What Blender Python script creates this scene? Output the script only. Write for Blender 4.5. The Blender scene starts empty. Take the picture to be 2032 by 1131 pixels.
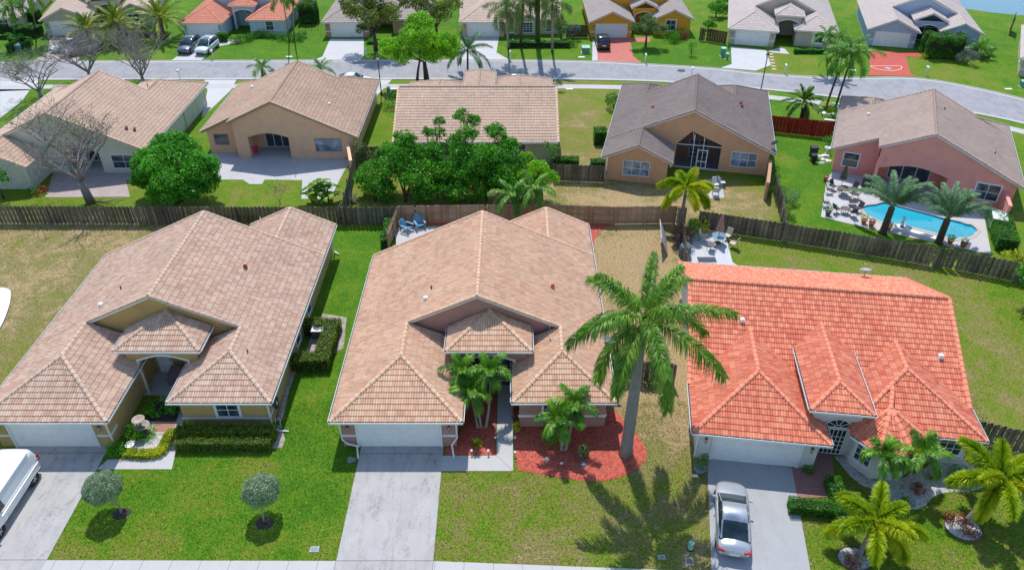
import bpy, bmesh, math, random
import numpy as np
from mathutils import Vector, Matrix, geometry
PI = math.pi
R = math.radians
S = bpy.context.scene
C = S.collection
rnd = random.Random(7)

# ---------------------------------------------------------------- camera, sky, sun, exposure
CAM_H, CAM_F, CAM_T = 34.7, 1516.0, R(35.27)      # height (m), focal length (px of a 2032 px wide picture), pitch below the horizon
cd = bpy.data.cameras.new('camera'); cam = bpy.data.objects.new('camera', cd); C.objects.link(cam)
cam.location = (0, 0, CAM_H); cam.rotation_euler = (PI/2-CAM_T, 0, 0)
cd.sensor_width = 36; cd.lens = 36*CAM_F/2032; cd.clip_end = 3000; cd.clip_start = .5
S.camera = cam
S.view_settings.view_transform = 'Standard'; S.view_settings.look = 'None'
S.view_settings.exposure = 0.36; S.view_settings.gamma = 1
SUN_EL, SUN_AZ = R(59.5), R(-7)                   # azimuth measured from +Y towards +X
w = bpy.data.worlds.new('World'); S.world = w; w.use_nodes = True
nt = w.node_tree; bg = nt.nodes['Background']
sky = nt.nodes.new('ShaderNodeTexSky'); sky.sky_type = 'NISHITA'; sky.sun_disc = False
sky.sun_elevation = SUN_EL; sky.sun_rotation = SUN_AZ
sky.air_density = 1.3; sky.dust_density = .4; sky.ozone_density = 2.4
nt.links.new(sky.outputs[0], bg.inputs[0]); bg.inputs[1].default_value = 0.15
sl = bpy.data.lights.new('sun', 'SUN'); sl.energy = 3.55; sl.angle = R(.5); sl.color = (1, .955, .89)
so = bpy.data.objects.new('sun', sl); C.objects.link(so); so.location = (0, 60, 80)
sdir = Vector((math.sin(SUN_AZ)*math.cos(SUN_EL), math.cos(SUN_AZ)*math.cos(SUN_EL), math.sin(SUN_EL)))
so.rotation_euler = sdir.to_track_quat('Z', 'Y').to_euler()

def G(px, py, z=0.0):
    """point of the plan at height z that is seen at (px, py) of the photograph"""
    u = (px-1016)/CAM_F; v = (py-565.5)/CAM_F
    dy = math.cos(CAM_T)-v*math.sin(CAM_T); dz = -math.sin(CAM_T)-v*math.cos(CAM_T)
    t = (z-CAM_H)/dz
    return (u*t, dy*t)
def G3(px, py, z=0.0):
    x, y = G(px, py, z); return (x, y, z)

# ---------------------------------------------------------------- materials
MATS = {}
def principled(name, col, rough=.8, metal=0, spec=.5):
    m = bpy.data.materials.new(name); m.use_nodes = True
    b = m.node_tree.nodes['Principled BSDF']
    b.inputs['Base Color'].default_value = (*col, 1); b.inputs['Roughness'].default_value = rough
    b.inputs['Metallic'].default_value = metal; b.inputs['Specular IOR Level'].default_value = spec
    return m, m.node_tree, b
def node(nt, kind, **kw):
    n = nt.nodes.new('ShaderNode'+kind)
    for k, v in kw.items():
        if k in ('operation', 'blend_type', 'data_type', 'noise_dimensions', 'interpolation_type', 'feature', 'attribute_name', 'distance', 'wave_type', 'bands_direction'): setattr(n, k, v)
        else: n.inputs[k].default_value = v
    return n
def ramp(nt, stops, interp='LINEAR'):
    r = nt.nodes.new('ShaderNodeValToRGB'); r.color_ramp.interpolation = interp
    e = r.color_ramp.elements
    while len(e) < len(stops): e.new(.5)
    for i, (p, c) in enumerate(stops):
        e[i].position = p; e[i].color = (*c, 1) if len(c) == 3 else c
    return r
def mix(nt, fac, a, b, mode='MIX'):
    m = nt.nodes.new('ShaderNodeMix'); m.data_type = 'RGBA'; m.blend_type = mode
    for s, v in ((0, fac), (6, a), (7, b)):
        if isinstance(v, (int, float)): m.inputs[s].default_value = v
        elif isinstance(v, tuple): m.inputs[s].default_value = (*v, 1)
        else: nt.links.new(v, m.inputs[s])
    return m.outputs[2]
def coords(nt, kind='Object'):
    return nt.nodes.new('ShaderNodeTexCoord').outputs[kind]
def noise(nt, vec, scale, detail=4, rough=.55, dist=0):
    n = nt.nodes.new('ShaderNodeTexNoise'); n.inputs['Scale'].default_value = scale
    n.inputs['Detail'].default_value = detail; n.inputs['Roughness'].default_value = rough; n.inputs['Distortion'].default_value = dist
    nt.links.new(vec, n.inputs['Vector']); return n.outputs[0]
def bump(nt, b, h, strength=.3, dist=.02):
    n = nt.nodes.new('ShaderNodeBump'); n.inputs['Strength'].default_value = strength; n.inputs['Distance'].default_value = dist
    nt.links.new(h, n.inputs['Height']); nt.links.new(n.outputs[0], b.inputs['Normal'])
def mapr(nt, v, a, b, c=0., d=1.):
    n = nt.nodes.new('ShaderNodeMapRange'); nt.links.new(v, n.inputs[0])
    for i, x in enumerate((a, b, c, d)): n.inputs[1+i].default_value = x
    return n.outputs[0]
def vscale(nt, vec, s):
    n = nt.nodes.new('ShaderNodeVectorMath'); n.operation = 'MULTIPLY'; nt.links.new(vec, n.inputs[0]); n.inputs[1].default_value = s
    return n.outputs[0]

def mottled(name, col, var=.12, scale=3., rough=.85, bmp=.15, spec=.4, metal=0, fine=40.):
    """a surface of one colour with soft stains and a fine grain"""
    if name in MATS: return MATS[name]
    m, nt, b = principled(name, col, rough, metal, spec)
    co = nt.nodes.new('ShaderNodeNewGeometry').outputs['Position']
    n1 = noise(nt, co, scale, 5, .6); n2 = noise(nt, co, fine, 2, .5)
    dark = tuple(c*(1-var*1.6) for c in col); lite = tuple(min(1, c*(1+var)) for c in col)
    r = ramp(nt, [(.3, dark), (.5, col), (.72, lite)]); nt.links.new(n1, r.inputs[0])
    c2 = mix(nt, mapr(nt, n2, .3, .7, 0, var*.8), r.outputs[0], dark)
    nt.links.new(c2, b.inputs['Base Color'])
    if bmp: bump(nt, b, n2, bmp, .02)
    MATS[name] = m; return m
def plain(name, col, rough=.6, metal=0, spec=.5):
    if name not in MATS: MATS[name] = principled(name, col, rough, metal, spec)[0]
    return MATS[name]

def tile_mat(name, cols, grime=.25, stripe=.5, soft=.3):
    """glazed cement tiles: every tile takes its own tone by its place in the tile grid (UV), blended in streaks"""
    if name in MATS: return MATS[name]
    m, nt, b = principled(name, cols[0], .75, 0, .35)
    uv = nt.nodes.new('ShaderNodeUVMap').outputs[0]
    fl = nt.nodes.new('ShaderNodeVectorMath'); fl.operation = 'FLOOR'; nt.links.new(uv, fl.inputs[0])
    wn = nt.nodes.new('ShaderNodeTexWhiteNoise'); wn.noise_dimensions = '2D'; nt.links.new(fl.outputs[0], wn.inputs['Vector'])
    n = len(cols)
    r1 = ramp(nt, [((i+.0)/n, c) for i, c in enumerate(cols)], 'CONSTANT'); nt.links.new(wn.outputs[0], r1.inputs[0])
    half = vscale(nt, uv, (2, 1, 1)); fl2 = nt.nodes.new('ShaderNodeVectorMath'); fl2.operation = 'FLOOR'; nt.links.new(half, fl2.inputs[0])
    wn2 = nt.nodes.new('ShaderNodeTexWhiteNoise'); wn2.noise_dimensions = '2D'; nt.links.new(fl2.outputs[0], wn2.inputs['Vector'])
    r2 = ramp(nt, [((i+.0)/n, c) for i, c in enumerate(cols[::-1])], 'CONSTANT'); nt.links.new(wn2.outputs[0], r2.inputs[0])
    st = noise(nt, vscale(nt, uv, (9, .9, 1)), 1., 2, .5)
    c1 = mix(nt, mapr(nt, st, .42, .62, 0, stripe), r1.outputs[0], r2.outputs[0])
    c1b = mix(nt, soft, mix(nt, .5, c1, r2.outputs[0]), tuple(sum(c[k] for c in cols)/len(cols) for k in range(3)))
    pos = nt.nodes.new('ShaderNodeNewGeometry').outputs['Position']
    g1 = noise(nt, pos, .35, 5, .6); g2 = noise(nt, pos, 2.2, 5, .65)
    gr = nt.nodes.new('ShaderNodeMath'); gr.operation = 'MULTIPLY'; nt.links.new(mapr(nt, g1, .35, .7), gr.inputs[0]); nt.links.new(mapr(nt, g2, .3, .75), gr.inputs[1])
    gf = mapr(nt, gr.outputs[0], .05, .7, 0, grime)
    c2 = mix(nt, gf, c1b, (.13, .10, .085))
    nt.links.new(c2, b.inputs['Base Color'])
    bump(nt, b, noise(nt, pos, 60, 2, .6), .25, .01)
    MATS[name] = m; return m

def concrete(name, col=(.50, .49, .50), var=.12, stain=.3, joint=None, jdir=0):
    if name in MATS: return MATS[name]
    m, nt, b = principled(name, col, .85, 0, .3)
    pos = nt.nodes.new('ShaderNodeNewGeometry').outputs['Position']
    n1 = noise(nt, pos, .6, 6, .65, .4); n2 = noise(nt, pos, 6, 5, .7, .3); n3 = noise(nt, pos, 55, 2, .5)
    r = ramp(nt, [(.28, tuple(c*(1-var) for c in col)), (.55, col), (.8, tuple(min(1, c*(1+var*.6)) for c in col))]); nt.links.new(n1, r.inputs[0])
    mu = nt.nodes.new('ShaderNodeMath'); mu.operation = 'MULTIPLY'
    n4 = noise(nt, vscale(nt, pos, (1.6, .45, 1)), 1.1, 6, .75, .6)
    nt.links.new(mapr(nt, n4, .47, .70), mu.inputs[0]); nt.links.new(mapr(nt, n2, .4, .7), mu.inputs[1])
    c1 = mix(nt, mapr(nt, mu.outputs[0], 0, .7, 0, stain), r.outputs[0], tuple(c*.35 for c in col))
    c2 = mix(nt, mapr(nt, n3, .35, .65, 0, .12), c1, tuple(c*.55 for c in col))
    nt.links.new(c2, b.inputs['Base Color']); bump(nt, b, n3, .15, .01)
    MATS[name] = m; return m

def brick_mat(name, c1, c2, mortar, scale=4., w=.5, h=.25, rot=0.):
    if name in MATS: return MATS[name]
    m, nt, b = principled(name, c1, .85, 0, .3)
    pos = nt.nodes.new('ShaderNodeNewGeometry').outputs['Position']
    mp = nt.nodes.new('ShaderNodeMapping'); nt.links.new(pos, mp.inputs[0]); mp.inputs['Rotation'].default_value = (0, 0, rot)
    br = nt.nodes.new('ShaderNodeTexBrick'); nt.links.new(mp.outputs[0], br.inputs[0])
    br.inputs['Color1'].default_value = (*c1, 1); br.inputs['Color2'].default_value = (*c2, 1); br.inputs['Mortar'].default_value = (*mortar, 1)
    br.inputs['Scale'].default_value = scale; br.inputs['Mortar Size'].default_value = .02; br.inputs['Brick Width'].default_value = w; br.inputs['Row Height'].default_value = h
    n1 = noise(nt, pos, 1.2, 5, .65)
    c = mix(nt, mapr(nt, n1, .4, .75, 0, .35), br.outputs[0], tuple(x*.5 for x in c1))
    nt.links.new(c, b.inputs['Base Color']); MATS[name] = m; return m

def foliage(name, dark, mid, lite, trans=.35, rough=.55, scale=1.2):
    """leaves: tone varies leaf by leaf (stored per face) and clump by clump"""
    if name in MATS: return MATS[name]
    m, nt, b = principled(name, mid, rough, 0, .35)
    at = nt.nodes.new('ShaderNodeAttribute'); at.attribute_name = 'leaf'
    pos = nt.nodes.new('ShaderNodeNewGeometry').outputs['Position']
    n1 = noise(nt, pos, scale, 3, .5)
    ad = nt.nodes.new('ShaderNodeMath'); ad.operation = 'MULTIPLY_ADD'
    nt.links.new(at.outputs['Fac'], ad.inputs[0]); ad.inputs[1].default_value = .65; nt.links.new(mapr(nt, n1, .3, .7, -.1, .45), ad.inputs[2])
    r = ramp(nt, [(.05, dark), (.5, mid), (.95, lite)]); nt.links.new(ad.outputs[0], r.inputs[0])
    nt.links.new(r.outputs[0], b.inputs['Base Color'])
    if trans:
        t = nt.nodes.new('ShaderNodeBsdfTranslucent'); nt.links.new(r.outputs[0], t.inputs[0])
        mx = nt.nodes.new('ShaderNodeMixShader'); mx.inputs[0].default_value = trans
        nt.links.new(b.outputs[0], mx.inputs[1]); nt.links.new(t.outputs[0], mx.inputs[2])
        nt.links.new(mx.outputs[0], nt.nodes['Material Output'].inputs[0])
    MATS[name] = m; return m

def bark(name, col, var=.3, rings=0.):
    if name in MATS: return MATS[name]
    m, nt, b = principled(name, col, .9, 0, .2)
    pos = nt.nodes.new('ShaderNodeNewGeometry').outputs['Position']
    n1 = noise(nt, vscale(nt, pos, (6, 6, 1.5)), 1.5, 5, .7)
    src = n1
    r = ramp(nt, [(.3, tuple(c*(1-var) for c in col)), (.5, col), (.75, tuple(min(1, c*(1+var*.7)) for c in col))]); nt.links.new(src, r.inputs[0])
    out = r.outputs[0]
    if rings:
        wv = nt.nodes.new('ShaderNodeTexWave'); wv.bands_direction = 'Z'; wv.inputs['Scale'].default_value = rings; wv.inputs['Distortion'].default_value = 1.2
        nt.links.new(pos, wv.inputs[0])
        out = mix(nt, mapr(nt, wv.outputs[1], .75, 1, 0, .35), out, tuple(c*.45 for c in col))
    nt.links.new(out, b.inputs['Base Color']); bump(nt, b, n1, .5, .03)
    MATS[name] = m; return m

def glass_mat(name='window_glass', col=(.02, .035, .05)):
    if name in MATS: return MATS[name]
    m, nt, b = principled(name, col, .08, 0, .8)
    pos = nt.nodes.new('ShaderNodeNewGeometry').outputs['Position']
    n1 = noise(nt, pos, 1.3, 3, .5)
    c = mix(nt, mapr(nt, n1, .4, .65, 0, 1), col, tuple(x*2.6+.01 for x in col)); nt.links.new(c, b.inputs['Base Color'])
    MATS[name] = m; return m

# ---------------------------------------------------------------- mesh helpers
def link(o, parent=None):
    C.objects.link(o)
    if parent: o.parent = parent
    return o
def tag(o, label=None, cat=None, group=None, kind=None):
    if label: o['label'] = label
    if cat: o['category'] = cat
    if group: o['group'] = group
    if kind: o['kind'] = kind
    return o
def thing(name, label, cat, loc=(0, 0, 0), rz=0., group=None):
    o = bpy.data.objects.new(name, None); o.empty_display_size = .3; C.objects.link(o)
    o.location = loc if len(loc) == 3 else (*loc, 0); o.rotation_euler = (0, 0, rz)
    return tag(o, label, cat, group)
def copy_tree(o, parent=None):
    c = o.copy(); C.objects.link(c); c.parent = parent
    for ch in list(o.children): copy_tree(ch, c)
    return c

class MB:
    def __init__(s): s.v = []; s.f = []; s.uv = []; s.a = []; s.hasuv = False; s.hasa = False; s.sm = []
    def add(s, vs, fs):
        n = len(s.v); s.v.extend(vs); s.f.extend([tuple(i+n for i in f) for f in fs]); return s
    def box(s, x0, y0, z0, x1, y1, z1):
        return s.add([(x0, y0, z0), (x1, y0, z0), (x1, y1, z0), (x0, y1, z0), (x0, y0, z1), (x1, y0, z1), (x1, y1, z1), (x0, y1, z1)],
                     [(0, 3, 2, 1), (4, 5, 6, 7), (0, 1, 5, 4), (1, 2, 6, 5), (2, 3, 7, 6), (3, 0, 4, 7)])
    def obox(s, cx, cy, z0, lx, ly, lz, rz=0., tilt=0.):
        c, n = math.cos(rz), math.sin(rz); P = []
        for z in (z0, z0+lz):
            for a, b in ((-1, -1), (1, -1), (1, 1), (-1, 1)):
                x, y = a*lx/2, b*ly/2+ (tilt*(z-z0))
                P.append((cx+x*c-y*n, cy+x*n+y*c, z))
        return s.add(P, [(0, 3, 2, 1), (4, 5, 6, 7), (0, 1, 5, 4), (1, 2, 6, 5), (2, 3, 7, 6), (3, 0, 4, 7)])
    def prism(s, poly, z0, z1):
        n = len(poly); a = sum(poly[i][0]*poly[(i+1) % n][1]-poly[(i+1) % n][0]*poly[i][1] for i in range(n))
        if a < 0: poly = poly[::-1]
        vs = [(x, y, z0) for x, y in poly]+[(x, y, z1) for x, y in poly]
        return s.add(vs, [tuple(range(n-1, -1, -1)), tuple(range(n, 2*n))]+[(i, (i+1) % n, n+(i+1) % n, n+i) for i in range(n)])
    def tube(s, pts, rad, n=8, cap=True):
        pts = [Vector(p) for p in pts]; m = len(pts)
        if not isinstance(rad, (list, tuple)): rad = [rad]*m
        base = len(s.v); up = None
        for i, p in enumerate(pts):
            d = (pts[min(i+1, m-1)]-pts[max(i-1, 0)])
            if d.length < 1e-7: d = Vector((0, 0, 1))
            d.normalize()
            if up is None: up = Vector((1, 0, 0)) if abs(d.x) < .8 else Vector((0, 1, 0))
            a = (up-d*up.dot(d)).normalized(); b = d.cross(a); up = a
            for k in range(n):
                t = 2*PI*k/n; q = p+(a*math.cos(t)+b*math.sin(t))*rad[i]; s.v.append(tuple(q))
        for i in range(m-1):
            for k in range(n):
                k2 = (k+1) % n; s.f.append((base+i*n+k, base+i*n+k2, base+(i+1)*n+k2, base+(i+1)*n+k))
        if cap:
            s.f.append(tuple(base+k for k in range(n-1, -1, -1))); s.f.append(tuple(base+(m-1)*n+k for k in range(n)))
        return s
    def lathe(s, c, prof, n=16, sx=1., sy=1.):
        base = len(s.v); m = len(prof)
        for r, z in prof:
            for k in range(n):
                t = 2*PI*k/n; s.v.append((c[0]+r*math.cos(t)*sx, c[1]+r*math.sin(t)*sy, c[2]+z))
        for i in range(m-1):
            for k in range(n):
                k2 = (k+1) % n; s.f.append((base+i*n+k, base+i*n+k2, base+(i+1)*n+k2, base+(i+1)*n+k))
        s.f.append(tuple(base+k for k in range(n-1, -1, -1))); s.f.append(tuple(base+(m-1)*n+k for k in range(n)))
        return s
    def panel(s, outer, holes, thick, tf):
        """flat plate with holes; outer/holes 2-D loops (a,b); tf(a,b,d) gives the 3-D point at depth d"""
        loops = [outer]+list(holes); flat = [p for l in loops for p in l]
        tri = geometry.tessellate_polygon([[Vector((a, b, 0)) for a, b in l] for l in loops])
        n = len(flat); vs = [tf(a, b, 0) for a, b in flat]+[tf(a, b, thick) for a, b in flat]
        fs = [tuple(t) for t in tri]+[tuple(i+n for i in t[::-1]) for t in tri]
        k = 0
        for l in loops:
            for i in range(len(l)):
                a, b = k+i, k+(i+1) % len(l); fs.append((a, b, b+n, a+n))
            k += len(l)
        return s.add(vs, fs)
    def xf(s, fn): s.v = [fn(*p) for p in s.v]; return s
    def build(s, name, m, parent=None, smooth=False, attr=None, recalc=False):
        me = bpy.data.meshes.new(name); me.from_pydata(s.v, [], s.f)
        if m: me.materials.append(m)
        if recalc:
            bm = bmesh.new(); bm.from_mesh(me); bmesh.ops.recalc_face_normals(bm, faces=bm.faces); bm.to_mesh(me); bm.free()
        if smooth: me.polygons.foreach_set('use_smooth', [True]*len(me.polygons))
        if attr is not None:
            a = me.attributes.new('leaf', 'FLOAT', 'FACE'); a.data.foreach_set('value', attr)
        me.update()
        return link(bpy.data.objects.new(name, me), parent)
def npmesh(name, V, F, m, parent=None, attr=None, smooth=False):
    """quads from numpy arrays"""
    me = bpy.data.meshes.new(name); V = np.asarray(V, dtype=np.float32); F = np.asarray(F, dtype=np.int32)
    k = F.shape[1]
    me.vertices.add(len(V)); me.vertices.foreach_set('co', V.ravel())
    me.loops.add(F.size); me.loops.foreach_set('vertex_index', F.ravel())
    me.polygons.add(len(F)); me.polygons.foreach_set('loop_start', np.arange(0, F.size, k, dtype=np.int32))
    if attr is not None:
        a = me.attributes.new('leaf', 'FLOAT', 'FACE'); a.data.foreach_set('value', np.asarray(attr, dtype=np.float32))
    if smooth: me.polygons.foreach_set('use_smooth', np.ones(len(F), dtype=bool))
    me.materials.append(m); me.update(calc_edges=True); me.validate()
    return link(bpy.data.objects.new(name, me), parent)
def bevel(o, wd=.02, seg=2):
    b = o.modifiers.new('bevel', 'BEVEL'); b.width = wd; b.segments = seg; b.limit_method = 'ANGLE'; return o
def subsurf(o, n=1):
    b = o.modifiers.new('sub', 'SUBSURF'); b.levels = n; b.render_levels = n; return o

# common materials
WHITE = mottled('white_paint', (.74, .75, .76), .05, 2., .6, .05)
TRIM = mottled('white_trim', (.70, .72, .75), .06, 2., .6, .05)
METW = plain('white_metal', (.75, .77, .78), .4)
BLACK = plain('black_metal', (.02, .02, .022), .45)
DARK = plain('dark_void', (.012, .014, .018), .8)
GLASS = glass_mat()
GLASSB = glass_mat('window_glass_blinds', (.10, .14, .19))
SCREEN = plain('dark_screen', (.02, .024, .03), .7)
CONC = concrete('driveway_concrete', (.41, .395, .385), .14, .9)
CONC2 = concrete('sidewalk_concrete', (.46, .45, .44), .06, .12)
CONC3 = concrete('patio_concrete', (.47, .46, .47), .1, .2)
ASPH = concrete('road_asphalt', (.31, .31, .33), .18, .75)
GUT = plain('gutter_white', (.72, .75, .77), .4)
GUTSHADE = plain('gutter_shade', (.02, .045, .05), .7)  # dark colour that paints in the shade inside the gutters
# ---------------------------------------------------------------- houses
SL = .46                                            # roof slope
TW, TL = .30, .37                                   # a tile's width and exposed length
PROF_N = [(0, -.012), (.09, .03), (.25, .046), (.41, .03), (.5, -.012), (.59, .03), (.75, .046), (.91, .03)]
PROF_F = [(0, 0), (.25, .045), (.5, 0), (.75, .045)]

CAPM = {}
class House:
    def __init__(H, name, label, loc, rot, wall, tile, trim=TRIM, near=True, gutters=True, cap_r=.138):
        H.root = thing(name, label, 'house', (*loc, 0), R(rot)); H.wallm = wall; H.tile = tile; H.capm = CAPM.get(tile.name, tile); H.trimm = trim
        H.prof = PROF_N if near else PROF_F; H.near = near
        H.V = []; H.F = []; H.U = []; H.n = 0; H.planes = []; H.capruns = []; H.ncap = 0
        H.slab = MB(); H.walls = MB(); H.gut = MB(); H.tr = MB(); H.ds = MB(); H.cr = cap_r; H.gutters = gutters
    # one tiled plane; poly[0]->poly[1] is its eave; poly convex
    def plane(H, poly, slab=True):
        P = [Vector(p) for p in poly]
        U = (P[1]-P[0]).normalized()
        nrm = Vector((0, 0, 0))
        for i in range(1, len(P)-1): nrm += (P[i]-P[0]).cross(P[i+1]-P[0])
        nrm.normalize()
        if nrm.z < 0: nrm = -nrm
        V = nrm.cross(U)
        cen = sum(P, Vector())/len(P)
        if (cen-P[0]).dot(V) < 0: U = -U; V = nrm.cross(U)
        O = P[0]; q = [((p-O).dot(U), (p-O).dot(V)) for p in P]
        u0, u1 = min(a for a, b in q), max(a for a, b in q); v0, v1 = min(b for a, b in q), max(b for a, b in q)
        u0 = math.floor(u0/TW)*TW; nu = int(math.ceil((u1-u0)/TW)); nv = int(math.ceil((v1-v0)/TL))
        us = np.array([u0+(i+fr)*TW for i in range(nu) for fr, h in H.prof]+[u0+nu*TW]); hs = np.array([h for i in range(nu) for fr, h in H.prof]+[0.])
        m = len(us); rows = []
        jit = np.random.RandomState(len(H.planes)+3)
        for j in range(nv):
            if j == 0: rows.append((v0-.03, -.05))
            dj = 0 # np.repeat
            rows.append((v0+j*TL-.03, .038)); rows.append((v0+(j+1)*TL-.03, .004))
        nr = len(rows); X = np.zeros((nr*m, 3))
        for r, (vv, hh) in enumerate(rows):
            X[r*m:(r+1)*m, 0] = us; X[r*m:(r+1)*m, 1] = vv; X[r*m:(r+1)*m, 2] = hs+hh
        i = np.arange(m-1); Fq = []
        for r in range(nr-1):
            a = r*m+i; Fq.append(np.stack([a, a+1, a+1+m, a+m], 1))
        Fq = np.concatenate(Fq)
        me = bpy.data.meshes.new('tmp'); me.from_pydata(X.tolist(), [], Fq.tolist())
        bm = bmesh.new(); bm.from_mesh(me)
        ar = sum(q[k][0]*q[(k+1) % len(q)][1]-q[(k+1) % len(q)][0]*q[k][1] for k in range(len(q)))
        qq = q if ar > 0 else q[::-1]
        for k in range(len(qq)):
            a, b = qq[k], qq[(k+1) % len(qq)]; dx, dy = b[0]-a[0], b[1]-a[1]
            if math.hypot(dx, dy) < 1e-4: continue
            if abs(dy) < 1e-3 and abs(a[1]-v0) < 1e-3: continue      # keep the eave's overhang
            bmesh.ops.bisect_plane(bm, geom=bm.verts[:]+bm.edges[:]+bm.faces[:], plane_co=(a[0], a[1], 0), plane_no=(dy, -dx, 0), clear_outer=True)
        bm.to_mesh(me); bm.free()
        nvv = len(me.vertices); co = np.zeros(nvv*3); me.vertices.foreach_get('co', co); co = co.reshape(-1, 3)
        off = len(H.planes)*37
        O_, U_, V_, N_ = (np.array(x) for x in (O, U, V, nrm))
        W = O_+co[:, :1]*U_+co[:, 1:2]*V_+co[:, 2:]*N_
        uv = np.stack([co[:, 0]/TW+off, (co[:, 1]+.03)/TL+off*1.0+.0005], 1)
        H.V.append(W); H.U.append(uv)
        H.F.extend([[v+H.n for v in p.vertices] for p in me.polygons]); H.n += nvv
        bpy.data.meshes.remove(me)
        H.planes.append(P)
        if slab:
            n = len(P); inn = []
            vs = [tuple(p-nrm*.02) for p in P]+[tuple(p-nrm*.02-Vector((0, 0, .17))) for p in P]
            # winding: up-facing first loop
            a2 = sum(P[k].x*P[(k+1) % n].y-P[(k+1) % n].x*P[k].y for k in range(n))
            idx = list(range(n)) if a2 > 0 else list(range(n-1, -1, -1))
            fs = [tuple(idx), tuple(i+n for i in idx[::-1])]+[(idx[k], idx[k]+n, idx[(k+1) % n]+n, idx[(k+1) % n]) for k in range(n)]
            H.slab.add(vs, fs)
    def cap(H, p0, p1, low_first=True):
        a, b = Vector(p0), Vector(p1)
        if a.z > b.z+1e-3: a, b = b, a
        d = b-a; L = d.length
        if L < .1: return
        d.normalize(); side = d.cross(Vector((0, 0, 1))).normalized(); up = side.cross(d).normalized()
        k = max(1, int(round(L/.40))); st = L/k; ns = 7 if H.near else 5
        cm = MB(); cu = []; H.capruns.append((cm, cu))
        for i in range(k):
            p = a+d*(st*i-.03); q = a+d*(st*(i+1)+.02); base = len(cm.v)
            for c, r, lift in ((p, H.cr*1.05, .047), (q, H.cr*.94, .035)):
                for j in range(ns):
                    t = PI*j/(ns-1); cm.v.append(tuple(c+side*math.cos(t)*r+up*(math.sin(t)*r*.95+lift-.04)))
            for j in range(ns-1): cm.f.append((base+j, base+j+1, base+ns+j+1, base+ns+j))
            cm.f.append(tuple(range(base, base+ns)))
            H.ncap += 1
            cu += [(H.ncap*1.0+.5+ (j % 2)*0, 900.5+.3*(c/2)) for c in (0, 1) for j in range(ns)]
    def gutter(H, p0, p1, w=.16):
        """open white trough hung outside an eave edge p0->p1, outside on the right-hand side"""
        a, b = Vector(p0), Vector(p1); d = (b-a).normalized(); o = Vector((d.y, -d.x, 0)); z = a.z-.01
        c = [(0.012, 0), (0.012, -.12), (w, -.12), (w, .0), (w-.025, .0), (w-.025, -.10), (.03, -.10), (.03, 0)]
        gm = MB(); base = 0
        for p in (a-d*.0, b+d*.0):
            for s, h in c: q = p+o*s; gm.v.append((q.x, q.y, z+h+.03))
        n = len(c)
        for i in range(n): gm.f.append((base+i, base+(i+1) % n, base+n+(i+1) % n, base+n+i))
        gm.f.append((base+0, base+1, base+2, base+3)); gm.f.append((base+n, base+n+1, base+n+2, base+n+3))
        n_h = int((b-a).length/.6) if H.near else 0
        for i in range(n_h):                      # hangers across the trough
            q = a+d*(.3+.6*i)+o*.01; e = q+o*(w-.01)
            gm.tube([(q.x, q.y, z+.035), (e.x, e.y, z+.035)], .012, 4)
        go = gm.build('gutter', GUT, H.root)
        q0, q1 = a+o*.03, b+o*.03; r0, r1 = a+o*(w-.026), b+o*(w-.026); MB().add([(q0.x, q0.y, z+.015), (q1.x, q1.y, z+.015), (r1.x, r1.y, z+.0), (r0.x, r0.y, z+.0)], [(0, 1, 2, 3)]).build('gutter_shade_strip', GUTSHADE, go)  # flat dark strip below the rim, standing in for the trough's shade
    # ---- roof blocks (local coordinates, front = -y)
    def gable(H, x0, x1, y0, y1, ze=2.5, s=SL, rx=None, caps=(True, True), rake0=None, rake1=None, gut=('l', 'r'), ridge=True):
        rx = (x0+x1)/2 if rx is None else rx; zr = ze+s*(rx-x0); zR = zr-s*(x1-rx)
        H.plane([(x0, y1, ze), (x0, y0, ze), (rx, y0, zr), (rx, y1, zr)])
        H.plane([(x1, y0, zR), (x1, y1, zR), (rx, y1, zr), (rx, y0, zr)])
        if ridge: H.cap((rx, y0, zr), (rx, y1, zr))
        z = lambda x: ze+s*(x-x0) if x < rx else zr-s*(x-rx)
        for i, (yy, rk) in enumerate(((y0, rake0), (y1, rake1))):
            if caps[i]:
                a, b = rk if rk else (x0, x1)
                H.cap((a, yy, z(a)), (rx, yy, zr)); H.cap((b, yy, z(b)), (rx, yy, zr))
        if H.gutters:
            if 'l' in gut: H.gutter((x0, y1, ze), (x0, y0, ze))
            if 'r' in gut: H.gutter((x1, y0, zR), (x1, y1, zR))
        return zr
    def hip(H, x0, x1, y0, yb, ze=2.5, s=SL, gut='flr', sides='lr', yl=None, yr=None):
        """wing with a hipped front at y0, its ridge running back to yb"""
        xm = (x0+x1)/2; hw = (x1-x0)/2; zr = ze+s*hw; ya = y0+hw; yl = yb if yl is None else yl; yr = yb if yr is None else yr
        yb2 = max(yb, ya+.01)
        H.plane([(x0, y0, ze), (x1, y0, ze), (xm, ya, zr)])
        if 'l' in sides: H.plane([(x0, yl, ze), (x0, y0, ze), (xm, ya, zr), (xm, yb2, zr)])
        if 'r' in sides: H.plane([(x1, y0, ze), (x1, yr, ze), (xm, yb2, zr), (xm, ya, zr)])
        H.cap((x0, y0, ze), (xm, ya, zr)); H.cap((x1, y0, ze), (xm, ya, zr)); H.cap((xm, ya, zr), (xm, yb2, zr))
        if H.gutters:
            if 'f' in gut: H.gutter((x0-.1, y0, ze), (x1+.1, y0, ze))
            if 'l' in gut: H.gutter((x0, yl, ze), (x0, y0, ze))
            if 'r' in gut: H.gutter((x1, y0, ze), (x1, yr, ze))
        return zr
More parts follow.
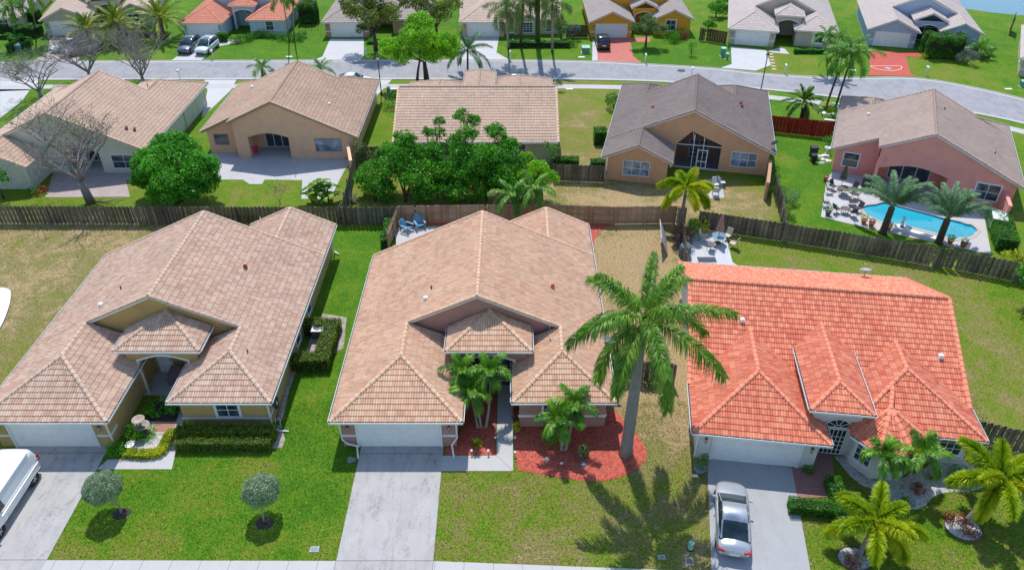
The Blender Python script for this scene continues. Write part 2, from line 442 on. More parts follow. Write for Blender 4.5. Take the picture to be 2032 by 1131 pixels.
    # ---- walls
    def pent(H, x0, x1, y0, y1, xe0, xe1, ze, s=SL, rx=None):
        """solid block with a gabled top; xe0, xe1, ze describe the roof's eaves"""
        rx = (xe0+xe1)/2 if rx is None else rx
        z = lambda x: (ze+s*(x-xe0) if x < rx else ze+s*(rx-xe0)-s*(x-rx))-.2
        prof = [(x0, 0), (x1, 0), (x1, z(x1)), (rx, z(rx)), (x0, z(x0))]
        if not (x0 < rx < x1): prof = [(x0, 0), (x1, 0), (x1, z(x1)), (x0, z(x0))]
        n = len(prof); vs = [(a, y0, b) for a, b in prof]+[(a, y1, b) for a, b in prof]
        H.walls.add(vs, [tuple(range(n)), tuple(range(2*n-1, n-1, -1))]+[(i, n+i, n+(i+1) % n, (i+1) % n) for i in range(n)])
    def wbox(H, x0, x1, y0, y1, z1=2.36, z0=0): H.walls.box(x0, y0, z0, x1, y1, z1)
    # ---- openings; (x, y) is the opening's centre on the wall, ang its facing: 0 = -y (front), 90 = +x, 180 = +y, -90 = -x
    def _tf(H, x, y, ang):
        a = R(ang); ax = (math.cos(a), math.sin(a)); o = (math.sin(a), -math.cos(a))
        return lambda u, d, z: (x+ax[0]*u+o[0]*d, y+ax[1]*u+o[1]*d, z)
    def window(H, x, y, z, w, h, ang=0, cols=2, rows=2, blind=False, trim=.1, arch=False, half=0):
        t = H._tf(x, y, ang); m = MB(); g = MB()
        def bx(M, u0, u1, z0, z1, d0, d1):
            vs = [t(u0, d0, z0), t(u1, d0, z0), t(u1, d1, z0), t(u0, d1, z0), t(u0, d0, z1), t(u1, d0, z1), t(u1, d1, z1), t(u0, d1, z1)]
            M.add(vs, [(0, 1, 2, 3), (4, 7, 6, 5), (0, 4, 5, 1), (1, 5, 6, 2), (2, 6, 7, 3), (3, 7, 4, 0)])
        bx(m, -w/2-trim, -w/2, z-trim, z+h+trim, -.05, .06); bx(m, w/2, w/2+trim, z-trim, z+h+trim, -.05, .06)
        bx(m, -w/2, w/2, z-trim, z, -.05, .075); bx(m, -w/2, w/2, z+h, z+h+trim, -.05, .06)
        for i in range(1, cols): u = -w/2+w*i/cols; bx(m, u-.022, u+.022, z, z+h, -.02, .035)
        for i in range(1, rows): q = z+h*i/rows; bx(m, -w/2, w/2, q-.022, q+.022, -.02, .032)
        bx(g, -w/2, w/2, z, z+h, -.04, .015)
        o = m.build('window', H.trimm, H.root, recalc=True); g.build('pane', GLASSB if blind else GLASS, o, recalc=True)
        if arch:
            M = MB(); n = 14; ro, ri = w/2+trim, w/2
            for k in range(n):
                a0, a1 = PI*k/n, PI*(k+1)/n
                vs = []
                for dd in (.0, .06):
                    for rr, aa in ((ri, a0), (ro, a0), (ro, a1), (ri, a1)): vs.append(t(rr*math.cos(aa), dd, z+h+trim+rr*math.sin(aa)*.6))
                M.add(vs, [(3, 2, 1, 0), (4, 5, 6, 7), (0, 1, 5, 4), (1, 2, 6, 5), (2, 3, 7, 6), (3, 0, 4, 7)])
            M.build('arch_trim', H.trimm, o, recalc=True)
        return o
    def garage(H, x, y, w=4.9, h=2.13, ang=0, number=None, m=None):
        t = H._tf(x, y, ang); f = MB(); d = MB()
        def bx(M, u0, u1, z0, z1, d0, d1):
            vs = [t(u0, d0, z0), t(u1, d0, z0), t(u1, d1, z0), t(u0, d1, z0), t(u0, d0, z1), t(u1, d0, z1), t(u1, d1, z1), t(u0, d1, z1)]
            M.add(vs, [(0, 1, 2, 3), (4, 7, 6, 5), (0, 4, 5, 1), (1, 5, 6, 2), (2, 6, 7, 3), (3, 7, 4, 0)])
        bx(d, -w/2, w/2, 0.02, h, -.02, .02)
        for r in range(4):
            for c in range(8):
                u0 = -w/2+w*c/8; z0 = .03+(h-.03)*r/4
                bx(d, u0+.07, u0+w/8-.07, z0+.08, z0+h/4-.07, .0, .035)
            if r: bx(d, -w/2, w/2, .03+(h-.03)*r/4-.008, .03+(h-.03)*r/4+.008, 0, .026)
        bx(f, -w/2-.12, -w/2, 0, h+.12, -.04, .08); bx(f, w/2, w/2+.12, 0, h+.12, -.04, .08); bx(f, -w/2, w/2, h, h+.12, -.04, .08)
        fo = f.build('garage_door_frame', H.trimm, H.root, recalc=True)
        d.build('garage_door', m or WHITE, H.root, recalc=True)
        if number:
            cu = bpy.data.curves.new('num', 'FONT'); cu.body = number; cu.size = .17; cu.extrude = .012; cu.align_x = 'CENTER'; cu.space_character = 1.25
            to = bpy.data.objects.new('num', cu); C.objects.link(to); bpy.context.view_layer.update()
            me = bpy.data.meshes.new_from_object(to.evaluated_get(bpy.context.evaluated_depsgraph_get())); bpy.data.objects.remove(to)
            me.materials.clear(); me.materials.append(BLACK); me.name = 'house_number'
            o = bpy.data.objects.new('house_number', me); C.objects.link(o); o.parent = H.root
            p = t(0, .105, h-.02); o.location = p; o.rotation_euler = (PI/2, 0, R(ang))
    def lantern(H, x, y, z=1.6, ang=0):
        t = H._tf(x, y, ang); a = MB(); px, py, pz = t(0, .16, z)
        q = t(0, 0, z+.28); a.tube([q, t(0, .14, z+.36), (px, py, pz+.3)], .016, 5)
        a.lathe((px, py, pz+.2), [(.01, .14), (.09, .02), (.085, 0)], 6); a.lathe((px, py, pz-.12), [(.03, -.05), (.06, 0)], 6)
        for k in range(4): an = PI/4+k*PI/2; a.tube([(px+.055*math.cos(an), py+.055*math.sin(an), pz-.12), (px+.085*math.cos(an), py+.085*math.sin(an), pz+.2)], .009, 4)
        o = a.build('wall_lantern', BLACK, H.root)
        MB().lathe((px, py, pz-.11), [(.045, 0), (.07, .3)], 6).build('lantern_glass', plain('lantern_glass', (.5, .45, .35), .3), o)
    def door(H, x, y, w=.95, h=2.05, ang=0, m=None):
        t = H._tf(x, y, ang); d = MB()
        def bx(M, u0, u1, z0, z1, d0, d1):
            vs = [t(u0, d0, z0), t(u1, d0, z0), t(u1, d1, z0), t(u0, d1, z0), t(u0, d0, z1), t(u1, d0, z1), t(u1, d1, z1), t(u0, d1, z1)]
            M.add(vs, [(0, 1, 2, 3), (4, 7, 6, 5), (0, 4, 5, 1), (1, 5, 6, 2), (2, 6, 7, 3), (3, 7, 4, 0)])
        bx(d, -w/2, w/2, .02, h, -.02, .04)
        for a in (-1, 1):
            for z0, z1 in ((.2, .9), (1.05, 1.9)): bx(d, a*w/4-w*.17, a*w/4+w*.17, z0, z1, .03, .06)
        o = d.build('front_door', m or WHITE, H.root, recalc=True)
        k = MB(); bx(k, w/2-.12, w/2-.07, .98, 1.1, .04, .1); k.build('door_handle', BLACK, o, recalc=True)
    def frame(H, x, y, z, w, h, ang, us, zs, name='screen_frame', th=.03, m=None, pane=SCREEN, back=True):
        """thin white frame with bars at us and zs and a dark screen set behind it"""
        t = H._tf(x, y, ang); f = MB(); g = MB()
        def bx(M, u0, u1, z0, z1, d0, d1):
            vs = [t(u0, d0, z0), t(u1, d0, z0), t(u1, d1, z0), t(u0, d1, z0), t(u0, d0, z1), t(u1, d0, z1), t(u1, d1, z1), t(u0, d1, z1)]
            M.add(vs, [(0, 1, 2, 3), (4, 7, 6, 5), (0, 4, 5, 1), (1, 5, 6, 2), (2, 6, 7, 3), (3, 7, 4, 0)])
        for u in us: bx(f, u-th, u+th, z, z+h, -.03, .03)
        for q in zs: bx(f, -w/2, w/2, q-th, q+th, -.025, .025)
        o = f.build(name, m or WHITE, H.root, recalc=True)
        if back: e = .006 if 'door' in name or 'gate' in name else -.04; bx(g, -w/2, w/2, z, z+h, e, e+.007); g.build('screen', pane, o, recalc=True)
        return o
    def downspout(H, pts): MB().tube(pts, .055, 6).build('downspout', GUT, H.root)
    def band(H, x0, y0, x1, y1, z0=.86, z1=1.0, d=.05):
        """raised stucco band along a wall from (x0,y0) to (x1,y1); outside is on the right-hand side"""
        L = math.hypot(x1-x0, y1-y0); ux, uy = (x1-x0)/L, (y1-y0)/L; ox, oy = uy, -ux
        P = [(x0, y0), (x1, y1), (x1+ox*d, y1+oy*d), (x0+ox*d, y0+oy*d)]; H.tr.prism(P, z0, z1)
    def vent(H, x, y, z, kind='pipe'):
        m = MB()
        if kind == 'pipe': m.tube([(x, y, z-.1), (x, y, z+.3)], .055, 8); m.build('roof_vent', plain('lead_pipe', (.10, .07, .06), .7), H.root)
        elif kind == 'white': m.box(x-.14, y-.13, z-.05, x+.14, y+.13, z+.22); m.lathe((x, y, z+.2), [(.15, 0), (.13, .06), (.02, .1)], 10); m.build('roof_vent', METW, H.root)
        else:
            m.tube([(x, y, z-.1), (x, y-.02, z+.25), (x, y-.14, z+.3)], [.13, .14, .12], 10); m.build('roof_vent', plain('rust_vent', (.22, .05, .03), .7) if kind == 'rust' else plain('orange_vent', (.5, .15, .07), .7), H.root)
    def dish(H, x, y, z, ang, m=None, tilt=35, r=.42, pole=.5):
        a = MB(); a.tube([(x, y, z), (x, y, z+pole)], .03, 6)
        d = MB(); n = 16; c = Vector((x, y, z+pole+.15)); rot = Matrix.Rotation(R(ang), 3, 'Z') @ Matrix.Rotation(R(90-tilt), 3, 'X')
        prof = [(0, 0), (.35*r, .012), (.7*r, .05), (r, .11), (r*.99, .125), (.7*r, .065), (0, .02)]; base = 0
        for q, zz in prof:
            for k in range(n): v = rot @ Vector((q*math.cos(2*PI*k/n)*.9, q*math.sin(2*PI*k/n)*1.05, zz)); d.v.append(tuple(c+v))
        for i in range(len(prof)-1):
            for k in range(n): k2 = (k+1) % n; d.f.append((i*n+k, i*n+k2, (i+1)*n+k2, (i+1)*n+k))
        p1 = c+rot @ Vector((0, -r, .05)); p2 = c+rot @ Vector((0, -.1, r*1.1)); a.tube([tuple(p1), tuple(p2)], .015, 5); a.obox(p2.x, p2.y, p2.z-.04, .09, .09, .09)
        o = a.build('satellite_dish', plain('dish_arm', (.35, .36, .38), .5), H.root); d.build('dish_reflector', m or plain('dish_grey', (.16, .17, .2), .4), o)
    def done(H):
        V = np.concatenate(H.V); U = np.concatenate(H.U)
        me = bpy.data.meshes.new('roof'); me.from_pydata(V.tolist(), [], H.F)
        uvl = me.uv_layers.new(name='UVMap'); li = np.zeros(len(me.loops), dtype=np.int32); me.loops.foreach_get('vertex_index', li)
        uvl.data.foreach_set('uv', U[li].astype(np.float32).ravel()); me.materials.append(H.tile)
        ro = link(bpy.data.objects.new('roof', me), H.root)
        for cm, cu in H.capruns:
            me = bpy.data.meshes.new('ridge_cap'); me.from_pydata(cm.v, [], cm.f)
            uvl = me.uv_layers.new(name='UVMap'); li = np.zeros(len(me.loops), dtype=np.int32); me.loops.foreach_get('vertex_index', li)
            uvl.data.foreach_set('uv', np.array(cu)[li].astype(np.float32).ravel()); me.materials.append(H.capm)
            me.polygons.foreach_set('use_smooth', [True]*len(me.polygons)); link(bpy.data.objects.new('ridge_cap', me), ro)
        H.slab.build('fascia_board', H.trimm, ro)
        H.walls.build('wall', H.wallm, H.root)
        if H.tr.v: H.tr.build('wall_trim', H.trimm, H.root)
        return H.root

def zroof(x, W, ze=2.5, s=SL): return ze+s*min(x, W-x)

def model_a(name, label, loc, rot, wall, tile, trim=TRIM, near=True, W=16.8, yg=7.1, yr=17.7, gw=7.65, rw=6.15, rwy=1.6, hips=True,
            rear_w=6.9, rear_y=22.3, entry=(6.5, 11.8, 4.7, 3.9), ehip=True, notch=None, lanai=None, number=None, gutters=True, gdoor=None, gar_y=0., rear_gut=True, arch=True, **kw):
    """the row's usual plan: long gable over the house, garage wing and bedroom wing to the street, raised entry between them"""
    H = House(name, label, loc, rot, wall, tile, trim, near, gutters)
    gx, rx = gw/2, W-rw/2
    if notch:                                        # main gable's rear plane stands forward of the part beyond x > notch[0] by notch[1]
        xn, dn = notch
        z = zroof(xn, W); zr = 2.5+SL*W/2
        H.plane([(0, yr, 2.5), (0, yg, 2.5), (W/2, yg, zr), (W/2, yr, zr)])
        H.plane([(xn, yg, z), (xn, yr, z), (W/2, yr, zr), (W/2, yg, zr)])
        H.plane([(W, yg, 2.5), (W, yr-dn, 2.5), (xn, yr-dn, z), (xn, yg, z)])
        H.cap((W/2, yg, zr), (W/2, yr, zr)); H.cap((0, yr, 2.5), (W/2, yr, zr)); H.cap((xn, yr, z), (W/2, yr, zr)); H.cap((W, yr-dn, 2.5), (xn, yr-dn, z))
        H.cap((gx, yg, zroof(gx, W)), (W/2, yg, zr)); H.cap((rx, yg, zroof(rx, W)), (W/2, yg, zr))
        if gutters: H.gutter((0, yr, 2.5), (0, yg, 2.5)); H.gutter((W, yg, 2.5), (W, yr-dn, 2.5))
    else:
        H.gable(0, W, yg, yr, rake0=(gx, rx))
    f = H.hip if hips else (lambda x0, x1, y0, yb, gut='': H.gable(x0, x1, y0, yb, caps=(True, False), gut=('l', 'r')))
    f(0, gw, gar_y, yg, gut='flr'); f(W-rw, W, rwy, yg, gut='flr')
    if rear_w: H.gable(W-rear_w, W, yr, rear_y, caps=(False, True), rx=W-rear_w/2, gut=('r',))
    e0, e1, ey, ez = entry
    if ehip: H.hip(e0, e1, ey, yg+.05, ez, gut='flr')
    else: H.gable(e0, e1, ey, yg+.05, ez, caps=(True, False), gut=())
    # walls
    y2 = yr-.35
    if lanai:
        lx0, lx1, lz0, lz1, kind = lanai[:5]; dep = 2.6
        H.pent(.45, W-.45, yg+.28, y2-dep, 0, W, 2.5)
        xa, xb = .45, W-.45
        zf = lambda x: zroof(x, W)-.2
        if notch: xb = notch[0]-.3; H.pent(xb-.05, W-.45, y2-dep-.05, y2-notch[1], 0, W, 2.5)
        if kind == 'arch':
            n = 10; hole = [(lx0, .0), (lx0, lz0)]+[(lx0+(lx1-lx0)*k/n, lz0+lz1*math.sin(PI*k/n)) for k in range(1, n)]+[(lx1, lz0), (lx1, .0)]
            outer = [(xa, 0), (lx0, 0)]+hole[1:-1]+[(lx1, 0), (xb, 0), (xb, zf(xb)), (W/2, zf(W/2)), (xa, zf(xa))]
        else:
            xm = W/2+lanai[5] if len(lanai) > 5 else (lx0+lx1)/2
            outer = [(xa, 0), (lx0, 0), (lx0, lz0), (xm, lz1), (lx1, lz0*.93), (lx1, 0), (xb, 0), (xb, zf(xb)), (W/2, zf(W/2)), (xa, zf(xa))]
        if outer[0][0] > outer[-1][0]-9: pass
        H.walls.panel(outer, [], .22, lambda a, b, d: (a, y2-d, b))
        MB().box(lx0-.3, y2-dep-.1, 0, lx1+.3, y2+.02, .05).build('porch_floor', CONC3, H.root)
        H.wbox(xa+.01, lx0-.0, y2-dep-.02, y2-.2, 2.3); H.wbox(lx1+.0, xb-.01, y2-dep-.02, y2-.2, 2.3)
    else:
        H.pent(.45, W-.45, yg+.28, y2-(notch[1] if notch else 0), 0, W, 2.5)
    if hips:
        H.wbox(.45, gw-.4, gar_y+.42, yg+.4); H.wbox(W-rw+.4, W-.45, rwy+.42, yg+.4)
    else:
        H.pent(.45, gw-.4, gar_y+.42, yg+.4, 0, gw, 2.5); H.pent(W-rw+.4, W-.45, rwy+.42, yg+.4, W-rw, W, 2.5)
    if rear_w: H.pent(W-rear_w+.4, W-.47, yr-.5, rear_y-.4, W-rear_w, W, 2.5)
    # entry portal
    a0, a1, ay = e0+.4, e1-.4, ey+.38; am = (a0+a1)/2
    if arch:
        n = 12; ow = min((a1-a0)*.40, 1.55); zs = ez-1.15; rise = .42
        ar = [(am-ow, 0), (am-ow, zs)]+[(am-ow+2*ow*k/n, zs+rise*math.sin(PI*k/n)) for k in range(1, n)]+[(am+ow, zs), (am+ow, 0)]
        H.walls.panel([(a0, 0)]+ar+[(a1, 0), (a1, ez-.12), (a0, ez-.12)], [], .22, lambda a, b, d: (a, ay+d, b))
        for xx in (a0, a1-.2): H.wbox(xx, xx+.2, ay+.2, yg+.35, ez-.12)
        H.wbox(a0+.01, a1-.01, yg+.1, yg+.3, ez-.12)
        # trim round the arch
        tr = []; k = len(ar)
        for i, (x, z) in enumerate(ar):
            if i in (0, 1): o = (x-.14, z)
            elif i in (k-1, k-2): o = (x+.14, z)
            else: o = (x, z+.14)
            tr.append(o)
        tr[1] = (tr[1][0], zs+.12); tr[-2] = (tr[-2][0], zs+.12)
        for i in range(k-1):
            p = [ar[i], ar[i+1], tr[i+1], tr[i]]
            vs = [(a, ay-.05, b) for a, b in p]+[(a, ay+.01, b) for a, b in p]
            H.tr.add(vs, [(0, 1, 2, 3), (7, 6, 5, 4), (0, 4, 5, 1), (1, 5, 6, 2), (2, 6, 7, 3), (3, 7, 4, 0)])
    # garage
    gc = gw/2+.02; H.garage(gc, gar_y+.42, number=number, m=gdoor)
    for xx in (.85, gw-.78): H.lantern(xx, gar_y+.42)
    H.band(.4, gar_y+.42, gc-2.6, gar_y+.42); H.band(gc+2.6, gar_y+.42, gw-.35, gar_y+.42); H.band(gw-.4, gar_y+.42, gw-.4, gar_y+1.3)
    H.W = W; H.yg = yg; H.yr = yr
    return H

def model_c(name, label, loc, rot, wall, tile, trim=TRIM, near=True, W=16.4, gutters=True, bay=True, number=None, gdoor=None):
    """side-to-side main ridge, hipped garage wing, raised entry, hipped wing with a bay"""
    H = House(name, label, loc, rot, wall, tile, trim, near, gutters)
    y0, y1, yr = 4.1, 17.7, 10.9; ze = 2.5; zr = ze+SL*(yr-y0)
    H.plane([(0, y0, ze), (W, y0, ze), (W, yr, zr), (0, yr, zr)])
    H.plane([(W, y1, ze), (0, y1, ze), (0, yr, zr), (W, yr, zr)])
    H.cap((0, yr, zr), (W, yr, zr))
    for x in (0, W):
        H.cap((x, y0, ze), (x, yr, zr)); H.cap((x, y1, ze), (x, yr, zr))
    if gutters: H.gutter((W, y1, ze), (0, y1, ze))
    gw = 7.6; H.hip(0, gw, 0, y0+SL*gw/2/SL, gut='flr', yl=y0, yr=y0)
    wx = 8.9; ww = W-wx; H.hip(wx, W, 1.45, y0+ww/2, gut='r' if bay else 'flr', yl=y0, yr=y0)
    if gutters and bay: H.gutter((13.2, 1.45, ze), (W+.1, 1.45, ze))
    e0, e1, ey, ez = 6.5, 9.95, 1.35, 3.8; ehw = (e1-e0)/2
    H.hip(e0, e1, ey, y0+(ez+SL*ehw-ze)/SL, ez, gut='flr', yl=y0+(ez-ze)/SL, yr=y0+(ez-ze)/SL)
    # walls
    zs = ze-.2; zt = zr-.2
    vs = []
    for x in (.45, W-.45): vs += [(x, y0+.4, 0), (x, y1-.4, 0), (x, y1-.4, ze+SL*.4-.2), (x, yr, zt), (x, y0+.4, ze+SL*.4-.2)]
    H.walls.add(vs, [(0, 4, 3, 2, 1), (5, 6, 7, 8, 9), (0, 1, 6, 5), (1, 2, 7, 6), (2, 3, 8, 7), (3, 4, 9, 8), (4, 0, 5, 9)])
    H.wbox(.45, gw-.4, .42, y0+.6); H.wbox(wx+.42, W-.47, 1.87, y0+.6)
    a0, a1, ay = e0+.35, e1-.35, ey+.38; am = (a0+a1)/2
    H.wbox(a0, a1, ay+.02, 7.4, ez-.12)
    if bay:
        ap = (11.1, 2.2, 3.62); pts = [(8.9, 2.6), (8.95, .95), (10.15, -.35), (12.05, -.35), (13.25, .95), (13.25, 2.6)]
        for i in range(5):
            a, b = pts[i], pts[i+1]; H.plane([(*a, ze), (*b, ze), ap]); 
            if gutters and i not in (0, 4): H.gutter((*a, ze), (*b, ze))
        for p in pts[1:5]: H.cap((*p, ze), ap)
        H.cap(ap, (12.65-(4.2-3.62)/SL*0-1.0, 4.0, 3.75))
        ctr = (11.1, 2.2); wp = []
        for p in pts: dx, dy = p[0]-ctr[0], p[1]-ctr[1]; wp.append((ctr[0]+dx*.83, ctr[1]+dy*.83 if dy < 0 else p[1]))
        H.walls.prism(wp, 0, 2.38); H.baypts = wp
        for i in range(1, 4):
            a, b = wp[i], wp[i+1]; mx, my = (a[0]+b[0])/2, (a[1]+b[1])/2; an = math.degrees(math.atan2(b[1]-a[1], b[0]-a[0]))
            L = math.hypot(b[0]-a[0], b[1]-a[1]); H.window(mx, my, .75, L-.55, 1.35, an, 3, 3)
            H.band(a[0], a[1], b[0], b[1], .5, .62, .06)
    gc = gw/2; H.garage(gc, .42, number=number, m=gdoor)
    H.lantern(.85, .42); H.lantern(gw-.78, .42)
    H.W = W
    return H
# ---------------------------------------------------------------- ground, road, paving
POOL = [G(1512+a/3.769, 250+b/3.769) for a, b in [(752, 612), (775, 598), (815, 592), (850, 590), (880, 580), (915, 572), (985, 592), (1060, 612), (1150, 636), (1250, 662), (1340, 688), (1420, 706), (1490, 722), (1530, 738), (1565, 742), (1598, 768), (1612, 788), (1590, 800), (1575, 822), (1530, 838), (1478, 836), (1450, 850), (1400, 842), (1345, 822), (1290, 800), (1200, 778), (1100, 750), (1000, 732), (930, 722), (880, 712), (840, 692), (790, 668), (762, 640)]]
DECK = [G(1641, 352), G(1629, 431), G(1700, 448), G(1800, 470), G(1898, 492), G(1967, 505), G(1952, 425), G(1935, 385), G(1700, 300)]
def inside(p, poly):
    c = False; n = len(poly); x, y = p
    for i in range(n):
        (x1, y1), (x2, y2) = poly[i], poly[(i+1) % n]
        if (y1 > y) != (y2 > y) and x < (x2-x1)*(y-y1)/(y2-y1)+x1: c = not c
    return c

def grass_mat():
    m, nt, b = principled('grass', (.1, .2, .02), .9, 0, .15)
    at = nt.nodes.new('ShaderNodeAttribute'); at.attribute_name = 'dry'
    pos = nt.nodes.new('ShaderNodeNewGeometry').outputs['Position']
    n1 = noise(nt, pos, .33, 6, .62, .5); n2 = noise(nt, pos, 1.6, 6, .7, .5); n3 = noise(nt, pos, 4.5, 5, .85, .4); n4 = noise(nt, pos, 7.5, 4, .9)
    def add(a, b_, k):
        x = nt.nodes.new('ShaderNodeMath'); x.operation = 'MULTIPLY_ADD'; nt.links.new(b_, x.inputs[0]); x.inputs[1].default_value = k
        if isinstance(a, float): x.inputs[2].default_value = a
        else: nt.links.new(a, x.inputs[2])
        return x.outputs[0]
    s = add(at.outputs['Fac'], mapr(nt, n1, .25, .75, -.5, .5), .62)
    s = add(s, mapr(nt, n2, .25, .75, -.5, .5), .5)
    s = add(s, mapr(nt, n3, .3, .7, -.5, .5), .46)
    r = ramp(nt, [(.0, (.055, .19, .004)), (.2, (.095, .24, .006)), (.4, (.165, .245, .014)), (.58, (.235, .235, .05)), (.78, (.29, .235, .10)), (1, (.50, .345, .19))])
    nt.links.new(s, r.inputs[0])
    c = mix(nt, mapr(nt, n4, .42, .66, 0, .8), r.outputs[0], (.035, .065, .006), 'MIX')
    n5 = noise(nt, pos, 6.1, 4, .9)
    c = mix(nt, mapr(nt, n5, .54, .72, 0, .5), c, (.48, .45, .14))
    nt.links.new(c, b.inputs['Base Color'])
    hh = nt.nodes.new('ShaderNodeMath'); hh.operation = 'ADD'; nt.links.new(n4, hh.inputs[0]); nt.links.new(n3, hh.inputs[1])
    bump(nt, b, hh.outputs[0], .9, .06)
    MATS['grass'] = m; return m
GRASS = grass_mat()
# (x, y, radius x, radius y, dryness, weight): how worn the turf is across the lots
DRY = [(-38, 47, 8, 9, .84, 2.6), (-40, 44, 3, 2, .95, 2), (-39, 52, 4, 2, .92, 1.5), (-36, 40, 5, 6, .6, 1.5), (-38, 56, 9, 3, .95, 1), (-18, 27, 7, 4, .2, 1.2), (-23, 25.5, 3, 1.2, .5, 1), (-19, 26, 1.2, 1.0, .5, 1.2), (-24, 24.8, 9, .9, .5, 1), (-12, 30, 2.2, 8, .12, 1.4), (-10, 25.5, 1.5, 2.5, .5, 1), (-14.5, 30.2, .9, .6, .95, 3), (-12.3, 45, 1.5, 9, .10, 1.3), (-12.5, 40, 1.2, 3, .45, .8),
       (-11, 55, 4, 2, .02, 1), (3, 26.5, 6, 3, .55, 1.6), (8.5, 28, 3, 4, .62, 1.8), (1.5, 24.8, 3, .8, .7, 1.2), (9, 34, 2, 3, .72, 1.3), (10.3, 27, .8, 3, .75, 1), (11, 45, 3.5, 11, 1.25, 2.8), (13, 57, 3, 2, 1.0, 1), (24, 50, 8, 4, .52, 1.6), (31, 42, 4, 8, .6, 1.5), (34, 34, 5, 4, .65, 1.2), (24, 24, 7, 5, .40, 1.4), (19, 27, 1.2, 2, .3, 1),
       (-21, 63, 5, 3, .42, 1.4), (-33, 64, 4, 3, .55, 1), (-42, 63, 8, 3, .35, 1), (-12.5, 64, 2, 4, .6, 1.3), (-12.5, 80, 2.5, 9, .35, 1.2), (0, 62, 9, 3, .75, 1), (7, 78, 3, 9, .66, 1.8), (7, 68, 3, 5, .9, 1.6), (12, 62, 7, 3, 1.0, 2), (20, 62, 4, 3, .85, 1.8), (29, 68, 4, 9, .05, 2), (28, 71, 1, 1.2, .8, 1.5), (45, 84, 8, 5, .35, .8), (30, 84, 6, 4, .1, 1),
       (0, 91, 20, 2, .55, 1.5), (-30, 91, 15, 3, .35, 1), (-50, 88, 8, 5, .25, 1), (-70, 105, 12, 9, .02, 2), (-35, 106, 9, 5, .05, 2), (-50, 103, 6, 4, .35, 1), (-24, 125, 20, 14, 0, 2), (8, 104, 6, 4, .2, 1.6), (10, 118, 4, 9, .18, 1.6), (23, 103, 5, 4, .0, 3), (38, 100, 4, 3, .45, 1.5), (46, 108, 4, 12, .08, 1.7), (58, 99, 6, 4, .42, 1.3), (68, 104, 7, 12, .12, 1.5), (65, 88, 6, 4, .3, 1)]
def ground():
    st = .7; xs = np.arange(-112, 112.01, st); ys = np.arange(8, 150.01, st); nx, ny = len(xs), len(ys)
    X, Y = np.meshgrid(xs, ys); num = np.full(X.shape, .28*.12); den = np.full(X.shape, .12)
    for x, y, rx, ry, d, wt in DRY:
        g = wt*np.exp(-((X-x)/rx)**2-((Y-y)/ry)**2); num += g*d; den += g
    D = num/den
    V = np.stack([X.ravel(), Y.ravel(), np.zeros(X.size)], 1)
    idx = np.arange(nx*ny).reshape(ny, nx); F = np.stack([idx[:-1, :-1].ravel(), idx[:-1, 1:].ravel(), idx[1:, 1:].ravel(), idx[1:, :-1].ravel()], 1)
    bx = [min(p[0] for p in DECK), max(p[0] for p in DECK), min(p[1] for p in DECK), max(p[1] for p in DECK)]
    ins = np.zeros(len(V), bool)
    for i in np.where((V[:, 0] > bx[0]) & (V[:, 0] < bx[1]) & (V[:, 1] > bx[2]) & (V[:, 1] < bx[3]))[0]: ins[i] = inside(V[i, :2], DECK)
    F = F[~ins[F].all(1)]
    o = npmesh('ground', V, F, GRASS); a = o.data.attributes.new('dry', 'FLOAT', 'POINT'); a.data.foreach_set('value', D.ravel().astype(np.float32))
    o['kind'] = 'structure'
    m = MB(); x0, x1, y0, y1 = xs[0], xs[-1], ys[0], ys[-1]; B = 900
    for a, b, c, d in ((-B, -B, B, y0), (-B, y1, B, B+400), (-B, y0, x0, y1), (x1, y0, B, y1)): m.add([(a, b, 0), (c, b, 0), (c, d, 0), (a, d, 0)], [(0, 1, 2, 3)])
    o = m.build('ground', GRASS); o['kind'] = 'structure'
    a = o.data.attributes.new('dry', 'FLOAT', 'POINT'); a.data.foreach_set('value', [.2]*len(o.data.vertices))
ground()

HARD = []
def sheet(name, poly, m, z=.008, h=0, kind='structure'):
    HARD.append(poly)
    b = MB()
    if h: b.prism(poly, -.02, z)
    else: b.prism(poly, z-.03, z)
    o = b.build(name, m); o['kind'] = kind; return o
def bands(o_pts, off, w):
    """polyline -> strip polygon offset to the left by off..off+w"""
    L, Rr = [], []
    n = len(o_pts)
    for i, p in enumerate(o_pts):
        a = Vector(o_pts[max(0, i-1)]); b = Vector(o_pts[min(n-1, i+1)]); d = (b-a).normalized(); nn = Vector((-d.y, d.x))
        L.append(tuple(Vector(p)+nn*off)); Rr.append(tuple(Vector(p)+nn*(off+w)))
    return L, Rr
def strip(name, L, Rr, z0, z1, m, kind='structure'):
    b = MB(); n = len(L)
    for i in range(n-1):
        a, c, d, e = L[i], L[i+1], Rr[i+1], Rr[i]
        b.add([(*a, z0), (*c, z0), (*d, z0), (*e, z0), (*a, z1), (*c, z1), (*d, z1), (*e, z1)], [(4, 5, 6, 7), (0, 1, 5, 4), (2, 3, 7, 6)])
    b.v = b.v; o = b.build(name, m, recalc=False); o['kind'] = kind; return o
def smooth_line(pts, it=2):
    for _ in range(it):
        q = [pts[0]]
        for a, b in zip(pts[:-1], pts[1:]): q += [tuple(.75*np.array(a)+.25*np.array(b)), tuple(.25*np.array(a)+.75*np.array(b))]
        pts = q+[pts[-1]]
    return pts
